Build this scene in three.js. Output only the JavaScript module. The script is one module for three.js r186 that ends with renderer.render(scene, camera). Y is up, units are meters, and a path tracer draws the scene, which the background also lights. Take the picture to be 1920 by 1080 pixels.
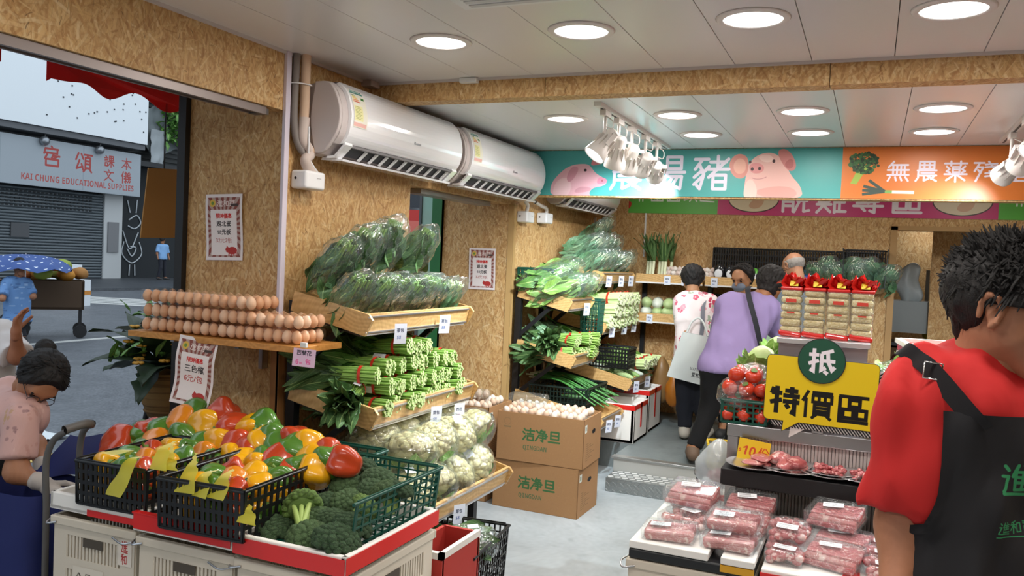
import * as THREE from 'three';
import { RoundedBoxGeometry } from 'three/addons/geometries/RoundedBoxGeometry.js';
import { mergeGeometries, mergeVertices } from 'three/addons/utils/BufferGeometryUtils.js';
import { ImprovedNoise } from 'three/addons/math/ImprovedNoise.js';
import { RectAreaLightUniformsLib } from 'three/addons/lights/RectAreaLightUniformsLib.js';

// ---------- camera, sky, exposure ----------
const scene = new THREE.Scene();
const renderer = new THREE.WebGLRenderer({ antialias: true });
renderer.toneMapping = THREE.LinearToneMapping;
renderer.toneMappingExposure = 1.4;
renderer.shadowMap.enabled = true;
RectAreaLightUniformsLib.init();
const EYE = 1.52, FOCAL = 1559;
const camera = new THREE.PerspectiveCamera(2 * Math.atan(540 / FOCAL) * 180 / Math.PI, 1920 / 1080, 0.05, 200);
camera.position.set(0, EYE, 0);
camera.rotation.order = 'YXZ';
camera.rotation.set(-1.956 * Math.PI / 180, 23.371 * Math.PI / 180, 2.54 * Math.PI / 180);
scene.add(camera);
camera.updateMatrixWorld(true);
scene.background = new THREE.Color().setRGB(0.86, 0.96, 1.06);   // flat overcast sky over the street
scene.backgroundIntensity = 1;
const LAMP = new THREE.Color().setRGB(1.0, 0.955, 0.9), LAMP_LEVEL = 48;   // ceiling downlights
const SPOT = new THREE.Color().setRGB(0.86, 0.95, 1.0);                    // track spots

// ---------- helpers ----------
const V = (x, y, z) => new THREE.Vector3(x, y, z);
const ray = (u, v) => V((u - 960) / FOCAL, -(v - 540) / FOCAL, -1).applyQuaternion(camera.quaternion);
const hit = (u, v, ax, val) => { const d = ray(u, v), t = (val - camera.position[ax]) / d[ax]; return d.multiplyScalar(t).add(camera.position); };
const pX = (u, v, x) => hit(u, v, 'x', x), pY = (u, v, y) => hit(u, v, 'y', y), pZ = (u, v, z) => hit(u, v, 'z', z);
function rng(seed) { let a = seed >>> 0; const f = () => { a = (a + 0x6d2b79f5) | 0; let t = Math.imul(a ^ (a >>> 15), 1 | a); t = (t + Math.imul(t ^ (t >>> 7), 61 | t)) ^ t; return ((t ^ (t >>> 14)) >>> 0) / 4294967296; }; f.r = (lo, hi) => lo + f() * (hi - lo); f.pick = (l) => l[Math.floor(f() * l.length)]; return f; }
const PN = new ImprovedNoise();
const noise = (x, y, z = 0) => PN.noise(x, y, z);
const fbm = (x, y, z, o = 3) => { let s = 0, a = 1; for (let i = 0; i < o; i++, a *= 0.5, x *= 2.03, y *= 2.03, z *= 2.03) s += a * PN.noise(x, y, z); return s; };
const clamp = (x, a = 0, b = 1) => Math.min(b, Math.max(a, x)), lerp = (a, b, t) => a + (b - a) * t;
const sstep = (a, b, x) => { const t = clamp((x - a) / (b - a)); return t * t * (3 - 2 * t); };

const used = {};
function numbered(name) { if (!(name in used)) { used[name] = 0; return name; } used[name]++; return name + '_' + String(used[name]).padStart(3, '0'); }
function tag(o, label, category, group) { o.userData.label = label; o.userData.category = category; if (group) o.userData.group = group; return o; }
function thing(name, label, category, pos = [0, 0, 0], turn = 0, group) {
  const o = new THREE.Group(); o.name = numbered(name); o.position.set(...(pos.isVector3 ? pos.toArray() : pos)); o.rotation.y = turn; scene.add(o);
  return tag(o, label, category, group);
}
const merged = (list) => { list = [].concat(list).filter(Boolean); if (list.length === 1) return list[0]; return mergeGeometries(list.map((g) => { const h = g.index ? g.toNonIndexed() : g; for (const k of Object.keys(h.attributes)) if (!['position', 'normal', 'uv'].includes(k)) h.deleteAttribute(k); if (!h.attributes.uv) h.setAttribute('uv', new THREE.BufferAttribute(new Float32Array(h.attributes.position.count * 2), 2)); if (!h.attributes.normal) h.computeVertexNormals(); return h; })); };
function part(parent, name, geoms, m, label) { const o = new THREE.Mesh(merged(geoms), m); o.name = name; parent.add(o); if (label) o.userData.label = label; return o; }
function single(name, geoms, m, label, category, group) { const o = new THREE.Mesh(merged(geoms), m); o.name = numbered(name); scene.add(o); return tag(o, label, category, group); }
function struct(name, geoms, m, label) { const o = new THREE.Mesh(merged(geoms), m); o.name = numbered(name); scene.add(o); o.userData.kind = 'structure'; if (label) o.userData.label = label; return o; }
function sgroup(name, label) { const o = new THREE.Group(); o.name = numbered(name); scene.add(o); o.userData.kind = 'structure'; if (label) o.userData.label = label; return o; }
function dup(src, pos, rot, label, group) { const c = src.clone(); c.name = numbered(src.name.replace(/_\d{3}$/, '')); c.userData = { ...src.userData }; scene.add(c); if (pos) c.position.set(...(pos.isVector3 ? pos.toArray() : pos)); if (rot) c.rotation.set(...rot); if (label) c.userData.label = label; if (group) c.userData.group = group; return c; }

// geometry
function uvBox(g, s = 1, ox = 0, oy = 0, swap = false) {
  if (!g.attributes.normal) g.computeVertexNormals();
  const p = g.attributes.position, n = g.attributes.normal, uv = new Float32Array(p.count * 2);
  for (let i = 0; i < p.count; i++) {
    const ax = Math.abs(n.getX(i)), ay = Math.abs(n.getY(i)), az = Math.abs(n.getZ(i)); let a, b;
    if (ay >= ax && ay >= az) { a = p.getX(i); b = p.getZ(i); } else if (ax >= az) { a = p.getZ(i); b = p.getY(i); } else { a = p.getX(i); b = p.getY(i); }
    if (swap) [a, b] = [b, a];
    uv[2 * i] = a / s + ox; uv[2 * i + 1] = b / s + oy;
  }
  g.setAttribute('uv', new THREE.BufferAttribute(uv, 2)); return g;
}
// box from min corner to max corner
function bx(x0, y0, z0, x1, y1, z1, r = 0) {
  const w = Math.abs(x1 - x0), h = Math.abs(y1 - y0), d = Math.abs(z1 - z0);
  const g = r ? new RoundedBoxGeometry(w, h, d, 2, Math.min(r, w / 2.01, h / 2.01, d / 2.01)) : new THREE.BoxGeometry(w, h, d);
  g.translate((x0 + x1) / 2, (y0 + y1) / 2, (z0 + z1) / 2); return g;
}
const cb = (w, h, d, x = 0, y = 0, z = 0, r = 0) => bx(x - w / 2, y - h / 2, z - d / 2, x + w / 2, y + h / 2, z + d / 2, r);
function bar(a, b, w, d = w, up = V(0, 1, 0)) {   // rectangular bar between two points
  const dir = b.clone().sub(a), L = dir.length(); dir.normalize(); let s = V().crossVectors(dir, up); if (s.lengthSq() < 1e-6) s = V(1, 0, 0); s.normalize(); const t = V().crossVectors(s, dir).normalize();
  const g = new THREE.BoxGeometry(w, d, L); g.applyMatrix4(new THREE.Matrix4().makeBasis(s, t, dir.clone().negate())); const c = a.clone().add(b).multiplyScalar(0.5); g.translate(c.x, c.y, c.z); return g;
}
function rod(a, b, r, r2 = r, seg = 10) {
  const dir = b.clone().sub(a), L = dir.length(); const g = new THREE.CylinderGeometry(r2, r, L, seg, 1);
  g.applyQuaternion(new THREE.Quaternion().setFromUnitVectors(V(0, 1, 0), dir.normalize())); const c = a.clone().add(b).multiplyScalar(0.5); g.translate(c.x, c.y, c.z); return g;
}
const tube = (pts, r, seg = 24, rs = 8, closed = false) => new THREE.TubeGeometry(new THREE.CatmullRomCurve3(pts, closed), seg, r, rs, closed);
const lathe = (prof, seg = 24) => new THREE.LatheGeometry(prof.map(([x, y]) => new THREE.Vector2(x, y)), seg);
const sph = (r, w = 12, h = 9) => new THREE.SphereGeometry(r, w, h);
function ell(rx, ry, rz, x = 0, y = 0, z = 0, w = 12, h = 9) { const g = sph(1, w, h); g.scale(rx, ry, rz); g.translate(x, y, z); return g; }
const mv = (g, x, y, z) => (g.translate(x, y, z), g), rX = (g, a) => (g.rotateX(a), g), rY = (g, a) => (g.rotateY(a), g), rZ = (g, a) => (g.rotateZ(a), g);
function deform(g, f) { const p = g.attributes.position, v = V(); for (let i = 0; i < p.count; i++) { v.fromBufferAttribute(p, i); f(v, i); p.setXYZ(i, v.x, v.y, v.z); } g.computeVertexNormals(); return g; }
const weld = (g) => { g.deleteAttribute('uv'); g.deleteAttribute('normal'); g = mergeVertices(g, 1e-5); g.computeVertexNormals(); return g; };
function extr(shape, d, bevel = 0, seg = 8) { return new THREE.ExtrudeGeometry(shape, { depth: d, bevelEnabled: bevel > 0, bevelSize: bevel, bevelThickness: bevel, bevelSegments: 2, curveSegments: seg }); }
const shp = (pts) => new THREE.Shape(pts.map(([x, y]) => new THREE.Vector2(x, y)));
function grid(w, h, nx, ny, f) { const g = new THREE.PlaneGeometry(w, h, nx, ny); return f ? deform(g, f) : g; }
function ribbon(pts, side, w) {   // strip along points, side vectors, widths; two-sided surface with uv
  const n = pts.length, P = [], U = [], I = [];
  for (let i = 0; i < n; i++) { const s = (side.isVector3 ? side : side[i]), ww = (Array.isArray(w) ? w[i] : w) / 2; P.push(pts[i].x - s.x * ww, pts[i].y - s.y * ww, pts[i].z - s.z * ww, pts[i].x + s.x * ww, pts[i].y + s.y * ww, pts[i].z + s.z * ww); U.push(0, i / (n - 1), 1, i / (n - 1)); if (i) { const a = 2 * i - 2; I.push(a, a + 1, a + 2, a + 1, a + 3, a + 2); } }
  const g = new THREE.BufferGeometry(); g.setAttribute('position', new THREE.Float32BufferAttribute(P, 3)); g.setAttribute('uv', new THREE.Float32BufferAttribute(U, 2)); g.setIndex(I); g.computeVertexNormals(); return g;
}
// surface of a signed distance field by surface nets
function sdfMesh(f, lo, hi, cell) {
  const n = [0, 1, 2].map((i) => Math.max(2, Math.ceil((hi[i] - lo[i]) / cell) + 1)), [nx, ny, nz] = n, F = new Float32Array(nx * ny * nz);
  for (let k = 0, q = 0; k < nz; k++) for (let j = 0; j < ny; j++) for (let i = 0; i < nx; i++, q++) F[q] = f(lo[0] + i * cell, lo[1] + j * cell, lo[2] + k * cell);
  const id = new Int32Array(nx * ny * nz).fill(-1), P = [], I = [], sy = nx, sz = nx * ny;
  const C = [[0, 0, 0], [1, 0, 0], [0, 1, 0], [1, 1, 0], [0, 0, 1], [1, 0, 1], [0, 1, 1], [1, 1, 1]], E = [[0, 1], [2, 3], [4, 5], [6, 7], [0, 2], [1, 3], [4, 6], [5, 7], [0, 4], [1, 5], [2, 6], [3, 7]];
  for (let k = 0; k < nz - 1; k++) for (let j = 0; j < ny - 1; j++) for (let i = 0; i < nx - 1; i++) {
    const b = i + j * sy + k * sz; let m = 0; const d = C.map(([x, y, z], c) => { const val = F[b + x + y * sy + z * sz]; if (val < 0) m |= 1 << c; return val; });
    if (m === 0 || m === 255) continue; let s = [0, 0, 0], c = 0;
    for (const [p, r] of E) if ((d[p] < 0) !== (d[r] < 0)) { const t = d[p] / (d[p] - d[r]); for (let a = 0; a < 3; a++) s[a] += C[p][a] + t * (C[r][a] - C[p][a]); c++; }
    id[b] = P.length / 3; P.push(lo[0] + (i + s[0] / c) * cell, lo[1] + (j + s[1] / c) * cell, lo[2] + (k + s[2] / c) * cell);
  }
  const quad = (a, b, c, d, flip) => { if (a < 0 || b < 0 || c < 0 || d < 0) return; flip ? I.push(a, c, b, a, d, c) : I.push(a, b, c, a, c, d); };
  for (let k = 1; k < nz - 1; k++) for (let j = 1; j < ny - 1; j++) for (let i = 1; i < nx - 1; i++) {
    const b = i + j * sy + k * sz, o = F[b] < 0;
    if (o !== F[b + 1] < 0) quad(id[b - sy - sz], id[b - sz], id[b], id[b - sy], !o);
    if (o !== F[b + sy] < 0) quad(id[b - 1 - sz], id[b - 1], id[b], id[b - sz], !o);
    if (o !== F[b + sz] < 0) quad(id[b - 1 - sy], id[b - sy], id[b], id[b - 1], !o);
  }
  const g = new THREE.BufferGeometry(); g.setAttribute('position', new THREE.Float32BufferAttribute(P, 3)); g.setIndex(I); g.computeVertexNormals(); return g;
}

// ---------- textures and materials ----------
const cv = (w, h) => { const c = document.createElement('canvas'); c.width = w; c.height = h; return [c, c.getContext('2d')]; };
function ctex(c, rep = true, srgb = true) { const t = new THREE.CanvasTexture(c); if (srgb) t.colorSpace = THREE.SRGBColorSpace; if (rep) t.wrapS = t.wrapT = THREE.RepeatWrapping; t.anisotropy = 4; return t; }
function dtex(w, h, f, srgb = true) { const d = new Uint8Array(w * h * 4); for (let y = 0, i = 0; y < h; y++) for (let x = 0; x < w; x++, i += 4) { const c = f(x / w, y / h, x, y); d[i] = clamp(c[0], 0, 255); d[i + 1] = clamp(c[1], 0, 255); d[i + 2] = clamp(c[2], 0, 255); d[i + 3] = 255; } const t = new THREE.DataTexture(d, w, h); t.magFilter = THREE.LinearFilter; t.minFilter = THREE.LinearMipmapLinearFilter; t.generateMipmaps = true; t.wrapS = t.wrapT = THREE.RepeatWrapping; if (srgb) t.colorSpace = THREE.SRGBColorSpace; t.needsUpdate = true; return t; }
// periodic noise on the unit square
const pnoise = (u, v, f, s = 0) => { const a = u * 2 * Math.PI, b = v * 2 * Math.PI, r = f / (2 * Math.PI); return PN.noise(Math.cos(a) * r + s, Math.sin(a) * r + Math.cos(b) * r * 0.7, Math.sin(b) * r + s * 1.7); };
const std = (color, rough = 0.7, o = {}) => new THREE.MeshStandardMaterial({ color, roughness: rough, side: THREE.DoubleSide, ...o });
const phy = (color, rough = 0.5, o = {}) => new THREE.MeshPhysicalMaterial({ color, roughness: rough, side: THREE.DoubleSide, ...o });

// oriented strand board: overlapping wood strands in a few tones
function osbCanvas(seed, base, tones, dark) {
  const S = 1024, [c, g] = cv(S, S), [c2, g2] = cv(S, S), R = rng(seed); g.fillStyle = base; g.fillRect(0, 0, S, S); g2.fillStyle = '#777'; g2.fillRect(0, 0, S, S);
  for (let i = 0; i < 9000; i++) {
    const x = R() * S, y = R() * S, L = R.r(18, 80), w = R.r(2.5, 12), a = R() < 0.65 ? R.r(-0.75, 0.75) + Math.PI / 2 : R() * Math.PI, col = i > 8750 ? R.pick(dark) : R.pick(tones), hgt = Math.floor(R.r(80, 170)), al = R.r(0.25, 0.7), bend = R.r(-4, 4), k = i > 8750 ? 0.35 : 1;
    for (const dx of [-S, 0, S]) for (const dy of [-S, 0, S]) {
      if (x + dx < -100 || x + dx > S + 100 || y + dy < -100 || y + dy > S + 100) continue;
      for (const q of [g, g2]) {
        q.save(); q.translate(x + dx, y + dy); q.rotate(a); q.globalAlpha = q === g ? al : 0.6; q.fillStyle = q === g ? col : `rgb(${hgt},${hgt},${hgt})`;
        q.beginPath(); q.moveTo(-L / 2 * k, -w / 2 * k); q.quadraticCurveTo(0, -w / 2 * k + bend, L / 2 * k, -w / 3 * k); q.lineTo(L / 2 * k - 3, w / 2 * k); q.quadraticCurveTo(0, w / 2 * k + bend, -L / 2 * k + 2, w / 3 * k); q.fill();
        if (q === g && k === 1) { q.globalAlpha = 0.16; q.strokeStyle = '#5a3d18'; q.lineWidth = 0.8; q.beginPath(); q.moveTo(-L / 2, w / 2); q.quadraticCurveTo(0, w / 2 + bend, L / 2, w / 2); q.stroke(); }
        q.restore();
      }
    }
  }
  return [c, c2];
}
const [osbC, osbB] = osbCanvas(11, '#c09863', ['#dbbb88', '#d0a86e', '#b38650', '#c99f66', '#e0c698', '#aa7b46', '#cfa973', '#9d703e', '#d6b07a'], ['#5d4224', '#6d4f2c', '#4a351b']);
const osbT = ctex(osbC), osbBT = ctex(osbB, true, false);
const OSB = std(0xffffff, 0.62, { map: osbT, bumpMap: osbBT, bumpScale: 0.0015 });
const osbE = std(0xc7a66c, 0.75);
const woodT = dtex(512, 256, (u, v) => { const n = pnoise(u, v * 1, 3, 4) * 1.4, l = Math.sin((v * 22 + n * 2.2 + pnoise(u, v, 1.5, 9) * 3) * Math.PI * 2) * 0.5 + pnoise(u * 1, v, 40, 2) * 0.9; return [203 + l * 15, 163 + l * 16, 105 + l * 16]; });
const WOOD = std(0xffffff, 0.45, { map: woodT });
const WHITE = std(0xe9e9ea, 0.35), WHITEM = std(0xdedede, 0.6), PAPER = std(0xe8e8ee, 0.85), BLACKM = std(0x16171a, 0.45), STEEL = std(0xb9b9bb, 0.28, { metalness: 1 }), ALU = std(0xc4c4c8, 0.35, { metalness: 0.9 }), CHROME = std(0xdddddd, 0.15, { metalness: 1 });
const CLEAR = phy(0xffffff, 0.12, { transmission: 1, thickness: 0, ior: 1.25 });
const crinkleT = dtex(256, 256, (u, v) => { const r = (f, s) => Math.abs(pnoise(u, v, f, s)); const n = 255 * clamp(0.75 * r(9, 3) + 0.6 * r(20, 8) + 0.25 * r(44, 2)); return [n, n, n]; }, false);
const FILM = phy(0xf8fdff, 0.07, { transmission: 0.97, thickness: 0, ior: 1.8, bumpMap: crinkleT, bumpScale: 0.008 });
const BLACKP = std(0x111214, 0.38), GREENP = std(0x0e4a3c, 0.4), CRATE = std(0xcfc5b4, 0.55), FOAM = std(0xe9e6e0, 0.8), REDTAPE = phy(0xd41f1c, 0.3, { clearcoat: 0.3 });
// ---------- writing: characters as strokes on a 100 x 100 grid (xxyy points, R = rectangle) ----------
const GL = {
  抵: '0428 4028;2205 2288 1082;0462 4048;9008 4822;5022 5082 6672;5048 9848;7016 7452 8880 9868;6086 7495', 特: '1510 0832;0828 4228;2505 2597;0462 4250;5018 9218;7204 7235;4535 9835;4555 9855;8243 8293 7088;5564 6578',
  價: '2205 0442;1530 1597;3310 9710;R36209442;5510 5542;7410 7442;R42508782;4261 8761;4272 8772;5083 3498;7883 9598', 區: '0610 9410;1010 1092 9592;R38206842;R20525080;R60528880',
  農: 'R20058238;4005 4038;6205 6238;2021 8221;1246 9246;1546 1580 0596;2858 8258;2070 9270;4070 4094 5886;5070 9296;8274 7086', 場: '0435 3635;2008 2080;0484 4072;R48058838;4821 8821;4048 9848;5050 3578;5060 9060 8694 7489;6462 4692;7762 5897',
  豬: '0512 4212;2612 0640;1828 3055 2094 1285;2642 0462;2858 0482;3048 4432;4820 9020;6804 6840;9612 4462;4040 9840;R56569094;5674 9074', 無: '3004 0830;2020 9220;0444 9644;2820 2868;4520 4568;6220 6268;7820 7868;0468 9668;1578 0696;3878 4294;6078 6694;8278 9496',
  藥: '0414 9614;3004 3024;7004 7024;R38306655;3842 6642;1228 2440 1250 2656;8828 7640 8850 7656;0464 9664;5055 5099;4666 1292;5466 8892', 殘: '0412 4412;2612 0650;1832 4032 1296;2045 3058;5020 9616;5032 9628;6206 9250;5060 9656;5074 9668;6650 9694',
  留: '1014 4408;1412 1444 4034;3220 4646;5012 9212 8848 7644;7212 5248;R15568894;1575 8875;5056 5094', 靚: '0812 4612;0424 5024;2604 2636;0436 5036;1045 1095;1045 4445 4495;1060 4460;1075 4475;R58089056;5824 9024;5840 9040;6656 4896;8056 8094 9890',
  雞: '0814 4808;1020 1632;2818 3028;4416 3830;2434 1044 3848 1060 4458;0468 5068;2660 2078 0496;2874 4894;6006 5030;6224 6296;6224 9624;6242 9442;6260 9460;6292 9892;7824 7892', 專: '1514 8614;R24247650;2437 7637;5004 5062;1462 8256;0472 9672;7062 7094 5688;3078 4088',
  非: '3804 3897;6204 6297;1024 3824;1048 3848;0876 3870;6224 9024;6248 9048;6272 9472', 基: '0416 9616;2804 2862;7204 7262;2832 7232;2846 7246;0462 9662;3062 1084;7062 9084;5068 5094;3080 7080;1094 9094', 因: 'R08069294;2440 7640;5020 4866 2484;5056 7884', 改: '0814 4214 4246 1046 1088 4476;6604 5038;5626 9626;8628 7064 4894;5644 9694', 造: '1210 2222;0640 2240 1274 0684;0690 9896;4806 3626;3818 9218;6804 6842;3242 9842;R44549080', 
  洁: '1208 2420;0434 1846;0494 2862;3220 9820;6404 6446;4046 9046;R42629094', 净: '1012 2426;0492 2658;5204 3628;5016 8014 6830;4032 8832 8866;3048 9848;4066 8866;6432 6494 5088', 旦: 'R24108866;2438 8838;0690 9690',
  啓: '4804 5412;1616 8416;1616 1040;1636 8036;8016 8036;2644 1464;R20668696;6040 5060;6048 9248;8248 5664', 頌: '2008 0640;3610 4834;2642 1084 4472;3860 4888;5412 9812;7612 7024;R60268878;6042 8842;6058 8858;6678 5096;8278 9696', 課: '1808 2614;0624 3824;1038 3438;1050 3450;R12643688;R52069040;5222 9022;7006 7096;4452 9852;6854 4484;7254 9684', 文: '4604 5214;0624 9624;2826 5066 9294;7226 4466 0894', 本: '0628 9628;5004 5097;4830 3060 0684;5230 7060 9684;3472 6672', 儀: '2204 0442;1430 1497;4404 5012;8004 7212;3616 9216;4028 8828;3042 9842;6416 6442;4250 3458;3062 9862;4650 4694 3688;3484 5878;7048 8490 9676;8664 6490;8248 9054',
  西: '0610 9610;R14269090;4010 4050 2662;6010 6056 7860', 蘭: '0412 9612;3004 3020;7004 7020;1026 1096;1026 4026 4046 1046;1036 4036;6026 9026 9096;6026 6046 9046;6036 9036;2856 7256;R30627280;5050 5096', 花: '0416 9616;3204 3228;6804 6828;3034 0864;2048 2096;8840 5064;5434 5488 9486 9676', 三: '1416 8616;2050 8050;0688 9488', 色: '3804 1634;3414 7014 5836;2036 8436 8460 2060;2036 2090 9290 9276;5036 5060', 椒: '0428 4028;2204 2297;2034 0464;2640 4060;5806 5844;5822 7622;4444 7844;6044 6096 5090;4858 4480;7058 7476;7814 9614 7094;7834 9894',
  元: '2014 8014;0640 9640;3640 3274 0694;6240 6290 9688 9676', 包: '3204 0840;2420 8820 8672 7268;2640 6240 6264 2664;2640 2690 9490 9676', 份: '2404 0444;1630 1697;5006 3442;6606 9842;4254 8654 8094 6688;6254 5478 3696', 
  限: '0806 0896;0806 3206 2030 3650 2658 1652;R50069044;5025 9025;5044 5094 7078;6050 9694;9256 7470', 時: 'R08143884;0848 3848;5420 9420;7404 7440;4640 9840;4658 9858;8446 8494 7288;5668 6680', 優: '2204 0442;1430 1497;3410 9610;R44189046;4428 9028;4438 9038;3454 9654;3464 4476;5660 5676 8076;7266 7872;8862 9670;6078 4090;5682 8882 4098;5884 9298', 惠: '1014 9014;R20247650;2037 7637;5004 5056;1058 8654;1070 0692;3066 3092 6892 7080;4866 5676;8468 9486', 
  湖: '1008 2220;0434 1846;0494 2460;2826 5426;4006 4044;R30485484;6410 6468 5696;6410 9210 9294 8088;6436 9236;6460 9260', 北: '3806 3894;0834 3834;0484 3868;6206 6290 9690 9676;9230 6246', 蛋: '1010 9010 8226;5010 5044;5028 7828;3028 2044 0850;2840 9448;R26527072;4846 4890;1090 8686;7676 9094', 板: '0428 4028;2204 2297;2034 0464;2640 4060;9408 5018;5018 5050 3896;5038 9038 7270 4896;6048 9894',
  進: '1210 2222;0640 2240 1274 0684;0690 9896;5006 3640;4426 4480;7006 7816;4426 9626;4442 9242;4458 9258;4480 9880;6826 6880', 和: '4206 1018;0432 5032;2814 2896;2636 0472;3240 4860;R60249286', 蔬: '0412 9612;3004 3020;7004 7020;0626 4226 3036;2426 2486;2452 4252;1046 1086 4480;5028 9628;7022 5844 9048;5656 5096;7056 7094;8656 8690 9886', 菜: '0412 9612;3004 3020;7004 7020;8826 1432;1438 2450;4838 5248;8436 7250;0660 9660;5050 5098;4662 0892;5462 9292', 堂: '2404 3018;5004 5022;7804 7018;0824 0838;0824 9424 9038;R28367056;5056 5092;2070 8070;0692 9692',
};
function glyph(g, ch, x, y, s, w, sy = s) {
  const d = GL[ch]; if (!d) return; g.lineWidth = w; g.lineJoin = g.lineCap = g.capStyle || 'round'; const X = (p) => x + (p / 100) * s, Y = (p) => y + (p / 100) * sy;
  for (const st of d.split(';')) {
    g.beginPath();
    if (st[0] === 'R') { const [a, b, c, e] = [1, 3, 5, 7].map((i) => +st.slice(i, i + 2)); g.rect(X(a), Y(b), ((c - a) / 100) * s, ((e - b) / 100) * sy); } else st.trim().split(' ').forEach((p, i) => { const px = X(+p.slice(0, 2)), py = Y(+p.slice(2, 4)); i ? g.lineTo(px, py) : g.moveTo(px, py); });
    g.stroke();
  }
}
function write(g, text, x, y, s, w, color, gap = 1.08) { g.strokeStyle = color; for (const ch of text) { if (GL[ch]) { glyph(g, ch, x, y, s, w); x += s * gap; } else { g.fillStyle = color; g.font = `bold ${Math.round(s * 0.95)}px sans-serif`; g.textBaseline = 'alphabetic'; g.fillText(ch, x, y + s * 0.88); x += g.measureText(ch).width * 1.05; } } return x; }
// flat print on a thin sheet facing +z, centred at its base middle
function sheet(parent, name, w, h, tex, o = {}) { const m = std(0xffffff, o.rough ?? 0.55, { map: tex }); const g = o.geom || new THREE.PlaneGeometry(w, h); return part(parent, name, g, m, o.label); }

// ---------- the shop shell ----------
const WX = -2.36, WO = -2.91, CEIL = 2.37, CEIL2 = 2.30, P1Z = -2.93, O2A = -3.99, O2B = -5.396, REARZ = -7.5, RISE = 0.19, STEPZ = -5.34, BZ = -3.56, SIGNZ = -5.5;
const floorT = dtex(512, 512, (u, v) => { const n = pnoise(u, v, 4, 1) * 9 + pnoise(u, v, 14, 5) * 7 + pnoise(u, v, 60, 7) * 7, st = Math.max(0, pnoise(u, v, 22, 20) - 0.45) * 50; return [170 + n - st, 178 + n - st, 182 + n - st]; });
const FLOOR = std(0xffffff, 0.42, { map: floorT });
struct('floor', uvBox(bx(WO, -0.12, REARZ, 3.2, 0, 3.2), 1.7), FLOOR, 'pale grey cement shop floor');
struct('floor', uvBox(merged([bx(-1.585, 0, REARZ, 3.2, RISE, STEPZ - 0.24), bx(WX, 0, REARZ, -1.585, RISE, -6.0)]), 1.7, 0.3), std(0xb4b7b4, 0.45, { map: floorT }), 'raised grey floor at the back');
// left wall with two openings, thick enough to show its reveals
const hb1 = 2.118, hb2 = 1.908;
struct('wall_left', [uvBox(bx(WX - 0.16, hb1, P1Z, WX, CEIL + 0.1, 3.2), 1.15, 0.2, 0.1), uvBox(bx(WO, 2.36, P1Z, WX - 0.16, CEIL + 0.1, 3.2), 1.15, 0.2, 0.1), uvBox(bx(WO, 0, O2A, WX, CEIL + 0.1, P1Z), 1.15, 0.55, 0.3), uvBox(bx(WX - 0.16, hb2, O2B, WX, CEIL + 0.1, O2A), 1.15, 0.1, 0.7), uvBox(bx(WO, 2.2, O2B, WX - 0.16, CEIL + 0.1, O2A), 1.15, 0.1, 0.7), uvBox(bx(WO, 0, REARZ, WX, CEIL + 0.1, O2B), 1.15, 0.8, 0.15)], OSB, 'strand board wall beside the street');
struct('wall_back', [uvBox(bx(WO, 0, REARZ - 0.12, 0.14, CEIL + 0.1, REARZ), 1.15, 0.3, 0.4), uvBox(bx(0.14, 1.91, REARZ - 0.12, 0.95, CEIL + 0.1, REARZ), 1.15, 0.6, 0.2), uvBox(bx(0.95, 0, REARZ - 0.12, 3.2, CEIL + 0.1, REARZ), 1.15, 0.1, 0.4)], OSB, 'strand board wall at the back');
struct('wall_right', uvBox(bx(3.2, -0.1, REARZ - 0.12, 3.3, CEIL + 0.1, 3.2), 1.15), OSB);
struct('wall_front', uvBox(bx(WO, -0.1, 3.2, 3.3, CEIL + 0.1, 3.3), 1.15), OSB);
// back room behind the doorway
struct('wall_storeroom', [uvBox(bx(-0.6, 0, -9.3, 1.6, CEIL, -9.2), 1.15, 0.5, 0.1), uvBox(bx(-0.7, 0, -9.3, -0.6, CEIL, REARZ - 0.12), 1.15), uvBox(bx(1.6, 0, -9.3, 1.7, CEIL, REARZ - 0.12), 1.15), uvBox(bx(0.46, RISE, -8.02, 1.6, 2.2, -7.98), 1.15, 0.7, 0.3)], OSB, 'strand board storeroom walls');
struct('ceiling_storeroom', bx(-0.7, 2.2, -9.3, 1.7, 2.3, REARZ - 0.12), WHITEM);
struct('floor_storeroom', uvBox(bx(-0.7, 0, -9.3, 1.7, RISE, REARZ - 0.12), 1.7), FLOOR);
struct('trim_1', [bx(0.12, RISE, REARZ - 0.13, 0.17, 1.93, REARZ + 0.02), bx(0.12, 1.9, REARZ - 0.13, 0.95, 1.935, REARZ + 0.02)], std(0xb08a58, 0.6), 'wooden frame of the storeroom doorway');
struct('trim_2', [bx(WX - 0.004, 0, O2B, WX + 0.02, hb2, O2B - 0.045), bx(WX - 0.02, 0, O2B - 0.003, WX + 0.02, hb2, O2B + 0.004)], std(0xb9955f, 0.7), 'raw board edge at the corner of the pier');
struct('trim_3', [bx(WX - 0.03, 0, P1Z + 0.001, WX + 0.012, 1.13, P1Z + 0.02), bx(WX + 0.001, 0, P1Z - 0.03, WX + 0.014, 1.13, P1Z + 0.02)], std(0x9c6b3c, 0.6), 'brown corner strip under the egg shelf');
struct('door_frame_street', [bx(WO - 0.045, 0, P1Z - 0.01, WO, 2.34, P1Z + 0.03), bx(WO - 0.05, 0, O2B - 0.03, WO + 0.01, 2.0, O2B + 0.03)], std(0x17181a, 0.5), 'dark metal jambs towards the street');
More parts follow.
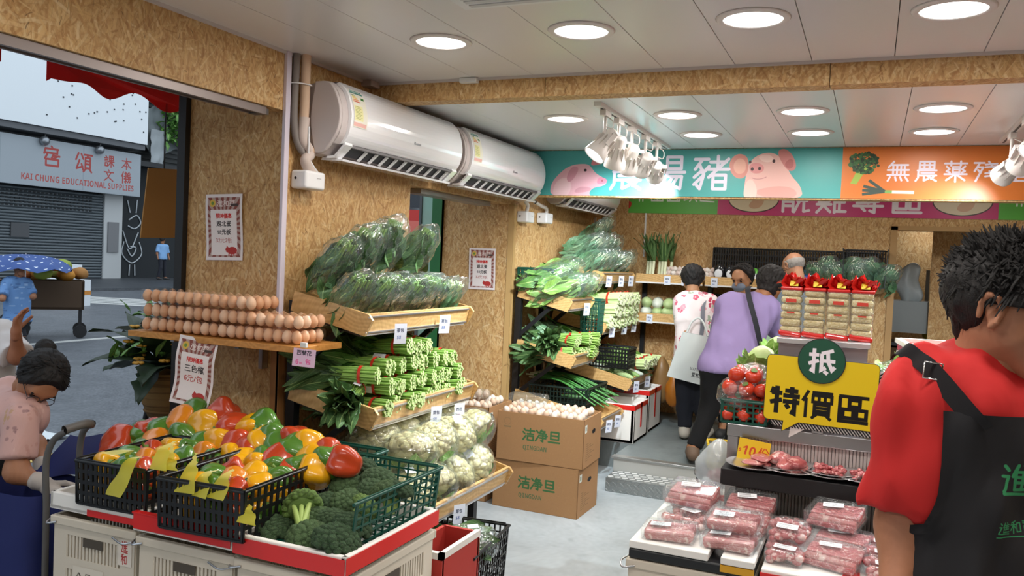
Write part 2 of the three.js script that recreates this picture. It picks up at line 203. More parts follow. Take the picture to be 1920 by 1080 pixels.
// shutter rail under the header
const rail = thing('shutter_rail', 'grey metal shutter rail under the strand board header of the street opening', 'rail', [WX - 0.02, hb1, 0]);
part(rail, 'channel', [bx(-0.075, -0.022, P1Z + 0.12, 0.005, -0.002, 3.0), bx(-0.012, -0.034, P1Z + 0.12, 0.005, -0.022, 3.0), bx(-0.075, -0.03, P1Z + 0.12, -0.062, -0.022, 3.0)], std(0x8e8481, 0.4, { metalness: 0.6 }));
part(rail, 'slot', [bx(-0.05, -0.026, P1Z + 0.14, -0.025, -0.02, 3.0)], std(0x3a3536, 0.6));
part(rail, 'end_bracket', bx(-0.07, -0.032, P1Z + 0.1, 0.0, -0.008, P1Z + 0.145), std(0x6a6664, 0.4, { metalness: 0.7 }));
const rail2 = thing('shutter_rail', 'short metal shutter rail under the header of the smaller street opening', 'rail', [WX - 0.05, hb2, 0]);
part(rail2, 'channel', bx(-0.1, -0.03, O2B + 0.25, 0.0, -0.002, O2B + 1.2), std(0x9a938e, 0.4, { metalness: 0.6 }));
// ceilings: long panels with open joints over a dark slab
const PANEL = std(0xe3dedc, 0.28), PANEL2 = std(0xe0e2e1, 0.28);
function ceiling(y, z0, z1, off, m, label) {
  const c = sgroup('ceiling', label), L = z1 - z0; part(c, 'ceiling_slab', bx(WX, y + 0.012, z0, 3.2, y + 0.11, z1), std(0x3b3937, 0.9));
  const geo = new RoundedBoxGeometry(0.2995, 0.012, L - 0.004, 1, 0.0015), half = {};
  for (let k = -9; k < 12; k++) { let a = off + 0.302 * k, b = a + 0.302; if (b < WX + 0.02 || a > 3.19) continue; a = Math.max(a, WX); b = Math.min(b, 3.2); const g = b - a > 0.3 ? geo : new THREE.BoxGeometry(b - a - 0.0025, 0.012, L - 0.004); const p = part(c, 'ceiling_panel', g, m); p.position.set((a + b) / 2, y + 0.006, (z0 + z1) / 2); }
  return c;
}
ceiling(CEIL, BZ, 3.2, 0.033, PANEL, 'long off-white metal ceiling panels over the front of the shop');
ceiling(CEIL2, SIGNZ, BZ - 0.1, 0.108, PANEL2, 'long off-white metal ceiling panels behind the beam');
ceiling(CEIL2 + 0.002, REARZ, SIGNZ - 0.1, 0.108, PANEL2, 'off-white ceiling panels over the back of the shop');
const beam = sgroup('beam', 'strand board beam across the ceiling');
const bo = rng(5); for (const [a, b] of [[WX, -1.42], [-1.416, -0.2], [-0.197, 1.02], [1.023, 3.2]]) part(beam, 'board', uvBox(bx(a, 2.272, BZ - 0.1, b, CEIL + 0.02, BZ), 1.15, bo(), bo()), OSB);
struct('trim_4', [bx(WX, CEIL - 0.012, BZ - 0.002, 3.2, CEIL + 0.001, BZ + 0.012), bx(WX - 0.001, CEIL - 0.012, P1Z - 0.7, WX + 0.012, CEIL + 0.001, 3.2)], std(0xd0c8c6, 0.4), 'thin metal edge of the ceiling panels');
struct('bulkhead', uvBox(bx(WX, 1.975, SIGNZ - 0.1, 3.2, CEIL2 + 0.1, SIGNZ), 1.15, 0.2, 0.6), OSB, 'strand board bulkhead that carries the signs');
// step of chequer plate
const stepT = dtex(256, 256, (u, v) => { const q = (a, b) => { const x = ((a % 1) + 1) % 1 - 0.5, y = ((b % 1) + 1) % 1 - 0.5, d = (Math.abs(x + y) / 0.9) ** 2 + (Math.abs(x - y) / 0.28) ** 2; return d < 0.5 ? 1 : 0; }; const h = q(u * 4, v * 4) || q(-u * 4 + 0.5, v * 4 + 0.5) ? 230 : 60; return [h, h, h]; }, false);
const STEPM = std(0xb7bab9, 0.36, { metalness: 0.85, bumpMap: stepT, bumpScale: 0.003 });
const step = sgroup('step', 'low chequer plate metal step up to the raised floor');
part(step, 'tread_box', uvBox(bx(-1.565, 0, STEPZ - 0.21, 3.2, 0.095, STEPZ, 0.004), 0.2), std(0x9da2a2, 0.4, { metalness: 0.8, bumpMap: stepT, bumpScale: 0.003 }));
{ const R = rng(3), bars = []; for (let i = 0; i < 60; i++) for (let j = 0; j < 4; j++) { const x = -1.54 + i * 0.05 + (j % 2) * 0.025, z = STEPZ - 0.03 - j * 0.05; bars.push(rY(mv(bx(-0.019, 0, -0.008, 0.019, 0.005, 0.008, 0.002), 0, 0, 0), (i + j) % 2 ? 0.5 : 0.5).translate(x, 0.0945, z)); } const o = part(step, 'tread_pattern', bars, std(0xe9ebeb, 0.35, { metalness: 0.6 })); o.userData.kind = 'stuff'; }
part(step, 'riser', uvBox(bx(-1.575, 0.09, STEPZ - 0.245, 3.2, RISE - 0.01, STEPZ - 0.21), 0.2), std(0xbfc0bc, 0.45, { metalness: 0.5 }));
part(step, 'nosing', bx(-1.59, RISE - 0.012, STEPZ - 0.27, 3.2, RISE + 0.004, STEPZ - 0.2, 0.003), STEPM);

// ---------- street ----------
const asphT = dtex(512, 512, (u, v) => { const n = pnoise(u, v, 6, 3) * 12 + pnoise(u, v, 30, 1) * 10 + pnoise(u, v, 110, 8) * 24; return [96 + n, 101 + n, 107 + n]; });
struct('road', uvBox(bx(-22, -0.2, -70, WO, -0.03, 25), 2.3), std(0xffffff, 0.5, { map: asphT }), 'wet grey asphalt street');
struct('pavement', uvBox(bx(-40, -0.2, -70, -22, 0.06, 25), 3.1), std(0xb9babb, 0.5, { map: asphT }), 'dark pavement across the street');
struct('pavement', uvBox(bx(-3.6, -0.2, -70, WO - 0.001, -0.012, 25), 1.3, 0.2), std(0xdedede, 0.6, { map: asphT }), 'grey pavement outside the shop');
const roadPaint = std(0xc9cbc8, 0.7), yellowPaint = std(0xc7ad62, 0.7);
struct('road_marking', bx(-11.3, -0.03, -60, -11.15, -0.024, 20), roadPaint, 'white line along the road');
struct('road_marking', bx(-5.12, -0.03, -60, -5.02, -0.024, 20), yellowPaint, 'yellow line along the kerb');
struct('road_marking', bx(-5.36, -0.03, -60, -5.26, -0.024, 20), yellowPaint, 'second yellow line along the kerb');
{ const R = rng(8); for (let i = 0; i < 5; i++) struct('road_marking', rY(bx(-2.2, 0, -0.16, 2.2, 0.006, 0.16), 0.25).translate(-16.9 - i * 0.75, -0.03, -15.2 - i * 0.3), roadPaint, 'worn white stripes of road paint'); }
// ---------- ceiling lamps ----------
const lampFace = std(0xffffff, 0.6, { emissive: LAMP, emissiveIntensity: 3.2 });
function downlight(p, label) {
  const t = thing('downlight', label, 'downlight', p, 0, 'round ceiling downlights');
  part(t, 'rim', lathe([[0.098, -0.002], [0.1, -0.009], [0.118, -0.007], [0.124, -0.001], [0.118, 0.0], [0.098, 0.0]], 40), std(0xe6dedb, 0.4));
  part(t, 'diffuser', rX(mv(new THREE.CircleGeometry(0.099, 40), 0, 0, 0), Math.PI / 2).translate(0, -0.004, 0), lampFace);
  const l = new THREE.RectAreaLight(LAMP, LAMP_LEVEL, 0.17, 0.17); l.position.set(0, -0.012, 0); l.rotation.x = -Math.PI / 2; t.add(l);
}
const front = [[827, 78], [1090, 57], [1412, 34], [1788, 16]].map(([u, v]) => pY(u, v, CEIL));
const nth = ['nearest the air conditioners', 'second from the air conditioners', 'third from the air conditioners', 'fourth from the air conditioners'];
front.forEach((p, i) => downlight(p, 'large round downlight before the strand board beam, ' + nth[i]));
[[1061, 222], [1270, 215], [1505, 208], [1768, 202]].forEach(([u, v], i) => downlight(pY(u, v, CEIL2), 'round downlight just behind the strand board beam, ' + nth[i]));
[[1314, 252], [1520, 248], [1751, 246]].forEach(([u, v], i) => downlight(pY(u, v, CEIL2), 'round downlight in the row by the sign bulkhead, ' + nth[i]));
for (const z of [-1.35, 0.7]) for (const p of front.slice(0, 4)) downlight([p.x, CEIL, z], 'round downlight of the rows nearer the shop front');
for (const x of [1.3, 2.4]) for (const z of [-1.35, -3.2]) downlight([x, CEIL, z], 'round downlight on the far side of the shop');
for (const x of [-1.6, -0.5, 0.7]) downlight([x, CEIL2, -6.5], 'round downlight over the aisle behind the sign bulkhead');
// ---------- air conditioners ----------
const acBody = std(0xc6bcba, 0.5), acWhite = phy(0xf3f3f6, 0.14, { clearcoat: 0.6, clearcoatRoughness: 0.05 }), acGrey = std(0x6d6a6c, 0.5), acDark = std(0x2a2a2d, 0.6);
const energyT = (() => { const [c, g] = cv(120, 256); g.fillStyle = '#e9e6d8'; g.fillRect(0, 0, 120, 256); g.fillStyle = '#2f7f7a'; g.fillRect(8, 6, 104, 16); g.fillRect(2, 26, 112, 14); g.fillStyle = '#cfe0d8'; g.font = 'bold 12px sans-serif'; g.fillText('ENERGY LABEL', 10, 19); ['#5b6b3c', '#d8c84b', '#e5c05a', '#dd8a4c', '#cf5a3c'].forEach((k, i) => { g.fillStyle = k; g.fillRect(10, 50 + i * 11, 26 + i * 9, 7); }); g.fillStyle = '#3b7a35'; g.fillRect(84, 62, 28, 18); g.fillStyle = '#e6e2a8'; g.fillRect(8, 122, 74, 92); g.fillStyle = '#9ba05a'; for (let i = 0; i < 9; i++) g.fillRect(14, 128 + i * 9, 40 + (i * 37) % 24, 3); g.fillStyle = '#e9b5ac'; g.fillRect(2, 226, 112, 24); return ctex(c, false); })();
function acUnit(z0, z1, y0, label, detail = true) {   // z0 is the end towards the shop front
  const t = thing('air_conditioner', label, 'air conditioner', [WX, y0, (z0 + z1) / 2], 0, 'wall mounted air conditioners'), L = z0 - z1, h = L / 2;
  const along = (g) => (g.rotateY(0), g), ex = (pts, a, b, bev = 0) => { const s = new THREE.Shape(); s.moveTo(...pts[0]); s.splineThru ? 0 : 0; pts.slice(1).forEach((p) => s.lineTo(...p)); return extr(s, b - a, bev).translate(0, 0, a); };
  const curve = (pts, n = 20) => new THREE.SplineCurve(pts.map(([x, y]) => new THREE.Vector2(x, y))).getPoints(n).map((p) => [p.x, p.y]);
  const frontP = curve([[0.155, 0.352], [0.2, 0.305], [0.226, 0.215], [0.215, 0.13], [0.185, 0.085]]);
  part(t, 'housing', ex([[0.004, 0.06], [0.004, 0.34], [0.13, 0.35], ...frontP.map(([x, y]) => [x - 0.016, y - 0.004]), [0.15, 0.075], [0.1, 0.035], [0.04, 0.03]], -h, h - 0.0), acBody);
  // side cap with raised oval grille
  const capP = curve([[0.075, 0.345], [0.15, 0.335], [0.2, 0.24], [0.195, 0.14], [0.13, 0.05], [0.085, 0.04]]).concat(curve([[0.085, 0.04], [0.055, 0.18], [0.075, 0.345]], 10));
  for (const s of [1, -1]) { const cap = part(t, 'end_cap', ex(capP, s > 0 ? h - 0.002 : -h - 0.012, s > 0 ? h + 0.012 : -h + 0.002, 0.004), acBody, 'grey side cap'); if (s > 0 && detail) { const ribs = []; for (let i = 0; i < 12; i++) ribs.push(tube(curve([[0.085 + i * 0.0072, 0.3], [0.078 + i * 0.0085, 0.2], [0.095 + i * 0.0065, 0.11]], 8).map(([x, y]) => V(x, y, h + 0.015)), 0.0012, 8, 5)); part(cap, 'grille', ribs, acBody); } }
  part(t, 'front_panel', ex([...frontP, ...frontP.slice().reverse().map(([x, y]) => [x - 0.014, y - 0.003])], -h + 0.03, h - 0.045, 0.002), acWhite, 'glossy white front panel');
  part(t, 'top_grille', [ex([[0.02, 0.352], [0.02, 0.356], [0.15, 0.356], [0.15, 0.352]], -h + 0.04, h - 0.05)], acGrey);
  part(t, 'chin', ex([[0.19, 0.083], [0.196, 0.09], [0.2, 0.078], [0.15, 0.03], [0.14, 0.022], [0.1, 0.02], [0.1, 0.03], [0.142, 0.034]], h - 0.1, h - 0.045).translate(0, 0, 0), acWhite);
  part(t, 'chin', ex([[0.19, 0.083], [0.196, 0.09], [0.2, 0.078], [0.15, 0.03], [0.14, 0.022], [0.1, 0.02], [0.1, 0.03], [0.142, 0.034]], -h + 0.03, -h + 0.085), acWhite);
  part(t, 'air_outlet', ex([[0.19, 0.086], [0.14, 0.036], [0.11, 0.07]], -h + 0.085, h - 0.1), acDark, 'dark air outlet');
  part(t, 'flap', ex([[0.052, 0.018], [0.165, 0.012], [0.168, 0.018], [0.06, 0.028]], -h + 0.05, h - 0.075, 0.002), acWhite, 'white swing flap');
  part(t, 'slot_bar', ex([[0.188, 0.08], [0.196, 0.083], [0.196, 0.072], [0.186, 0.07]], -h + 0.085, h - 0.1), acGrey);
  const n = 10, st = (L - 0.26) / n; for (let i = 0; i < n; i++) { const v = part(t, 'louver', ex([[0.186, 0.076], [0.142, 0.03], [0.15, 0.026], [0.192, 0.068]], -0.009, 0.009).rotateY(0.25), WHITE); v.position.z = -h + 0.11 + st * (i + 0.5); }
  // energy label and maker's mark on the panel
  if (detail) { const idx = frontP, P = [], U = [], I = []; const sel = idx.filter(([, y]) => y > 0.16 && y < 0.335); sel.forEach(([x, y], i) => { const vv = 1 - i / (sel.length - 1); P.push(x + 0.004, y, h - 0.06, x + 0.004, y, h - 0.165); U.push(0, vv, 1, vv); if (i) { const a = 2 * i - 2; I.push(a, a + 2, a + 1, a + 1, a + 2, a + 3); } }); const g = new THREE.BufferGeometry(); g.setAttribute('position', new THREE.Float32BufferAttribute(P, 3)); g.setAttribute('uv', new THREE.Float32BufferAttribute(U, 2)); g.setIndex(I); g.computeVertexNormals(); part(t, 'energy_label', g, std(0xffffff, 0.5, { map: energyT }), 'yellow and red energy label');
    part(t, 'badge', [cb(0.002, 0.014, 0.012, 0.226, 0.165, -0.03), cb(0.002, 0.008, 0.045, 0.226, 0.163, -0.065)], std(0x8b8b90, 0.4)); }
  return t;
}
acUnit(-3.035, -4.18, 1.915, 'white air conditioner beside the pale vertical pipes');
acUnit(-4.245, -5.465, 1.915, 'white air conditioner touching the turquoise pig sign');
acUnit(-6.05, -7.36, 1.935, 'white air conditioner below the green strip sign at the back', false);
// pipes, conduits and white wall boxes
{
  const z = -2.985, t = thing('refrigerant_pipe', 'cream insulated pipe running down from the ceiling to the air conditioner', 'pipe', [WX, 0, 0]);
  part(t, 'insulated_pipe', tube([V(0.045, 2.37, z), V(0.045, 2.15, z), V(0.045, 2.02, z), V(0.05, 1.97, z - 0.03), V(0.07, 1.955, z - 0.055)], 0.021, 40, 12), std(0xd6b79c, 0.75));
  part(t, 'wrapped_elbow', tube([V(0.047, 2.1, z + 0.001), V(0.047, 2.0, z), V(0.055, 1.95, z - 0.04), V(0.06, 1.915, z + 0.0), V(0.055, 1.89, z - 0.02), V(0.05, 1.868, z - 0.065)], 0.0235, 40, 12), std(0xcdbdb4, 0.7), 'wrapped white elbow');
  const k = single('drain_hose', tube([V(WX + 0.022, 2.37, z + 0.036), V(WX + 0.022, 2.06, z + 0.036), V(WX + 0.03, 1.98, z + 0.015), V(WX + 0.05, 1.93, z - 0.02)], 0.016, 30, 10), std(0x807873, 0.6), 'grey drain hose beside the cream insulated pipe', 'hose');
  single('pipe_clip', [tube([V(WX + 0.005, 2.24, z - 0.04), V(WX + 0.068, 2.24, z - 0.015), V(WX + 0.068, 2.24, z + 0.015), V(WX + 0.04, 2.24, z + 0.055), V(WX + 0.002, 2.24, z + 0.06)], 0.003, 20, 6)], WHITE, 'thin white cable tie around the pipes', 'cable tie');
  single('control_wire', tube([V(WX + 0.072, 2.06, z), V(WX + 0.075, 1.99, z), V(WX + 0.07, 1.93, z - 0.01), V(WX + 0.075, 1.89, z - 0.04), V(WX + 0.07, 1.868, z - 0.08)], 0.004, 30, 6), WHITE, 'thin white wire hanging beside the wrapped pipe elbow', 'wire');
  single('cable_trunking', bx(WX, 1.2, P1Z + 0.005, WX + 0.018, CEIL, P1Z + 0.036, 0.003), std(0xd8cfdc, 0.4), 'white plastic cable trunking on the corner of the wall', 'trunking');
  const j1 = thing('drain_pump', 'white box with a small port below the wrapped pipe elbow', 'box', [WX, 1.79, -3.03]);
  part(j1, 'cover', mv(new RoundedBoxGeometry(0.085, 0.08, 0.14, 3, 0.012), 0.044, 0.04, 0), WHITE); part(j1, 'port', rX(new THREE.CylinderGeometry(0.006, 0.006, 0.004, 12), Math.PI / 2).translate(0.03, 0.045, 0.07), BLACKM); part(j1, 'mark', cb(0.001, 0.004, 0.03, 0.0872, 0.05, -0.02), std(0xb8b8bb, 0.5));
  dup(j1, [WX, 1.79, -5.55], [0, 0, 0], 'white pump box on the pier corner under the air conditioner', 'pair of white pump boxes'); dup(j1, [WX, 1.805, -5.93], [0, 0, 0], 'white pump box nearer the back wall, beside its twin', 'pair of white pump boxes');
  for (const [zz, lab] of [[-5.55, 'left'], [-5.93, 'right']]) { single('pump_pipe', tube([V(WX + 0.05, 1.865, zz), V(WX + 0.06, 1.91, zz + 0.01), V(WX + 0.07, 1.93, zz + (lab === 'left' ? 0.06 : 0.16)), V(WX + 0.08, 1.945, zz + (lab === 'left' ? 0.12 : 0.3))], 0.014, 20, 8), std(0xcfc6bd, 0.6), lab === 'left' ? 'short pale hose above the pump box on the pier corner' : 'pale hose rising from the pump box nearer the back wall', 'hose'); }
  single('cable_trunking', bx(WX, 1.6, -7.31, WX + 0.014, 1.94, -7.29), WHITE, 'thin white trunking below the air conditioner at the back', 'trunking');
  single('cable_trunking', bx(-1.94, 1.6, REARZ, -1.925, 2.0, REARZ + 0.014), WHITE, 'thin white trunking on the back wall above the leeks', 'trunking');
  single('ceiling_clip', cb(0.09, 0.022, 0.04, -1.8, 2.357, BZ + 0.012, 0.003), WHITE, 'small white box at the top edge of the beam', 'box');
  single('ceiling_clip', cb(0.06, 0.03, 0.08, WX + 0.03, 2.355, BZ + 0.045, 0.003), std(0xb5a6a0, 0.5), 'small grey box in the corner between beam and wall', 'box');
  const hatch = thing('ceiling_vent', 'square white grille in the ceiling above the aisle', 'vent', pY(1020, -14, CEIL)); part(hatch, 'frame', cb(0.62, 0.015, 0.36, 0, -0.007, 0.12, 0.004), WHITE); const sl = []; for (let i = 0; i < 8; i++) sl.push(cb(0.54, 0.004, 0.022, 0, -0.016, -0.02 + i * 0.04)); part(hatch, 'slats', sl, std(0xcdcdcd, 0.5));
}

// ---------- track lights ----------
const spotFace = std(0xffffff, 0.5, { emissive: SPOT, emissiveIntensity: 2.2 }), spotW = std(0xe2dcd8, 0.35);
function trackLight(p0, p1, heads, label, n0) {
  const t = thing('track_light', label, 'track light', [p0.x, CEIL2, (p0.z + p1.z) / 2]), L = Math.abs(p1.z - p0.z), c = (p0.z + p1.z) / 2;
  part(t, 'track', [bx(-0.018, -0.02, -L / 2, 0.018, 0, L / 2), ], spotW); part(t, 'track_slot', bx(-0.006, -0.0205, -L / 2 + 0.02, 0.006, -0.018, L / 2 - 0.06), std(0x55504e, 0.6));
  heads.forEach(([z, aim, drop, lit]) => { const dv = V(...aim).sub(V(p0.x, CEIL2 - 0.02 - drop, z)), yaw = Math.atan2(dv.x, dv.z), tilt = -Math.atan2(Math.hypot(dv.x, dv.z), -dv.y);
    const h = new THREE.Group(); h.name = 'spot_head'; t.add(h); h.position.set(0, -0.02, z - c);
    const adapter = part(h, 'adapter', [bx(-0.016, -0.028, -0.05, 0.016, 0, 0.05, 0.003), rod(V(0, -0.028, 0), V(0, -drop, 0), 0.009)], spotW);
    const q = new THREE.Matrix4().makeRotationFromEuler(new THREE.Euler(tilt, yaw, 0, 'YXZ')).setPosition(0, -drop, 0);
    const ap = (g) => g.applyMatrix4(q);
    part(h, 'yoke', [ap(bx(-0.062, -0.02, -0.012, -0.056, 0.055, 0.012)), ap(bx(0.056, -0.02, -0.012, 0.062, 0.055, 0.012)), ap(bx(-0.062, 0.05, -0.012, 0.062, 0.056, 0.012))].map((g) => g), spotW);
    part(h, 'lamp_housing', ap(lathe([[0.0, 0.085], [0.026, 0.082], [0.033, 0.07], [0.035, 0.01], [0.042, -0.01], [0.056, -0.06], [0.058, -0.085], [0.054, -0.085], [0.05, -0.07]], 28)), spotW);
    const fins = []; for (let i = 0; i < 10; i++) { const a = i * Math.PI / 5; fins.push(ap(bx(0.034, -0.045, -0.002, 0.05, 0.03, 0.002).rotateY(a))); } part(h, 'cooling_fins', fins, std(0xc9c2bb, 0.4));
    part(h, 'wire', tube([V(0.01, -0.03, 0.01), V(0.05, -0.06, 0.03), V(0.045, -drop + 0.07, 0.02), V(0.0, -drop + 0.085, 0)].map((v) => v), 0.003, 16, 5), spotW);
    part(h, 'lens', ap(rX(new THREE.CircleGeometry(0.053, 28), Math.PI / 2).translate(0, -0.08, 0)), spotFace);
    if (lit) { const l = new THREE.SpotLight(SPOT, lit, 0, 0.6, 0.8, 2); const o = V(0, -0.1, 0).applyMatrix4(q), d = V(0, -1.1, 0).applyMatrix4(q); l.position.copy(o); l.target.position.copy(d); h.add(l, l.target); }
  });
}
trackLight(V(-1.262, 0, -3.86), V(-1.262, 0, -5.36), [[-4.0, [-2.0, 0.9, -3.35], 0.16, 9], [-4.24, [-1.8, 0.5, -4.9], 0.17, 6], [-4.5, [-2.0, 0.9, -5.7], 0.17, 8], [-4.8, [-2.15, 1.3, -6.35], 0.16, 5], [-5.08, [-1.5, 1.85, -5.8], 0.17, 3]], 'white ceiling track with spotlights hanging before the turquoise pig sign');
trackLight(V(0.62, 0, -3.75), V(0.62, 0, -5.3), [[-4.05, [-0.1, 1.0, -3.6], 0.16, 8], [-4.5, [0.3, 1.0, -6.0], 0.17, 8], [-4.95, [0.35, 1.8, -5.6], 0.18, 1.6]], 'white ceiling track with spotlights hanging before the orange sign');

// ---------- signs ----------
function signPanel(parent, name, x0, x1, y0, y1, z, draw, ppm = 800) {
  const w = x1 - x0, h = y1 - y0, [c, g] = cv(Math.round(w * ppm), Math.round(h * ppm)); const X = (x) => (x - x0) * ppm, Y = (y) => (y1 - y) * ppm;
  draw(g, X, Y, ppm, c); const m = std(0xffffff, 0.4, { map: ctex(c, false) }); const geo = new THREE.BoxGeometry(w, h, 0.008); const side = std(0xdddddd, 0.6);
  const o = new THREE.Mesh(geo, [side, side, side, side, m, side]); o.position.set((x0 + x1) / 2, (y0 + y1) / 2, z + 0.004); o.name = name; parent.add(o); return o;
}
const blob = (g, pts, fill) => { g.fillStyle = fill; g.beginPath(); const n = pts.length; for (let i = 0; i <= n; i++) { const a = pts[i % n], b = pts[(i + 1) % n], mx = (a[0] + b[0]) / 2, my = (a[1] + b[1]) / 2; i ? g.quadraticCurveTo(a[0], a[1], mx, my) : g.moveTo(mx, my); } g.fill(); };
function speck(g, x, y, w, h, n, cols, R, r = [1, 3], al = 0.4) { for (let i = 0; i < n; i++) { g.globalAlpha = al; g.fillStyle = R.pick(cols); g.beginPath(); g.arc(x + R() * w, y + R() * h, R.r(...r), 0, 7); g.fill(); } g.globalAlpha = 1; }
{
  const s = thing('fascia_sign', 'long turquoise and orange sign with pigs and broccoli over the aisle', 'sign', [0, 0, 0]);
  signPanel(s, 'turquoise_panel', WX + 0.002, -0.206, 1.985, 2.296, SIGNZ, (g, X, Y, k, c) => {
    g.fillStyle = '#4aa3a0'; g.fillRect(0, 0, c.width, c.height);
    const px = (u, v) => [X(u), Y(v)];
    // pig in profile, looking right
    const pig = (pts, f) => blob(g, pts.map(([a, b]) => px(a, b)), f);
    pig([[-2.11, 1.97], [-2.115, 2.06], [-2.05, 2.14], [-1.98, 2.19], [-1.9, 2.205], [-1.83, 2.2], [-1.79, 2.14], [-1.71, 2.1], [-1.7, 2.07], [-1.73, 2.05], [-1.8, 2.04], [-1.83, 2.0], [-1.8, 1.97]], '#dba7b0');
    pig([[-2.1, 1.97], [-2.08, 2.08], [-2.0, 2.12], [-1.95, 2.06], [-1.98, 1.97]], '#e3bcbf'); pig([[-2.0, 2.11], [-1.96, 2.19], [-1.9, 2.18], [-1.94, 2.1], [-1.98, 2.07]], '#c98b97'); pig([[-1.83, 2.19], [-1.8, 2.255], [-1.745, 2.25], [-1.72, 2.215], [-1.77, 2.195]], '#d57f86'); pig([[-1.76, 2.12], [-1.7, 2.1], [-1.7, 2.07], [-1.78, 2.06]], '#d98ba0'); pig([[-1.9, 2.05], [-1.8, 2.04], [-1.83, 2.01], [-1.95, 2.0]], '#c79099');
    g.fillStyle = '#2a1a1c'; g.beginPath(); g.ellipse(...px(-1.86, 2.16), 0.011 * k, 0.009 * k, 0, 0, 7); g.fill(); g.fillStyle = '#a85d6c'; g.beginPath(); g.ellipse(...px(-1.735, 2.088), 0.006 * k, 0.008 * k, 0, 0, 7); g.fill();
    // pig facing out
    pig([[-0.79, 1.97], [-0.78, 2.1], [-0.77, 2.2], [-0.7, 2.265], [-0.6, 2.27], [-0.54, 2.2], [-0.5, 2.12], [-0.44, 2.06], [-0.42, 1.97]], '#e2b3ab'); pig([[-0.76, 2.235], [-0.82, 2.27], [-0.875, 2.24], [-0.89, 2.17], [-0.84, 2.1], [-0.77, 2.11]], '#d58a7c'); pig([[-0.78, 2.22], [-0.83, 2.24], [-0.865, 2.19], [-0.84, 2.13], [-0.78, 2.14]], '#e3a692'); pig([[-0.6, 2.27], [-0.555, 2.3], [-0.5, 2.26], [-0.465, 2.17], [-0.52, 2.14]], '#c9827e'); pig([[-0.75, 2.02], [-0.6, 2.06], [-0.48, 2.05], [-0.45, 1.99], [-0.6, 1.97]], '#d69f97'); pig([[-0.79, 1.97], [-0.78, 2.08], [-0.74, 2.11], [-0.7, 2.04], [-0.71, 1.97]], '#eac6bd'); pig([[-0.72, 2.245], [-0.64, 2.262], [-0.6, 2.22], [-0.66, 2.2]], '#eecbc2'); pig([[-0.765, 2.185], [-0.73, 2.208], [-0.68, 2.198], [-0.662, 2.165], [-0.69, 2.135], [-0.745, 2.138]], '#d98f8e'); pig([[-0.55, 2.2], [-0.5, 2.24], [-0.485, 2.18], [-0.52, 2.16]], '#b56a68');
    g.fillStyle = '#3a1f22'; for (const [a, b, r] of [[-0.74, 2.165, 0.009], [-0.695, 2.168, 0.009], [-0.755, 2.21, 0.008], [-0.61, 2.215, 0.009]]) { g.beginPath(); g.ellipse(...px(a, b), r * k, r * k * 1.2, 0, 0, 7); g.fill(); }
    g.strokeStyle = '#b5777a'; g.lineWidth = 3; g.beginPath(); g.moveTo(...px(-0.74, 2.11)); g.quadraticCurveTo(...px(-0.7, 2.09), ...px(-0.65, 2.115)); g.stroke();
    write(g, '農場豬', X(-1.685), Y(2.258), 0.235 * k, 0.021 * k, '#e3dced', 1.21);
  });
  signPanel(s, 'orange_panel', -0.206, 1.5, 1.985, 2.296, SIGNZ, (g, X, Y, k, c) => {
    g.fillStyle = '#d9782f'; g.fillRect(0, 0, c.width, c.height); const R = rng(21);
    g.fillStyle = '#9db84e'; g.beginPath(); g.moveTo(X(-0.1), Y(2.2)); g.lineTo(X(-0.155), Y(2.075)); g.lineTo(X(-0.12), Y(2.07)); g.lineTo(X(-0.08), Y(2.14)); g.lineTo(X(-0.03), Y(2.17)); g.fill();
    for (let i = 0; i < 240; i++) { const a = R() * 7, r = Math.sqrt(R()); g.fillStyle = R.pick(['#24452a', '#2f5a30', '#1c3822', '#3b6b38']); g.beginPath(); g.arc(X(-0.085 + Math.cos(a) * r * 0.085), Y(2.2 + Math.sin(a) * r * 0.065), R.r(3, 9), 0, 7); g.fill(); }
    g.strokeStyle = '#eef0e0'; g.lineWidth = 0.018 * k; g.beginPath(); g.moveTo(X(0.07), Y(2.026)); g.lineTo(X(0.2), Y(2.024)); g.stroke(); g.strokeStyle = '#7da85a'; g.beginPath(); g.moveTo(X(0.03), Y(2.028)); g.lineTo(X(0.08), Y(2.026)); g.stroke();
    g.strokeStyle = '#3d4f48'; g.lineWidth = 0.017 * k; for (const [a, b] of [[-0.085, 2.01], [-0.085, 2.035], [-0.08, 2.06], [-0.05, 2.095]]) { g.beginPath(); g.moveTo(X(0.04), Y(2.028)); g.lineTo(X(a), Y(b)); g.stroke(); }
    write(g, '無農藥殘留', X(0.045), Y(2.212), 0.125 * k, 0.0115 * k, '#e9def0', 1.22);
  });
  const s2 = thing('back_wall_sign', 'long green and pink sign strip on the back wall above the shelves', 'sign', [0, 0, 0]);
  const greenDraw = (x0) => (g, X, Y, k, c) => { g.fillStyle = '#5fb548'; g.fillRect(0, 0, c.width, c.height); blob(g, [[-2.16, 2.09], [-2.12, 2.12], [-2.07, 2.1], [-2.08, 2.05], [-2.11, 2.03], [-2.14, 2.06]].map(([a, b]) => [X(a), Y(b)]), '#c7372f'); g.strokeStyle = '#eef3ea'; write(g, '非基因改造', X(x0), Y(2.235), 0.13 * k, 0.0115 * k, '#e8eee8', 1.15); };
  signPanel(s2, 'green_panel', WX + 0.26, -1.29, 2.0, 2.29, REARZ, greenDraw(-2.05), 600);
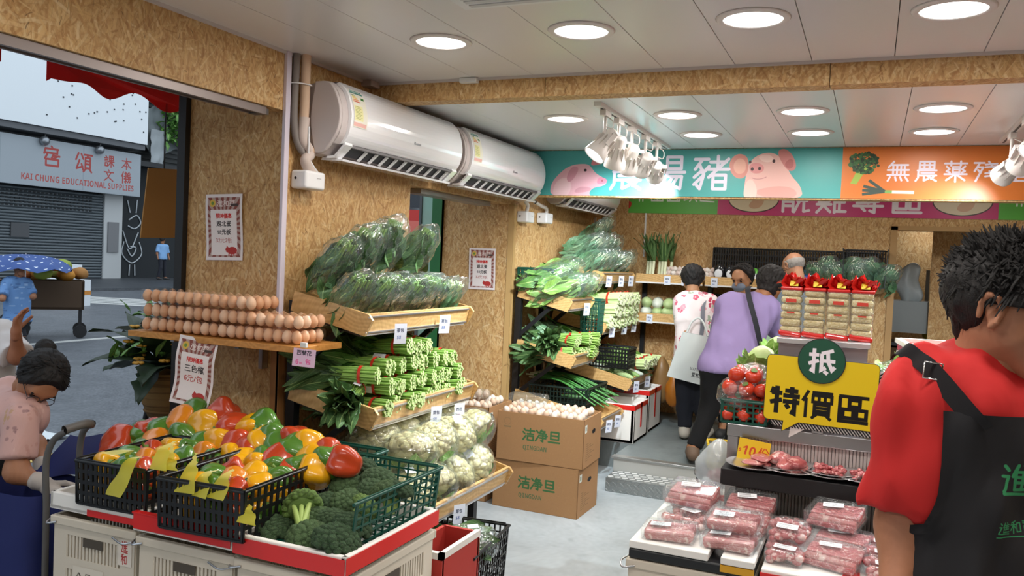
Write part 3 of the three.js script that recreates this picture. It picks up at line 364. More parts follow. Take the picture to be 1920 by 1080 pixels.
  signPanel(s2, 'pink_panel', -1.29, 0.878, 2.0, 2.29, REARZ, (g, X, Y, k, c) => {
    g.fillStyle = '#c83d76'; g.fillRect(0, 0, c.width, c.height);
    for (const cx of [-0.985, 0.625]) { g.fillStyle = '#3a2a2a'; g.beginPath(); g.ellipse(X(cx), Y(2.13), 0.212 * k, 0.108 * k, 0, 0, 7); g.fill(); g.fillStyle = '#e3d2b4'; g.beginPath(); g.ellipse(X(cx), Y(2.133), 0.205 * k, 0.103 * k, 0, 0, 7); g.fill(); g.fillStyle = '#d0a987'; blob(g, [[cx - 0.05, 2.08], [cx + 0.02, 2.16], [cx + 0.1, 2.15], [cx + 0.07, 2.07], [cx, 2.05]].map(([a, b]) => [X(a), Y(b)]), '#d6ab8c'); }
    write(g, '靚雞專區', X(-0.76), Y(2.265), 0.24 * k, 0.024 * k, '#efe4ea', 1.2);
  }, 600);
  signPanel(s2, 'green_panel', 0.878, 2.2, 2.0, 2.29, REARZ, greenDraw(0.95), 600);
}
// posters with a red pig
const posterT = (lines, priceCol) => { const [c, g] = cv(320, 452); g.fillStyle = '#ece3e3'; g.fillRect(0, 0, 320, 452); g.fillStyle = '#b59a92'; g.fillRect(20, 22, 280, 408); const R = rng(4); g.fillStyle = '#8a4a40'; for (let i = 0; i < 26; i++) { const a = (i / 26) * Math.PI * 2; g.beginPath(); g.moveTo(160, 226); g.lineTo(160 + Math.cos(a) * 330, 226 + Math.sin(a) * 330); g.lineTo(160 + Math.cos(a + 0.12) * 330, 226 + Math.sin(a + 0.12) * 330); g.fill(); } g.fillStyle = '#ece3e3'; g.fillRect(0, 0, 320, 22); g.fillRect(0, 430, 320, 22); g.fillRect(0, 0, 20, 452); g.fillRect(300, 0, 20, 452);
  g.fillStyle = '#efe6e4'; g.fillRect(44, 106, 228, 312); g.fillStyle = '#d8b24a'; g.beginPath(); g.arc(62, 62, 26, 0, 7); g.fill(); g.fillStyle = '#6b8f3a'; g.beginPath(); g.arc(62, 62, 12, 0, 7); g.fill(); g.fillStyle = '#e9d9d6'; write(g, '進和菜', 104, 40, 46, 5, '#ead9d4', 1.15); g.fillStyle = '#4a3a36'; g.fillRect(222, 66, 66, 18);
  g.fillStyle = '#c23a34'; write(g, '限時優惠', 92, 132, 33, 5, '#cf2f2a', 1.05); let y = 182; for (const [t, s, col, w] of lines) { const n = [...t].reduce((a, ch) => a + (GL[ch] ? s * 1.08 : s * 0.62), 0); write(g, t, 160 - n / 2, y, s, w, col); y += s + 18; }
  g.fillStyle = '#b5322e'; g.beginPath(); g.ellipse(228, 386, 42, 26, 0, 0, 7); g.fill(); g.beginPath(); g.ellipse(188, 380, 20, 18, 0, 0, 7); g.fill(); g.beginPath(); g.moveTo(176, 368); g.lineTo(180, 350); g.lineTo(196, 366); g.fill(); for (const x of [196, 214, 240, 258]) g.fillRect(x, 396, 10, 26); g.fillStyle = '#e9d9d6'; g.fillRect(170, 384, 5, 5); return ctex(c, false); };
const pEgg = posterT([['湖北蛋', 40, '#3a3434', 5], ['18元板', 38, '#2d2828', 5], ['32元2板', 38, '#b8726c', 3]]), pPep = posterT([['三色椒', 50, '#3a3434', 6], ['6元/包', 50, '#b8443e', 5]]);
function poster(tex, bend) { const g = grid(0.21, 0.297, 4, 16, (v) => { v.z += bend(v.x, v.y); }); return g; }
{
  const a = pZ(421, 426, P1Z + 0.006); const p1 = single('poster', poster(0, (x, y) => 0.004 * Math.sin(y * 18) + 0.003), std(0xffffff, 0.7, { map: pEgg }), 'egg price poster with a red pig on the pier above the egg trays', 'poster'); p1.position.copy(a); p1.rotation.z = 0.03;
  const b = pZ(904, 504, O2B + 0.006); const p2 = single('poster', poster(0, (x, y) => 0.003 * Math.sin(y * 14) + 0.002), std(0xffffff, 0.7, { map: pEgg }), 'egg price poster with a red pig on the pier above the egg cartons', 'poster'); p2.position.copy(b); p2.rotation.z = 0.01;
}
// ---------- produce makers ----------
const leafT = (a, b, c, s) => dtex(128, 128, (u, v) => { const rib = Math.abs(u - 0.5) < 0.035 ? 1 : 0, side = Math.abs(((v * 7 + Math.abs(u - 0.5) * 5) % 1) - 0.5) < 0.06 ? 0.5 : 0, n = pnoise(u, v, 9, s) * 14, k = Math.max(rib, side); return [lerp(a[0], b[0], k) + n, lerp(a[1], b[1], k) + n, lerp(a[2], b[2], k) + n]; });
const LEAF_D = std(0xffffff, 0.5, { map: leafT([70, 104, 58], [150, 178, 112], 0, 1) }), LEAF_M = std(0xffffff, 0.5, { map: leafT([84, 132, 58], [168, 198, 116], 0, 2) }), LEAF_L = std(0xffffff, 0.55, { map: leafT([128, 168, 76], [200, 214, 150], 0, 3) }), LEAF_B = std(0xffffff, 0.5, { map: leafT([96, 140, 100], [172, 198, 156], 0, 4) });
const STEM_G = std(0x86ad54, 0.45), STEM_P = std(0xc6d79a, 0.5), STEM_W = std(0xdde3c0, 0.5), TAPE = std(0xc4301f, 0.4), LABEL = std(0xe4e8f2, 0.6);
function leaf(L, W, curl, fold, R, lob = 0) {   // blade from the origin along +x
  const nx = 7, ny = 4, g = new THREE.PlaneGeometry(1, 1, nx, ny), p = g.attributes.position, ph = R() * 6, uv = g.attributes.uv;
  for (let i = 0; i < p.count; i++) { const t = p.getX(i) + 0.5, s = p.getY(i) * 2, w = W * Math.pow(Math.sin(Math.PI * Math.pow(clamp(t, 0.03, 0.985), 0.75)), 0.75) * (1 + lob * Math.sin(t * 21 + ph)); const a = curl * t; p.setXYZ(i, L * (curl ? Math.sin(a) / curl : t), L * (curl ? (1 - Math.cos(a)) / curl : 0) + Math.abs(s) * w * fold + Math.sin(t * 9 + ph + s * 2) * W * 0.1, s * w * 0.5); uv.setXY(i, s / 2 + 0.5, t); }
  g.computeVertexNormals(); return g;
}
const orient = (g, yaw, pitch, roll, x, y, z) => { g.rotateX(roll); g.rotateZ(pitch); g.rotateY(yaw); return g.translate(x, y, z); };
const labelG = (w, h) => { const g = grid(w, h, 3, 2, (v) => { v.z += 0.03 * v.x * v.x * 20; }); return g; };
function filmBag(rx, ry, rz, R, ex = 1) { const g = sph(1, 46, 30), s = R() * 50; return deform(g, (v) => { const n = v.clone(); const k = 1.06 + 0.09 * (0.35 - Math.abs(noise(n.x * 3.1 + s, n.y * 3.1, n.z * 3.1))) + 0.04 * (0.3 - Math.abs(noise(n.x * 8 + s, n.y * 8, n.z * 8))) + 0.1 * fbm(n.x * 2.2 + s, n.y * 2.2, n.z * 2.2, 3) + 0.035 * noise(n.x * 9, n.y * 9 + s, n.z * 9); const sq = (a) => Math.sign(a) * Math.pow(Math.abs(a), 0.8); v.set(sq(n.x) * rx * k, sq(n.y) * ry * k, sq(n.z) * rz * k); if (n.x < -0.55) { const t = (-n.x - 0.55) / 0.45; v.y *= 1 - 0.5 * t; v.x -= 0.06 * rx * ex; } }); }
// bag of leaves lying along x, film around it
function bagMaker(seed, mLeaf, mStem, L = 0.3, W = 0.16, T = 0.09, nl = 34, o = {}) {
  return (label) => {
    const R = rng(seed), t = thing(o.name || 'bagged_greens', label, 'vegetable'), lv = [], st = [];
    for (let i = 0; i < nl; i++) { const a = R.r(-1, 1), b = R.r(-1, 1), g = leaf(R.r(0.4, 0.7) * L, R.r(0.3, 0.6) * W, R.r(-0.9, 0.9), R.r(-0.2, 0.25), R); lv.push(orient(g, R.r(-0.35, 0.35) + (o.flip ? Math.PI : 0), R.r(-0.2, 0.2), R() * 6.28, (o.flip ? 0.3 : -0.3) * L + R.r(-0.12, 0.3) * L * (o.flip ? -1 : 1), b * T * 0.36, a * W * 0.36)); }
    for (let i = 0; i < (o.stems ?? 12); i++) { const z = R.r(-0.36, 0.36) * W, y = R.r(-0.3, 0.3) * T; st.push(rod(V(-0.46 * L, y * 0.7, z * 0.7), V(R.r(0, 0.25) * L, y, z), 0.0035, 0.0025, 5)); }
    part(t, 'core', deform(ell(L * 0.43, T * 0.34, W * 0.4, 0, 0, 0, 16, 10), (v) => { const k = 1 + 0.18 * fbm(v.x * 18, v.y * 18 + seed, v.z * 18, 2); v.multiplyScalar(k); }), mLeaf); part(t, 'leaves', lv, mLeaf); if (st.length) part(t, 'stems', st, mStem);
    part(t, 'plastic_bag', filmBag(L * 0.52, T * 0.52, W * 0.52, R), FILM, 'clear plastic bag');
    if (o.tag !== false) { const g = labelG(0.045, 0.03); g.rotateX(-Math.PI / 2); part(t, 'price_sticker', g.translate(R.r(-0.02, 0.06), T * 0.56, R.r(-0.02, 0.02)), LABEL, 'white price sticker'); }
    return t;
  };
}
// tied bundle: cut stems towards +x, leaves towards -x
function bundleMaker(seed, mLeaf, o = {}) {
  const { r = 0.042, sl = 0.2, ll = 0.25, ns = 44, nl = 38, sr = 0.0056, name = 'choy_sum_bundle', mS = STEM_G, mE = STEM_P, lw = 0.07, tie = TAPE, sticker = false } = o;
  return (label) => {
    const R = rng(seed), t = thing(name, label, 'vegetable'), st = [], en = [], lv = [];
    for (let i = 0; i < ns; i++) { const q = Math.sqrt((i + 0.5) / ns) * (r - sr), a = i * 2.39996, y = Math.sin(a) * q, z = Math.cos(a) * q, x1 = sl * 0.5 + R.r(-0.008, 0.006), rr = sr * R.r(0.75, 1.12); st.push(rod(V(-sl * 0.55, y * 0.75, z * 0.75), V(x1, y, z), rr * 0.85, rr, 7)); const e = rZ(new THREE.CylinderGeometry(rr * 0.98, rr * 0.98, 0.0025, 7), Math.PI / 2); en.push(e.translate(x1 + 0.0005, y, z)); }
    for (let i = 0; i < nl; i++) { const q = R() * r * 0.8, a = R() * 6.28; lv.push(orient(leaf(R.r(0.6, 1.1) * ll, lw * R.r(0.7, 1.2), R.r(-0.9, 0.9), R.r(-0.1, 0.3), R), Math.PI + R.r(-0.3, 0.3), R.r(-0.3, 0.3), R() * 6.28, -sl * R.r(0.2, 0.6), Math.sin(a) * q, Math.cos(a) * q)); }
    part(t, 'stems', st, mS); part(t, 'cut_ends', en, mE, 'pale cut stem ends'); part(t, 'leaves', lv, mLeaf);
    if (tie) part(t, 'tape', rZ(new THREE.CylinderGeometry(r * 0.98, r * 0.98, 0.014, 20, 1, true), Math.PI / 2).translate(sl * 0.12, 0, 0), tie, 'red binding tape');
    if (sticker) { const g = labelG(0.06, 0.032); g.rotateX(-Math.PI / 2); part(t, 'price_sticker', g.translate(-0.01, r * 1.05, 0), LABEL, 'white price sticker'); }
    return t;
  };
}
const bumpT = dtex(256, 256, (u, v) => { const n = 128 + pnoise(u, v, 44, 3) * 110 + pnoise(u, v, 90, 6) * 80; return [n, n, n]; }, false);
const brocM = std(0x55744a, 0.8, { bumpMap: bumpT, bumpScale: 0.01 }), brocS = std(0x9db563, 0.55), cauliM = std(0xf1e2a6, 0.7, { bumpMap: bumpT, bumpScale: 0.006 });
function florets(n, R, r0, r1, rad, flat, hf = 55) {
  const out = []; for (let i = 0; i < n; i++) { const q = (i + 0.5) / n, th = Math.acos(1 - q * 1.05), a = i * 2.39996, d = V(Math.sin(th) * Math.cos(a), Math.cos(th) * flat, Math.sin(th) * Math.sin(a)), rr = R.r(r0, r1), g = sph(rr, n > 40 ? 10 : 16, n > 40 ? 8 : 11), s = R() * 30; deform(g, (v) => { const k = 1 + 0.1 * noise(v.x * hf * 2 + s, v.y * hf * 2, v.z * hf * 2) + 0.12 * noise(v.x * hf + s, v.y * hf, v.z * hf); v.multiplyScalar(k); v.y *= 0.85; }); out.push(uvBox(g.translate(d.x * rad, d.y * rad, d.z * rad), 0.07)); } return out;
}
function broccoliMaker(seed, o = {}) { return (label) => { const R = rng(seed), t = thing('broccoli', label, 'broccoli'), rad = o.rad || 0.05; part(t, 'head', florets(64, R, 0.0135, 0.019, rad * 1.22, 0.74, 90).concat(uvBox(deform(sph(rad * 1.2, 20, 12), (v) => { v.y = v.y < 0 ? v.y * 0.35 : v.y * 0.76; }), 0.07)), brocM); const sk = o.stalk || 0, st = [rod(V(0, -0.075 - sk, 0), V(0, -0.02 - sk, 0), 0.019, 0.021, 10)]; for (let i = 0; i < 8; i++) { const a = i * 0.785, b = 0.7 + 0.3 * (i % 2); st.push(rod(V(0, -0.035 - sk, 0), V(Math.cos(a) * rad * 0.95 * b, 0.012, Math.sin(a) * rad * 0.8 * b), 0.012, 0.008, 7)); } part(t, 'stalk', st, brocS, 'pale green stalk'); return t; }; }
function cauliMaker(seed) { return (label) => { const R = rng(seed), t = thing('cauliflower', label, 'cauliflower'); part(t, 'curd', florets(48, R, 0.016, 0.024, 0.063, 0.7, 70).concat(uvBox(deform(sph(0.064, 20, 12), (v) => { v.y *= 0.7; }), 0.07)), cauliM, 'cream curd'); const lv = []; for (let i = 0; i < 5; i++) { const a = i * 1.25 + R.r(-0.2, 0.2); lv.push(orient(leaf(0.08, 0.05, 1.5, 0.15, R), a, -0.35, Math.PI / 2 * 0 , Math.cos(a) * 0.015, -0.05, -Math.sin(a) * 0.015)); } part(t, 'leaves', lv, LEAF_L); part(t, 'plastic_wrap', deform(sph(0.092, 22, 15), (v) => { v.multiplyScalar(1 + 0.06 * fbm(v.x * 30 + seed, v.y * 30, v.z * 30, 2)); v.y *= 0.82; v.y -= 0.006; }), FILM, 'clear plastic wrap'); if (seed % 3 === 0) { const g = labelG(0.045, 0.03); g.rotateX(-Math.PI / 2); part(t, 'price_sticker', g.translate(0.015, 0.078, 0), LABEL, 'white price sticker'); } return t; }; }
const protos = {};
function spawn(key, maker, pos, rot = [0, 0, 0], label, group, s = 1) {
  let o; if (!protos[key]) { o = maker(label); protos[key] = o; } else { const c = protos[key].clone(); c.name = numbered(protos[key].name.replace(/_\d{3}$/, '')); c.userData = { ...protos[key].userData }; scene.add(c); o = c; }
  o.position.set(...(pos.isVector3 ? pos.toArray() : pos)); o.rotation.set(rot[0], rot[1], rot[2], 'YXZ'); o.scale.setScalar(s); o.userData.label = label; if (group) o.userData.group = group; else delete o.userData.group; return o;
}

// ---------- shelving: black frame with tilted wooden trays ----------
function tray(xb, yb, xf, yf, z0, z1, label, h = 0.088) {
  const a = Math.atan2(yb - yf, xf - xb), D = Math.hypot(xf - xb, yb - yf), t = thing('wooden_tray', label, 'tray', [xf, yf - h, (z0 + z1) / 2]), L = z0 - z1;
  const q = new THREE.Matrix4().makeRotationZ(-a).setPosition(0, h, 0), ap = (g) => g.applyMatrix4(q), th = 0.014;   // local: x along the tray depth (front edge at 0), y up from the top edge
  const side = shp([[-D, 0], [0, 0], [0.024, -0.02], [0.002, -h - 0.006], [-D, -h]]);
  for (const z of [L / 2 - th, -L / 2]) part(t, 'side_board', uvBox(ap(extr(side, th).translate(0, 0, z)), 0.5, 0.1, z), WOOD);
  part(t, 'front_board', uvBox(ap(bx(-0.016, -h, -L / 2 + th, -0.002, 0.0, L / 2 - th)), 0.5, 0.3, 0.2), WOOD); part(t, 'base_board', uvBox(ap(bx(-D, -h, -L / 2 + th, -0.016, -h + 0.012, L / 2 - th)), 0.5), WOOD); part(t, 'back_board', uvBox(ap(bx(-D, -h, -L / 2 + th, -D + 0.012, 0, L / 2 - th)), 0.5), WOOD);
  part(t, 'price_rail', [ap(bx(-0.002, -0.014, -L / 2 + 0.03, 0.006, -0.008, L / 2 - 0.01)), ap(bx(-0.002, -h + 0.006, -L / 2 + 0.03, 0.006, -h + 0.012, L / 2 - 0.01))], ALU, 'thin metal price rails'); part(t, 'edge_strip', ap(bx(-0.03, -h - 0.006, -L / 2 + 0.04, 0.0, -h, L / 2 - 0.005)), WHITEM, 'pale strip under the front edge');
  const sc = []; for (const z of [L / 2, -L / 2]) for (const y of [-0.012, -h + 0.01]) sc.push(ap(rX(new THREE.CylinderGeometry(0.003, 0.003, 0.003, 8), Math.PI / 2).translate(0.006, y, z))); part(t, 'screws', sc, STEEL);
  t.userData.surf = undefined; delete t.userData.surf; t.frame = { xb, yb, xf, yf, z0, z1, a, D, h };
  return t;
}
const onTray = (t, d, z, up = 0) => { const f = t.frame, c = Math.cos(f.a), s = Math.sin(f.a), n = -f.h + 0.014 + up; return V(f.xf - d * c + n * s, f.yf + d * s + n * c, z); };
function shelfUnit(z0, z1, y0, names, label) {
  const u = thing('shelf_frame', label, 'shelf frame', [WX, y0, (z0 + z1) / 2]), L = z0 - z1, h = L / 2, b = (x0, y, x1, y1, z) => bar(V(x0, y, z), V(x1, y1, z), 0.02, 0.028);
  for (const s of [1, -1]) { const z = s * (h - 0.03); part(u, 'post', bx(0.03, 0, z - 0.02, 0.075, 1.3, z + 0.02), BLACKM); part(u, 'arm', b(0.06, 1.255, 0.4, 1.18, z), BLACKM); part(u, 'arm', b(0.06, 0.868, 0.44, 0.792, z), BLACKM); part(u, 'arm', b(0.06, 0.49, 0.66, 0.365, z), BLACKM); part(u, 'brace', b(0.06, 0.56, 0.36, 0.81, z), BLACKM); part(u, 'brace', b(0.06, 0.98, 0.3, 1.2, z), BLACKM); part(u, 'leg', bx(0.5, 0, z - 0.02, 0.535, 0.36, z + 0.02), BLACKM); part(u, 'foot_rail', bx(0.03, 0.1, z - 0.013, 0.52, 0.13, z + 0.013), BLACKM); }
  part(u, 'cross_rail', bx(0.035, 0.3, -h + 0.04, 0.065, 0.34, h - 0.04), BLACKM);
  const Y = (y) => y + y0; return [tray(-2.295, Y(1.343), -1.912, Y(1.265), z0, z1, names[0]), tray(-2.295, Y(0.955), -1.868, Y(0.873), z0, z1, names[1]), tray(-2.295, Y(0.6), -1.65, Y(0.458), z0, z1, names[2])];
}
// paper price tags hanging on a tray's front
const tagT = (txt, col, bg = '#dfe4f2') => { const [c, g] = cv(96, 128); g.fillStyle = bg; g.fillRect(0, 0, 96, 128); write(g, txt[0], 18, 30, 26, 4, '#555b70'); g.font = 'bold 30px sans-serif'; g.fillStyle = col; g.fillText(txt[1], 22, 98); return ctex(c, false); };
const TAGS = [std(0xffffff, 0.6, { map: tagT(['菜包', '$8'], '#5b6ea8') }), std(0xffffff, 0.6, { map: tagT(['西花', '$6'], '#a3509a') })], tagGeo = grid(0.055, 0.078, 2, 6, (v) => { v.z += 0.006 * Math.sin((v.y + 0.04) * 22); });
function priceTag(t, z, k = 0, drop = 0, label = 'paper price tag clipped to the front of a wooden tray') { const f = t.frame, p = onTray(t, -0.012, z, 0.02); const o = single('price_tag', tagGeo, TAGS[k], label, 'price tag', 'price tags on the tray fronts'); o.position.set(p.x + 0.012, p.y - 0.018 - drop, z); o.rotation.set(0, Math.PI / 2 - 0.45, 0); o.scale.setScalar(1.15); return o; }

// unit beside the egg shelf
const [tA, tB, tC] = shelfUnit(-2.935, -3.9, 0, ['upper wooden tray of bagged greens beside the pier', 'middle wooden tray of tied choy sum under the bagged greens', 'low wooden tray of wrapped cauliflower behind the broccoli'], 'black shelf frame beside the pier with the egg shelf');
priceTag(tA, -3.17, 0, 0.02, 'price tag on the upper tray of bagged greens beside the pier'); priceTag(tA, -3.58, 0, 0, 'price tag on the upper tray of bagged greens beside the pier'); priceTag(tB, -3.45, 0, 0.03, 'pale blue price tag on the tray of tied choy sum'); priceTag(tB, -3.69, 1, 0.05, 'pink and white price tag on the tray of tied choy sum'); priceTag(tC, -3.3, 0, 0.01, 'price tag on the low cauliflower tray');
{
  const mk = [bagMaker(1, LEAF_D, STEM_G, 0.29, 0.18, 0.13, 46, { stems: 30 }), bagMaker(2, LEAF_D, STEM_G, 0.31, 0.19, 0.13, 50, { stems: 30 }), bagMaker(3, LEAF_B, STEM_P, 0.29, 0.13, 0.1, 30, { stems: 40 })], G = 'bagged greens on the upper tray';
  const L = 'clear bag of dark leafy greens on the upper wooden tray', R = rng(7);
  // front row standing against the lip, back row leaning on the wall
  const rows = [[-3.02, 0.16, 0, 0.06], [-3.13, 0.13, 0, 0.06], [-3.24, 0.13, 1, 0.06], [-3.36, 0.12, 0, 0.06], [-3.48, 0.12, 1, 0.065], [-3.59, 0.12, 0, 0.06], [-3.7, 0.12, 2, 0.055], [-3.8, 0.12, 2, 0.05]];
  for (const [z, d, k, up] of rows) { const p = onTray(tA, d, z, up + 0.03); spawn('bag' + k, mk[k], p, [R.r(-0.15, 0.15), Math.PI + R.r(-0.2, 0.2) , -0.75 - R.r(0, 0.15)], k === 2 ? 'clear bag of pale green stems at the end of the upper tray' : L, G); }
  for (const [z, x, y, k, tilt] of [[-3.03, -2.21, 1.46, 0, 0.9], [-3.16, -2.2, 1.5, 1, 1.0], [-3.3, -2.22, 1.53, 0, 1.05], [-3.43, -2.21, 1.55, 1, 1.1], [-3.68, -2.19, 1.53, 1, 0.95]]) spawn('bag' + k, mk[k], [x + 0.05, y, z], [R.r(-0.2, 0.2), Math.PI + R.r(-0.15, 0.15), -tilt], 'clear bag of dark leafy greens heaped at the back of the upper tray', G);
}
{
  const mk = [bundleMaker(11, LEAF_D), bundleMaker(12, LEAF_D, { ns: 40, sticker: true }), bundleMaker(13, LEAF_M, { ns: 46 })], G = 'choy sum bundles on the middle tray', R = rng(9);
  for (let r = 0; r < 4; r++) for (let i = 0; i < 9 - r; i++) { const z = -3.05 - i * 0.094 - r * 0.047; if (r === 3 && (i < 1 || i > 3)) continue; const p = onTray(tB, 0.1 + r * 0.03 + R.r(-0.02, 0.02), z, 0.045 + r * 0.074), k = (i * 2 + r) % 3; spawn('choy' + k, mk[k], p, [R() * 6, R.r(-0.12, 0.12), R.r(-0.12, 0.02)], k === 1 ? 'choy sum bundle with red tape and a white sticker' : 'choy sum bundle with red tape on the middle tray', k === 1 ? 'choy sum bundles with stickers' : G); }
  spawn('choy1', mk[1], onTray(tB, 0.14, -2.99, 0.1), [0.3, 2.0, 0.12], 'choy sum bundle hanging its leaves over the side of the middle tray'); spawn('choy0', mk[0], onTray(tB, 0.16, -3.0, 0.17), [0.3, 0.25, 0.0], 'choy sum bundle lying by the pier end of the middle tray');
}
{
  const mk = [cauliMaker(3), cauliMaker(4), cauliMaker(5)], G = 'wrapped cauliflowers on the low tray', R = rng(10);
  for (let r = 0; r < 2; r++) for (let j = 0; j < 3 - (r > 0 ? 1 : 0); j++) for (let i = 0; i < 4; i++) { const z = -3.05 - i * 0.2 - r * 0.09, d = 0.12 + j * 0.19 + r * 0.08; spawn('cauli' + (i + j + r) % 3, mk[(i + j + r) % 3], onTray(tC, d, z, 0.1 + r * 0.14), [R.r(-0.5, 0.5), R() * 6, R.r(-0.6, 0.1)], 'cream cauliflower in clear wrap on the low tray', G, 1.42); }
}
// ---------- baskets and crates ----------
function latticePanel(w, h, nx, ny, bw, th, frame = 0.012) { const out = []; for (let i = 0; i <= nx; i++) { const x = -w / 2 + (w * i) / nx, b = i === 0 || i === nx ? frame : bw; out.push(cb(b, h, th, x, h / 2, 0)); } for (let j = 0; j <= ny; j++) { const y = (h * j) / ny, b = j === 0 || j === ny ? frame : bw; out.push(cb(w, b, th * 0.9, 0, y, 0)); } return out; }
function basket(name, label, pos, turn, w, d, h, o = {}) {
  const { m = BLACKP, nx = 14, ny = 4, nd = 14, bw = 0.007, lean = 0.05, front = true, tilt = 0 } = o, t = thing(name, label, 'basket', pos, turn, o.group); t.rotation.order = 'YXZ'; t.rotation.x = tilt;
  const pan = (nm, W, n, f) => { const g = merged(latticePanel(W, h, n, ny, bw, 0.005)); f(g); part(t, nm, g, m); };
  pan('back_panel', w, nx, (g) => g.rotateX(-lean).translate(0, 0.004, -d / 2)); if (front) pan('front_panel', w, nx, (g) => g.rotateX(lean).translate(0, 0.004, d / 2));
  pan('side_panel', d, nd, (g) => g.rotateX(lean).rotateY(Math.PI / 2).translate(w / 2, 0.004, 0)); pan('side_panel', d, nd, (g) => g.rotateX(lean).rotateY(-Math.PI / 2).translate(-w / 2, 0.004, 0));
  const bt = merged(latticePanel(w, d, nx, nd, bw, 0.005)).rotateX(-Math.PI / 2).translate(0, 0.004, d / 2); part(t, 'bottom_panel', bt, m);
  const k = h * Math.tan(lean), r = 0.006, W = w / 2 + k, D = d / 2 + k, rim = [rod(V(-W, h, -D), V(W, h, -D), r), rod(V(W, h, -D), V(W, h, D), r), rod(V(-W, h, -D), V(-W, h, D), r)]; if (front) rim.push(rod(V(-W, h, D), V(W, h, D), r)); part(t, 'rim', rim, m);
  return t;
}
const crateMark = (draw) => { const [c, g] = cv(256, 256); g.fillStyle = '#cfc5b4'; g.fillRect(0, 0, 256, 256); draw(g); return std(0xffffff, 0.6, { map: ctex(c, false) }); };
function ventCrate(label, pos, w, d, h, turn = 0, dress) {   // stackable vented crate with rim, ribs and slots
  const t = thing('vented_crate', label, 'crate', pos, turn), th = 0.01;
  const wall = (W, nm, f) => { const g = []; const zones = [[0.06, 0.2], [0.24, 0.38], [0.42, 0.5]].map(([a, b]) => [a * h / 0.56, b * h / 0.56]); const n = Math.round((W - 0.12) / 0.016); g.push(cb(W, 0.06 * h / 0.56, th, 0, 0.03 * h / 0.56, 0)); let y = 0.06 * h / 0.56; for (const [a, b] of zones) { if (a > y) g.push(cb(W, a - y, th, 0, (a + y) / 2, 0)); for (let i = 0; i <= n; i++) { const x = -W / 2 + 0.06 + ((W - 0.12) * i) / n; g.push(cb(0.009, b - a, th * 0.8, x, (a + b) / 2, 0)); } g.push(cb(0.06, b - a, th, -W / 2 + 0.03, (a + b) / 2, 0), cb(0.06, b - a, th, W / 2 - 0.03, (a + b) / 2, 0)); y = b; } g.push(cb(W, h - y, th, 0, (h + y) / 2, 0)); const o = merged(g); f(o); part(t, nm, o, CRATE); };
  wall(w, 'front_panel', (g) => g.translate(0, 0, d / 2)); wall(w, 'back_panel', (g) => g.translate(0, 0, -d / 2)); wall(d, 'side_panel', (g) => g.rotateY(Math.PI / 2).translate(w / 2, 0, 0)); wall(d, 'side_panel', (g) => g.rotateY(Math.PI / 2).translate(-w / 2, 0, 0));
  part(t, 'base', cb(w, 0.012, d, 0, 0.006, 0), CRATE); const r = 0.013; part(t, 'rim', [bx(-w / 2 - r, h - 0.03, d / 2, w / 2 + r, h, d / 2 + r, 0.005), bx(-w / 2 - r, h - 0.03, -d / 2 - r, w / 2 + r, h, -d / 2, 0.005), bx(w / 2, h - 0.03, -d / 2, w / 2 + r, h, d / 2, 0.005), bx(-w / 2 - r, h - 0.03, -d / 2, -w / 2, h, d / 2, 0.005)], CRATE);
  part(t, 'hand_hole', cb(0.09, 0.03, 0.004, 0, h - 0.075, d / 2 + 0.006), std(0x4a433a, 0.8)); part(t, 'hand_hole', cb(0.004, 0.03, 0.09, w / 2 + 0.006, h - 0.075, 0), std(0x4a433a, 0.8)); part(t, 'handle_wire', [tube([V(-w / 2 + 0.02, h - 0.02, d / 2 + 0.014), V(-w / 2 - 0.02, h - 0.028, d / 2 + 0.02), V(-w / 2 - 0.035, h - 0.02, d / 2 - 0.02), V(-w / 2 - 0.014, h - 0.015, d / 2 - 0.09)], 0.0035, 20, 6), tube([V(w / 2 - 0.09, h - 0.032, d / 2 + 0.014), V(w / 2 - 0.03, h - 0.04, d / 2 + 0.028), V(w / 2 + 0.014, h - 0.03, d / 2 + 0.016)], 0.0035, 16, 6)], STEEL);
  if (dress) dress(t); return t;
}
function foamTray(label, pos, w, d, h, o = {}) {   // shallow polystyrene box with tape
  const t = thing('foam_tray', label, 'foam tray', pos, o.turn || 0), th = 0.02;
  part(t, 'foam', [bx(-w / 2, 0, -d / 2, w / 2, 0.018, d / 2, 0.004), bx(-w / 2, 0, d / 2 - th, w / 2, h, d / 2, 0.005), bx(-w / 2, 0, -d / 2, w / 2, h, -d / 2 + th, 0.005), bx(-w / 2, 0, -d / 2, -w / 2 + th, h, d / 2, 0.005), bx(w / 2 - th, 0, -d / 2, w / 2, h, d / 2, 0.005)], FOAM);
  for (const [x0, x1, y0, y1] of o.tape || []) part(t, 'tape', [bx(x0, y0, d / 2 + 0.001, x1, y1, d / 2 + 0.003)], REDTAPE, 'red packing tape'); if (o.sideTape) part(t, 'tape', bx(w / 2 + 0.001, o.sideTape[0], -d / 2, w / 2 + 0.003, o.sideTape[1], d / 2), REDTAPE, 'red packing tape'); if (o.rimTape) part(t, 'tape', [bx(-w / 2 - 0.002, h - 0.004, d / 2 - th, w / 2 + 0.002, h + 0.002, d / 2 + 0.003)], REDTAPE, 'red tape over the rim');
  return t;
}
const CY = 0.575, LZ = -2.02;   // crate tops and their front line
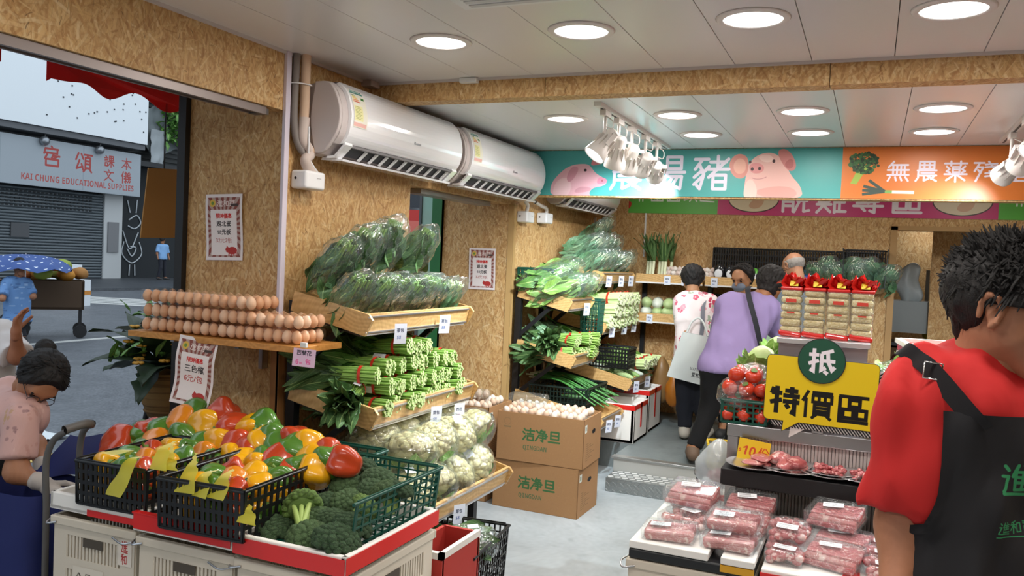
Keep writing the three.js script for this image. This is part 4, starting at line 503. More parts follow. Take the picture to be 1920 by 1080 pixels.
ventCrate('worn cream vented crate marked A5 under the pepper stall', [-2.41, 0, -2.31], 0.37, 0.54, CY - 0.02, 0.03, (t) => {
  const zf = 0.2765, m1 = crateMark((g) => { g.fillStyle = '#d8cfbf'; g.fillRect(0, 0, 256, 256); g.font = '120px serif'; g.fillStyle = '#4c443a'; g.fillText('A5', 10, 150); write(g, '包和', 150, 90, 44, 4, '#7a7064'); }); part(t, 'paper_mark', mv(new THREE.PlaneGeometry(0.14, 0.085), -0.02, 0.35, zf), m1, 'handwritten A5 notice');
  const m2 = crateMark((g) => { g.fillStyle = '#ddd3c6'; g.fillRect(0, 0, 256, 256); write(g, '進', 60, 10, 120, 13, '#b0302e'); write(g, '和', 60, 134, 110, 13, '#b0302e'); }); part(t, 'shop_mark', mv(new THREE.PlaneGeometry(0.06, 0.09), 0.145, 0.475, zf), m2, 'red painted characters');
});
ventCrate('cream vented crate with a yellow stain in the middle of the pepper stall', [-1.985, 0, -2.3], 0.385, 0.54, CY - 0.02, 0.02, (t) => { const zf = 0.2765; part(t, 'stain', mv(new THREE.CircleGeometry(0.022, 9), 0.13, 0.455, zf), std(0x8d7c4a, 0.9), 'dull yellow stain'); const m = crateMark((g) => { g.fillStyle = '#d8cfbf'; g.fillRect(0, 0, 256, 256); write(g, '三元', 30, 70, 90, 9, '#5c5448'); }); part(t, 'paper_mark', mv(new THREE.PlaneGeometry(0.12, 0.08), -0.04, 0.36, zf), m, 'handwritten notice'); });
ventCrate('cream vented crate under the broccoli basket', [-1.57, 0, -2.3], 0.385, 0.54, CY - 0.02, 0.0);
foamTray('white foam tray under the left black basket of peppers', [-2.42, CY, -2.3], 0.4, 0.53, 0.06, { turn: 0.03, tape: [[-0.02, 0.21, 0.0, 0.022]] });
foamTray('foam tray sealed with red tape under the right black basket of peppers', [-1.99, CY, -2.285], 0.41, 0.55, 0.06, { turn: 0.02, tape: [[-0.2, 0.2, 0.008, 0.058]], rimTape: true });
foamTray('foam tray sealed with red tape under the broccoli', [-1.565, CY, -2.29], 0.42, 0.56, 0.06, { tape: [[-0.205, 0.208, 0.0, 0.052]], sideTape: [0.004, 0.055] });
const TOPY = CY + 0.02;
basket('plastic_basket', 'black slotted basket of peppers beside the blue trolley', [-2.33, TOPY + 0.02, -2.25], 0.05, 0.3, 0.44, 0.15, { nx: 14, ny: 4, lean: 0.04, bw: 0.0125 });
basket('plastic_basket', 'black slotted basket of peppers with yellow nets hanging over it', [-1.9, TOPY + 0.02, -2.22], 0.06, 0.32, 0.46, 0.16, { nx: 15, ny: 4, lean: 0.05, bw: 0.0125 });
basket('plastic_basket', 'green lattice basket open at the front holding broccoli', [-1.6, TOPY + 0.0, -2.36], -0.02, 0.4, 0.5, 0.17, { m: GREENP, nx: 10, ny: 6, nd: 12, bw: 0.006, lean: 0.12, front: false });
basket('plastic_basket', 'dark green basket edge behind the peppers', [-1.95, TOPY, -2.66], 0.0, 0.5, 0.2, 0.16, { m: GREENP, nx: 12, ny: 5, nd: 5, bw: 0.006 });
// ---------- bell peppers ----------
const pepMat = { R: phy(0xb9401f, 0.22, { clearcoat: 0.5 }), Y: phy(0xe3a414, 0.22, { clearcoat: 0.5 }), G: phy(0x4d7a2c, 0.22, { clearcoat: 0.5 }), O: phy(0xd9821a, 0.22, { clearcoat: 0.5 }) }, pepName = { R: 'red', Y: 'yellow', G: 'green', O: 'orange' };
const pepGeo = [1, 2, 3].map((s) => { const R = rng(s * 7), g = weld(new THREE.SphereGeometry(1, 26, 18)), lob = s === 2 ? 3 : 4, ph = R() * 6; return deform(g, (v) => { const th = Math.atan2(v.z, v.x), yy = v.y, rr = Math.hypot(v.x, v.z), l = 1 + 0.15 * Math.cos(lob * th + ph) * (1 - 0.3 * Math.abs(yy)) + 0.04 * noise(v.x * 2 + s, v.y * 2, v.z * 2), tap = 1 - 0.14 * sstep(0.2, -1, yy); let y = yy * (1.08 + 0.1 * s / 3); if (yy > 0.72) y -= (1 - rr) * 0.42 * (yy - 0.72) / 0.28; if (yy < -0.8) y += (1 - rr) * 0.1; v.set(Math.cos(th) * Math.pow(rr, 0.8) * l * tap * 0.047, y * 0.047, Math.sin(th) * Math.pow(rr, 0.8) * l * tap * 0.047); }); });
const pepStem = merged([tube([V(0, 0.032, 0), V(0.001, 0.05, 0), V(0.006, 0.062, 0.003)], 0.0055, 8, 7), lathe([[0.001, 0.04], [0.014, 0.038], [0.016, 0.034]], 10)]), stemM = std(0x6f8a3a, 0.6);
const netM = phy(0xe2d838, 0.7, { transmission: 0.5, thickness: 0 });
const pepProto = {};
function pepper(col, k, pos, rot, s, extra = '', group) { const key = col + k; let o; const label = `${pepName[col]} bell pepper ${extra}`; if (!pepProto[key]) { o = thing('bell_pepper', label, 'pepper'); part(o, 'fruit', pepGeo[k], pepMat[col]); part(o, 'stem', pepStem, stemM, 'green stem'); pepProto[key] = o; } else { o = pepProto[key].clone(); o.name = numbered('bell_pepper'); o.userData = { ...pepProto[key].userData }; scene.add(o); } o.userData.label = label; o.userData.group = group; o.position.copy(pos); o.rotation.set(...rot); o.scale.setScalar(s); return o; }
{
  const L = '290,320,R,1.45;420,330,G;400,258,G;460,300,O;500,238,G;425,240,R;600,190,O,1.1;655,148,G;712,205,Y,1.1;800,148,R,1.05;855,222,R,1.1;945,228,Y;1005,205,G;608,272,G,1.1;782,300,Y,1.1;872,306,R;950,316,R;1002,300,Y;1045,278,G;1085,312,G;1160,288,R;700,332,G,1.1;600,386,G;480,412,Y;758,412,G,1.1;832,380,Y;905,425,Y,1.15;998,410,G,1.1;1085,400,R,1.15;1168,342,G,1.1;1228,312,Y;1242,392,Y;1330,392,G;1402,392,R;1312,362,R;948,538,Y,1.15;1042,516,G,1.1;1140,462,R;1182,432,G;1255,442,Y;965,622,G;1012,636,G;1054,602,Y;958,682,G,0.8;462,482,Y;452,545,Y;882,690,O;330,420,G;560,330,G;660,250,Y;1090,480,Y;560,470,Y;720,480,G;840,500,Y;650,440,O;300,410,Y;250,400,R;380,470,G'.split(';');
  const R = rng(33); L.forEach((e, i) => { const [x, y, c, s] = e.split(','), u = 120 + x / 2.667, v = 720 + y / 2.667; let z = -2.14 - ((980 - v) / 200) * 0.49; z -= i > 47 ? 0.1 : 0; const p = pZ(u, v, z); pepper(c, i % 3, p, [R.r(-0.5, 0.5), R.r(-0.6, 0.5), (R() < 0.5 ? 1 : -1) * R.r(1.1, 1.75)], (+s || 1) * 1.3, 'in the heap on the black baskets', pepName[c] + ' peppers in the heap'); });
}
{ // peppers filling the baskets under the heap
  const R = rng(34), cs = ['Y', 'G', 'R', 'Y', 'G', 'O']; let n = 0;
  for (const [cx, cz, w, nx] of [[-2.33, -2.25, 0.24, 3], [-1.9, -2.22, 0.26, 3]]) for (let l = 0; l < 2; l++) for (let i = 0; i < nx; i++) for (let j = 0; j < 4; j++) { const c = cs[n++ % 6]; pepper(c, n % 3, V(cx - w / 2 + 0.04 + i * (w - 0.08) / (nx - 1) + R.r(-0.01, 0.01), TOPY + 0.075 + l * 0.075, cz + 0.16 - j * 0.1), [R.r(-0.5, 0.5), R() * 6.28, R.r(1.1, 1.75)], 0.95, 'low inside a black basket', pepName[c] + ' peppers low in the baskets'); }
}
// yellow net ends hanging from the packs of peppers
{
  const nets = [[[300, 370], [320, 330], [215, 350], 'low'], [[395, 365], [335, 385], [245, 560], 'a'], [[555, 285], [500, 330], [470, 430], 'b'], [[545, 300], [530, 360], [520, 430], 'c'], [[660, 345], [640, 420], [600, 545], 'd'], [[770, 430], [700, 460], [670, 565], 'e'], [[850, 425], [800, 470], [750, 575], 'f'], [[900, 545], [910, 610], [912, 700], 'g'], [[1040, 235], [1100, 225], [1150, 215], 'h']];
  const R = rng(44); nets.forEach(([a, b, c], i) => {
    const P = (q, dz) => { const u = 120 + q[0] / 2.667, v = 720 + q[1] / 2.667; return pZ(u, v, dz); }, za = i === 8 ? -2.6 : -2.1 - R.r(0, 0.04), zc = i === 8 ? -2.62 : -1.965;
    const A = P(a, za), B = P(b, (za + zc) / 2 + 0.03), C = P(c, zc), cur = new THREE.CatmullRomCurve3([A, B, C]), n = 14, pts = cur.getPoints(n), w = pts.map((_, k) => 0.014 + 0.085 * sstep(0, 1, k / n)), g = ribbon(pts, V(1, 0.1, 0.25).normalize(), w); deform(g, (v, k) => { v.z += 0.006 * Math.sin(v.x * 160 + i); });
    single('pepper_net', g, netM, i === 8 ? 'yellow net end lying over the back of the pepper heap' : i === 0 ? 'short yellow net end on the big red pepper' : 'yellow net end hanging over the front of a black basket', 'net bag', i && i < 8 ? 'yellow net ends over the baskets' : undefined);
  });
}
// ---------- broccoli ----------
{
  const mk = [broccoliMaker(1), broccoliMaker(2), broccoliMaker(5, { rad: 0.055 })], R = rng(55);
  const L = [[130, 735, 1.15], [390, 790, 1.1], [600, 820, 1.15], [560, 645, 0.85], [690, 520, 1], [720, 700, 0.95], [540, 530, 0.9], [680, 400, 0.95], [780, 270, 0.9], [920, 350, 1], [985, 450, 1], [630, 330, 0.8], [880, 430, 0.9], [480, 640, 0.9], [1060, 440, 0.8]];
  L.forEach(([x, y, s], i) => { const u = 480 + x / 4, v = 810 + y / 4, z = -2.1 - ((1010 - v) / 130) * 0.4; spawn('broc' + i % 3, mk[i % 3], pZ(u, v + 6, z), [R.r(0.0, 0.6), R() * 6.28, R.r(-0.2, 0.2)], i < 3 ? 'large dark broccoli head at the open front of the green basket' : 'dark green broccoli head inside the green lattice basket', i < 3 ? 'broccoli at the front' : 'broccoli in the basket', s * 0.86); });
  const p = pZ(480 + 350 / 4, 810 + 575 / 4, -2.2); const o = spawn('brocS', broccoliMaker(9, { rad: 0.046, stalk: 0.085 }), p, [-1.25, 0.1, 0.5], 'paler broccoli lying on its side with its stalk showing'); o.scale.setScalar(0.95); const lm = std(0x6f8f45, 0.7, { bumpMap: bumpT, bumpScale: 0.004 }); o.children[0].material = lm;
  const p2 = pZ(480 + 810 / 4, 810 + 570 / 4, -2.24); const o2 = spawn('brocS', null, p2, [-0.7, -0.9, -0.2], 'small pale broccoli with its stalk showing beside the basket side'); o2.scale.setScalar(0.7); [protos.broc1, protos.broc2].forEach((q, i) => { q.children[0].material = std([0x61804f, 0x4a6a44][i], 0.8, { bumpMap: bumpT, bumpScale: 0.01 }); }); scene.children.filter((q) => /^broccoli/.test(q.name)).forEach((q) => { for (const k of ['broc1', 'broc2']) if (q.children[0].geometry === protos[k].children[0].geometry) q.children[0].material = protos[k].children[0].material; });
}
// ---------- egg shelf ----------
{
  const t = thing('egg_shelf', 'light wooden shelf board carrying the brown eggs on the pier', 'shelf', [-2.5, 1.115, P1Z + 0.14]); const s = new THREE.Shape(); s.moveTo(-0.46, -0.14); s.lineTo(0.46, -0.14); s.lineTo(0.46, 0.08); s.quadraticCurveTo(0.46, 0.13, 0.41, 0.13); s.lineTo(-0.46, 0.13); part(t, 'board', uvBox(extr(s, 0.022, 0.0015).rotateX(Math.PI / 2).translate(0, 0.023, 0), 0.5), std(0xf6d6a8, 0.45, { map: woodT })); part(t, 'bracket', [bx(-0.3, -0.12, -0.136, -0.28, -0.002, -0.1), bx(-0.3, -0.02, -0.136, -0.28, -0.002, 0.05)], STEEL); part(t, 'bracket', [bx(0.06, -0.12, -0.136, 0.08, -0.002, -0.1), bx(0.06, -0.02, -0.136, 0.08, -0.002, 0.05)], STEEL);
  const eggG = deform(weld(sph(0.0215, 14, 11)), (v) => { v.y *= 1.3; if (v.y > 0) { v.x *= 1 - v.y * 5.5; v.z *= 1 - v.y * 5.5; } }), eggM = [std(0xdfae88, 0.45), std(0xd6a27a, 0.45), std(0xe6bf9f, 0.45)], R = rng(66), cart = {};
  const carton = (n) => { const c = cart[n]; const w = 0.0468 * n; const label = 'clear plastic carton of brown eggs'; let o; if (!c) { o = thing('egg_carton', label, 'egg carton'); part(o, 'lid', mv(new RoundedBoxGeometry(w, 0.05, 0.19, 2, 0.008), 0, 0.034, 0), CLEAR, 'clear lid'); part(o, 'flange', [bx(-w / 2 - 0.004, 0.026, 0.09, w / 2 + 0.004, 0.0275, 0.101), bx(-w / 2 - 0.004, 0.026, -0.095, -w / 2, 0.0275, 0.095), bx(w / 2, 0.026, -0.095, w / 2 + 0.004, 0.0275, 0.095)], CLEAR); cart[n] = o; return o; } o = c.clone(); o.name = numbered('egg_carton'); o.userData = { ...c.userData }; scene.add(o); return o; };
  [[0, 18, 1.139], [1, 18, 1.2], [2, 13, 1.262]].forEach(([ly, n, y]) => {
    for (let i = 0; i < n; i++) for (let j = 0; j < 4; j++) { const o = single('egg', eggG, R.pick(eggM), ['brown egg in a carton on the shelf board', 'brown egg in the middle layer of cartons', 'brown egg in the top layer of cartons'][ly], 'egg', ['eggs in the lowest cartons', 'eggs in the middle cartons', 'eggs in the top cartons'][ly]); o.position.set(-2.925 + 0.0235 + i * 0.0472 + (ly === 1 ? 0.006 : 0) + Math.floor(i / 6) * 0.002, y + 0.032, -2.705 - j * 0.0468); o.rotation.set(R.r(-0.1, 0.1), R() * 6, R.r(-0.1, 0.1)); }
    for (let c = 0; c * 6 < n; c++) { const k = Math.min(6, n - c * 6); if (k < 2) continue; const o = carton(k); o.position.set(-2.925 + (c * 6 + k / 2) * 0.0472 + c * 0.002 + (ly === 1 ? 0.006 : 0), y, -2.775); o.userData.label = ['clear egg carton standing on the shelf board', 'clear egg carton in the middle of the stack', 'clear egg carton on top of the stack'][ly]; o.userData.group = 'egg cartons, layer ' + ['below', 'between', 'above'][ly]; }
  });
  // price poster hanging from the board and the pink tag
  const c = pZ(365, 697, -2.655), g = grid(0.19, 0.285, 4, 18, (v) => { const k = Math.max(0, 0.1425 - v.y); v.z += 0.05 * Math.pow(k, 1.4) + 0.006 * Math.sin(v.y * 30); v.x -= (v.y < 0 ? 0.1 * v.y * v.y : 0); }); const p = single('poster', g, std(0xffffff, 0.7, { map: pPep }), 'three colour pepper price poster hanging from the egg shelf', 'poster'); p.position.copy(c); p.rotation.set(0, 0.12, -0.1);
  const [tc, tg] = cv(192, 140); tg.fillStyle = '#e2c3dd'; tg.fillRect(0, 0, 192, 140); write(tg, '西蘭花', 30, 12, 40, 5, '#3d3542'); tg.font = 'bold 52px sans-serif'; tg.fillStyle = '#e0559a'; tg.fillText('6', 26, 122); tg.font = 'bold 24px sans-serif'; tg.fillText('00', 60, 122); write(tg, '包', 110, 76, 44, 6, '#e0559a'); const q = single('price_tag', cb(0.1, 0.07, 0.001), std(0xffffff, 0.6, { map: ctex(tc, false) }), 'pink handwritten price tag under the corner of the egg shelf', 'price tag'); q.position.copy(pZ(570, 671, -2.652)); q.rotation.set(-0.1, 0.1, -0.02);
  const clipm = single('tag_clip', cb(0.028, 0.02, 0.014, 0, 0, 0, 0.002), WHITEM, 'white clip holding the pink price tag', 'clip'); clipm.position.copy(pZ(570, 647, -2.655));
}
// ---------- below the cauliflower tray ----------
{
  const t = thing('foam_tray', 'open white box with red sides beside the broccoli crate', 'box', [-1.44, 0, -2.78], 0); part(t, 'walls', [bx(-0.08, 0, 0.14, 0.08, 0.45, 0.155), bx(-0.08, 0, -0.155, 0.08, 0.45, -0.14), bx(0.065, 0, -0.15, 0.08, 0.45, 0.15), bx(-0.08, 0, -0.15, -0.065, 0.45, 0.15), bx(-0.08, 0, -0.15, 0.08, 0.02, 0.15)], std(0xb5352c, 0.6)); part(t, 'white_edge', [bx(-0.082, 0.43, 0.138, 0.082, 0.454, 0.158), bx(0.063, 0.43, -0.158, 0.082, 0.454, 0.158)], FOAM);
  basket('plastic_basket', 'black basket of wrapped greens under the cauliflower tray', [-1.55, 0.05, -3.1], 0.1, 0.3, 0.42, 0.3, { nx: 12, ny: 8, nd: 14, lean: 0.06 }); spawn('bag0', null, [-1.5, 0.33, -3.05], [0.2, 0.6, 0.1], 'bag of dark greens lying in the black basket under the cauliflower tray'); spawn('bag1', null, [-1.58, 0.26, -3.15], [0.2, 2.2, 0.1], 'bag of dark greens at the bottom of the black basket');
}
// ---------- shelves further back along the street wall ----------
const [uA, uB, uC] = shelfUnit(-5.45, -5.97, 0, ['upper wooden tray of bagged lettuce beyond the second pier', 'middle wooden tray of dark tied greens beyond the second pier', 'low wooden tray with a basket of scallions behind the egg boxes'], 'black shelf frame beyond the second pier');
const [vA, vB, vC] = shelfUnit(-6.16, -7.08, RISE, ['upper wooden tray of bagged kale next to the back wall', 'middle wooden tray of pale celery bundles next to the back wall', 'low wooden tray of mixed squash next to the back wall'], 'black shelf frame next to the back wall');
priceTag(uA, -5.78, 0, 0.01, 'price tag on the tray of bagged lettuce'); priceTag(uC, -5.6, 0, 0, 'price tag on the low scallion tray'); priceTag(uC, -5.82, 0, 0, 'price tag on the low scallion tray'); for (const z of [-6.3, -6.65, -6.95]) { priceTag(vA, z, 0, 0, 'price tag on the tray of bagged kale'); priceTag(vB, z, 0, 0, 'price tag on the tray of celery bundles'); priceTag(vC, z, 0, 0, 'price tag on the low tray of squash'); }
const lettuceBag = bagMaker(21, LEAF_L, STEM_P, 0.34, 0.18, 0.14, 44), lettuce2 = bagMaker(22, LEAF_M, STEM_P, 0.34, 0.18, 0.14, 50), kaleBag = bagMaker(23, LEAF_B, STEM_W, 0.34, 0.18, 0.13, 44), celery = bundleMaker(24, LEAF_L, { name: 'celery_bundle', mS: STEM_P, mE: STEM_W, r: 0.05, ns: 18, sr: 0.011, ll: 0.22, lw: 0.07 }), darkB = bundleMaker(25, LEAF_B, { name: 'spinach_bundle', ll: 0.24, nl: 40, lw: 0.08, sticker: true }), darkB2 = bundleMaker(26, LEAF_D, { name: 'spinach_bundle', ll: 0.24, nl: 44, lw: 0.075 }), greenEnd = bundleMaker(27, LEAF_M, { name: 'celery_bundle', mS: std(0x9cc45e, 0.5), r: 0.055, ns: 34 });
{
  const R = rng(71), G = 'bagged lettuce on the upper tray'; for (let i = 0; i < 5; i++) { spawn(i % 2 ? 'let2' : 'let1', i % 2 ? lettuce2 : lettuceBag, onTray(uA, 0.13, -5.51 - i * 0.1, 0.1), [R.r(-0.3, 0.3), Math.PI + R.r(-0.2, 0.2), -0.45], i % 2 ? 'clear bag of mid green lettuce on the upper tray beyond the pier' : 'clear bag of light green lettuce on the upper tray beyond the pier', G, 1.15); }
  for (let i = 0; i < 4; i++) spawn(i % 2 ? 'let1' : 'let2', null, onTray(uA, 0.27, -5.53 - i * 0.11, 0.15 + 0.02 * i), [R.r(-0.3, 0.3), Math.PI + R.r(-0.4, 0.4), -0.4], 'clear bag of lettuce on top of the row beyond the pier', 'bagged lettuce, upper layer', 1.0);
  for (let r = 0; r < 2; r++) for (let i = 0; i < 5 - r; i++) spawn((i + r) % 2 ? 'dk1' : 'dk2', (i + r) % 2 ? darkB : darkB2, onTray(uB, 0.12 + R.r(-0.03, 0.04), -5.52 - i * 0.095 - r * 0.05, 0.055 + r * 0.09), [R() * 6, R.r(-0.6, 0.6), R.r(-0.1, 0.1)], 'dark spinach bundle on the middle tray beyond the pier', 'spinach bundles'); for (const [d, z, u] of [[0.07, -5.84, 0.06], [0.08, -5.93, 0.06], [0.07, -5.88, 0.15]]) spawn('ge', greenEnd, onTray(uB, d, z, u), [R() * 6, 0.1, -0.1], 'bright green stem bundle at the end of the spinach tray', 'bright stem bundles');
  spawn('dk2', null, onTray(uB, 0.2, -5.5, 0.14), [1, 1.9, 0.1], 'spinach bundle hanging its leaves over the side of the tray beyond the pier');
  const sw = single('taro_root', deform(ell(0.05, 0.04, 0.045, 0, 0, 0, 16, 12), (v) => v.multiplyScalar(1 + 0.15 * fbm(v.x * 40, v.y * 40, v.z * 40))), std(0x77655b, 0.9), 'brown taro root at the end of the spinach tray', 'taro'); sw.position.copy(onTray(uB, 0.03, -5.955, 0.06));
  basket('plastic_basket', 'dark green basket standing behind the bagged lettuce', [-2.2, 1.32, -5.6], 0, 0.26, 0.2, 0.14, { m: GREENP, nx: 8, ny: 4, nd: 6 });
  const gb = basket('plastic_basket', 'green lattice basket standing on the end of the tray between lettuce and celery', [-1.94, 0.98, -6.05], 0.1, 0.13, 0.16, 0.26, { m: GREENP, nx: 5, ny: 8, nd: 6, bw: 0.005 }); 
  basket('plastic_basket', 'black basket of cucumbers and scallions on the low tray behind the egg boxes', [-1.98, 0.5, -5.7], 0, 0.42, 0.46, 0.14, { m: std(0x12221d, 0.4), nx: 16, ny: 4, nd: 16, tilt: 0 });
  // scallions lying out over the basket, cucumbers inside
  for (let i = 0; i < 12; i++) { const z = -5.52 - i * 0.03, a = R.r(-0.05, 0.1), A = V(-2.2 + R.r(-0.04, 0.04), 0.66 + R.r(0, 0.04), z - 0.1), B = V(-1.95, 0.66 + R.r(0, 0.03), z + a), C = V(-1.66 + R.r(-0.05, 0.04), 0.54 + R.r(-0.03, 0.05), z + a * 1.5); const t = thing('scallion', 'long green scallion lying over the basket behind the egg boxes', 'scallion', [0, 0, 0], 0, 'scallions over the basket'); part(t, 'leaf', tube([A, B, C], 0.006, 14, 6), std(0x3d7a35, 0.5)); part(t, 'white_end', rod(A.clone().add(V(-0.06, 0.0, 0)), A, 0.006, 0.006, 6), STEM_W); }
  const cuc = deform(ell(0.11, 0.018, 0.018, 0, 0, 0, 18, 10), (v) => { v.y += v.x * v.x * 0.4; }); for (let i = 0; i < 7; i++) { const o = single('cucumber', cuc, std(0x3a5e33, 0.4), 'dark green cucumber in the basket behind the egg boxes', 'cucumber', 'cucumbers in the basket'); o.position.set(-1.83 + R.r(-0.05, 0.03), 0.57 + (i % 2) * 0.03, -5.55 - i * 0.05); o.rotation.y = R.r(-0.4, 0.4); }
}
{
  const R = rng(72); for (let r = 0; r < 2; r++) for (let i = 0; i < 6 - r; i++) spawn('kale', kaleBag, onTray(vA, 0.13 + r * 0.12, -6.24 - i * 0.15 - r * 0.06, 0.08 + r * 0.1), [R.r(-0.3, 0.3), Math.PI + R.r(-0.4, 0.4), -0.55 - R.r(0, 0.3)], r ? 'clear bag of blue green kale at the back of the upper tray' : 'clear bag of blue green kale at the front of the upper tray', r ? 'kale bags behind' : 'kale bags in front', 1.15);
  for (let i = 0; i < 3; i++) spawn('kale', null, [-2.2, 1.72 + 0.03 * i, -6.75 - i * 0.13], [R.r(-0.3, 0.3), 3.1, -1.0], 'clear bag of kale heaped highest against the wall', 'kale bags against the wall');
  for (let r = 0; r < 3; r++) for (let i = 0; i < 8 - r; i++) spawn('cel', celery, onTray(vB, 0.08, -6.22 - i * 0.105 - r * 0.05, 0.06 + r * 0.09), [R() * 6, R.r(-0.2, 0.2), R.r(-0.15, 0.1)], 'pale celery bundle tied with red tape on the middle tray', 'celery bundles', 1.2);
  const zuc = deform(ell(0.1, 0.024, 0.024, 0, 0, 0, 18, 10), (v) => { v.y += v.x * v.x * 0.3; v.z *= 1 + v.x * 1.2; }), cols = [[0x4a6b37, 'dark green'], [0xa8c087, 'pale green'], [0xc9d3c4, 'whitish'], [0x7fa25a, 'light green']]; const zm = cols.map(([c, n]) => [std(c, 0.4), n]);
  for (let r = 0; r < 2; r++) for (let j = 0; j < 3; j++) for (let i = 0; i < 11 - r; i++) { const [m, n] = zm[(i * 3 + j + r) % 4], o = single('squash', zuc, m, `${n} squash on the low tray next to the back wall`, 'squash', n + ' squash on the low tray'); o.position.copy(onTray(vC, 0.1 + j * 0.17 + R.r(-0.03, 0.03), -6.23 - i * 0.075, 0.03 + r * 0.05)); o.rotation.set(0, R.r(-0.7, 0.7), -0.2); }
  basket('plastic_basket', 'black basket at the near end of the low tray of squash', [-1.83, 0.72, -6.28], 0, 0.3, 0.2, 0.15, { nx: 12, ny: 5, nd: 8 });
  for (let i = 0; i < 5; i++) spawn('cel', null, onTray(vC, 0.08, -6.5 - i * 0.11, 0.14), [R() * 6, R.r(-0.3, 0.3), -0.1], 'pale green bundle lying on the squash', 'bundles on the squash');
  const on = sph(0.03, 12, 9); for (let i = 0; i < 9; i++) { const o = single('red_onion', on, std(0x6e2b3c, 0.4), 'red onion at the end of the low tray', 'onion', 'red onions'); o.position.copy(onTray(vC, 0.2 + (i % 3) * 0.055, -6.95 - Math.floor(i / 3) * 0.045, 0.11)); }
}
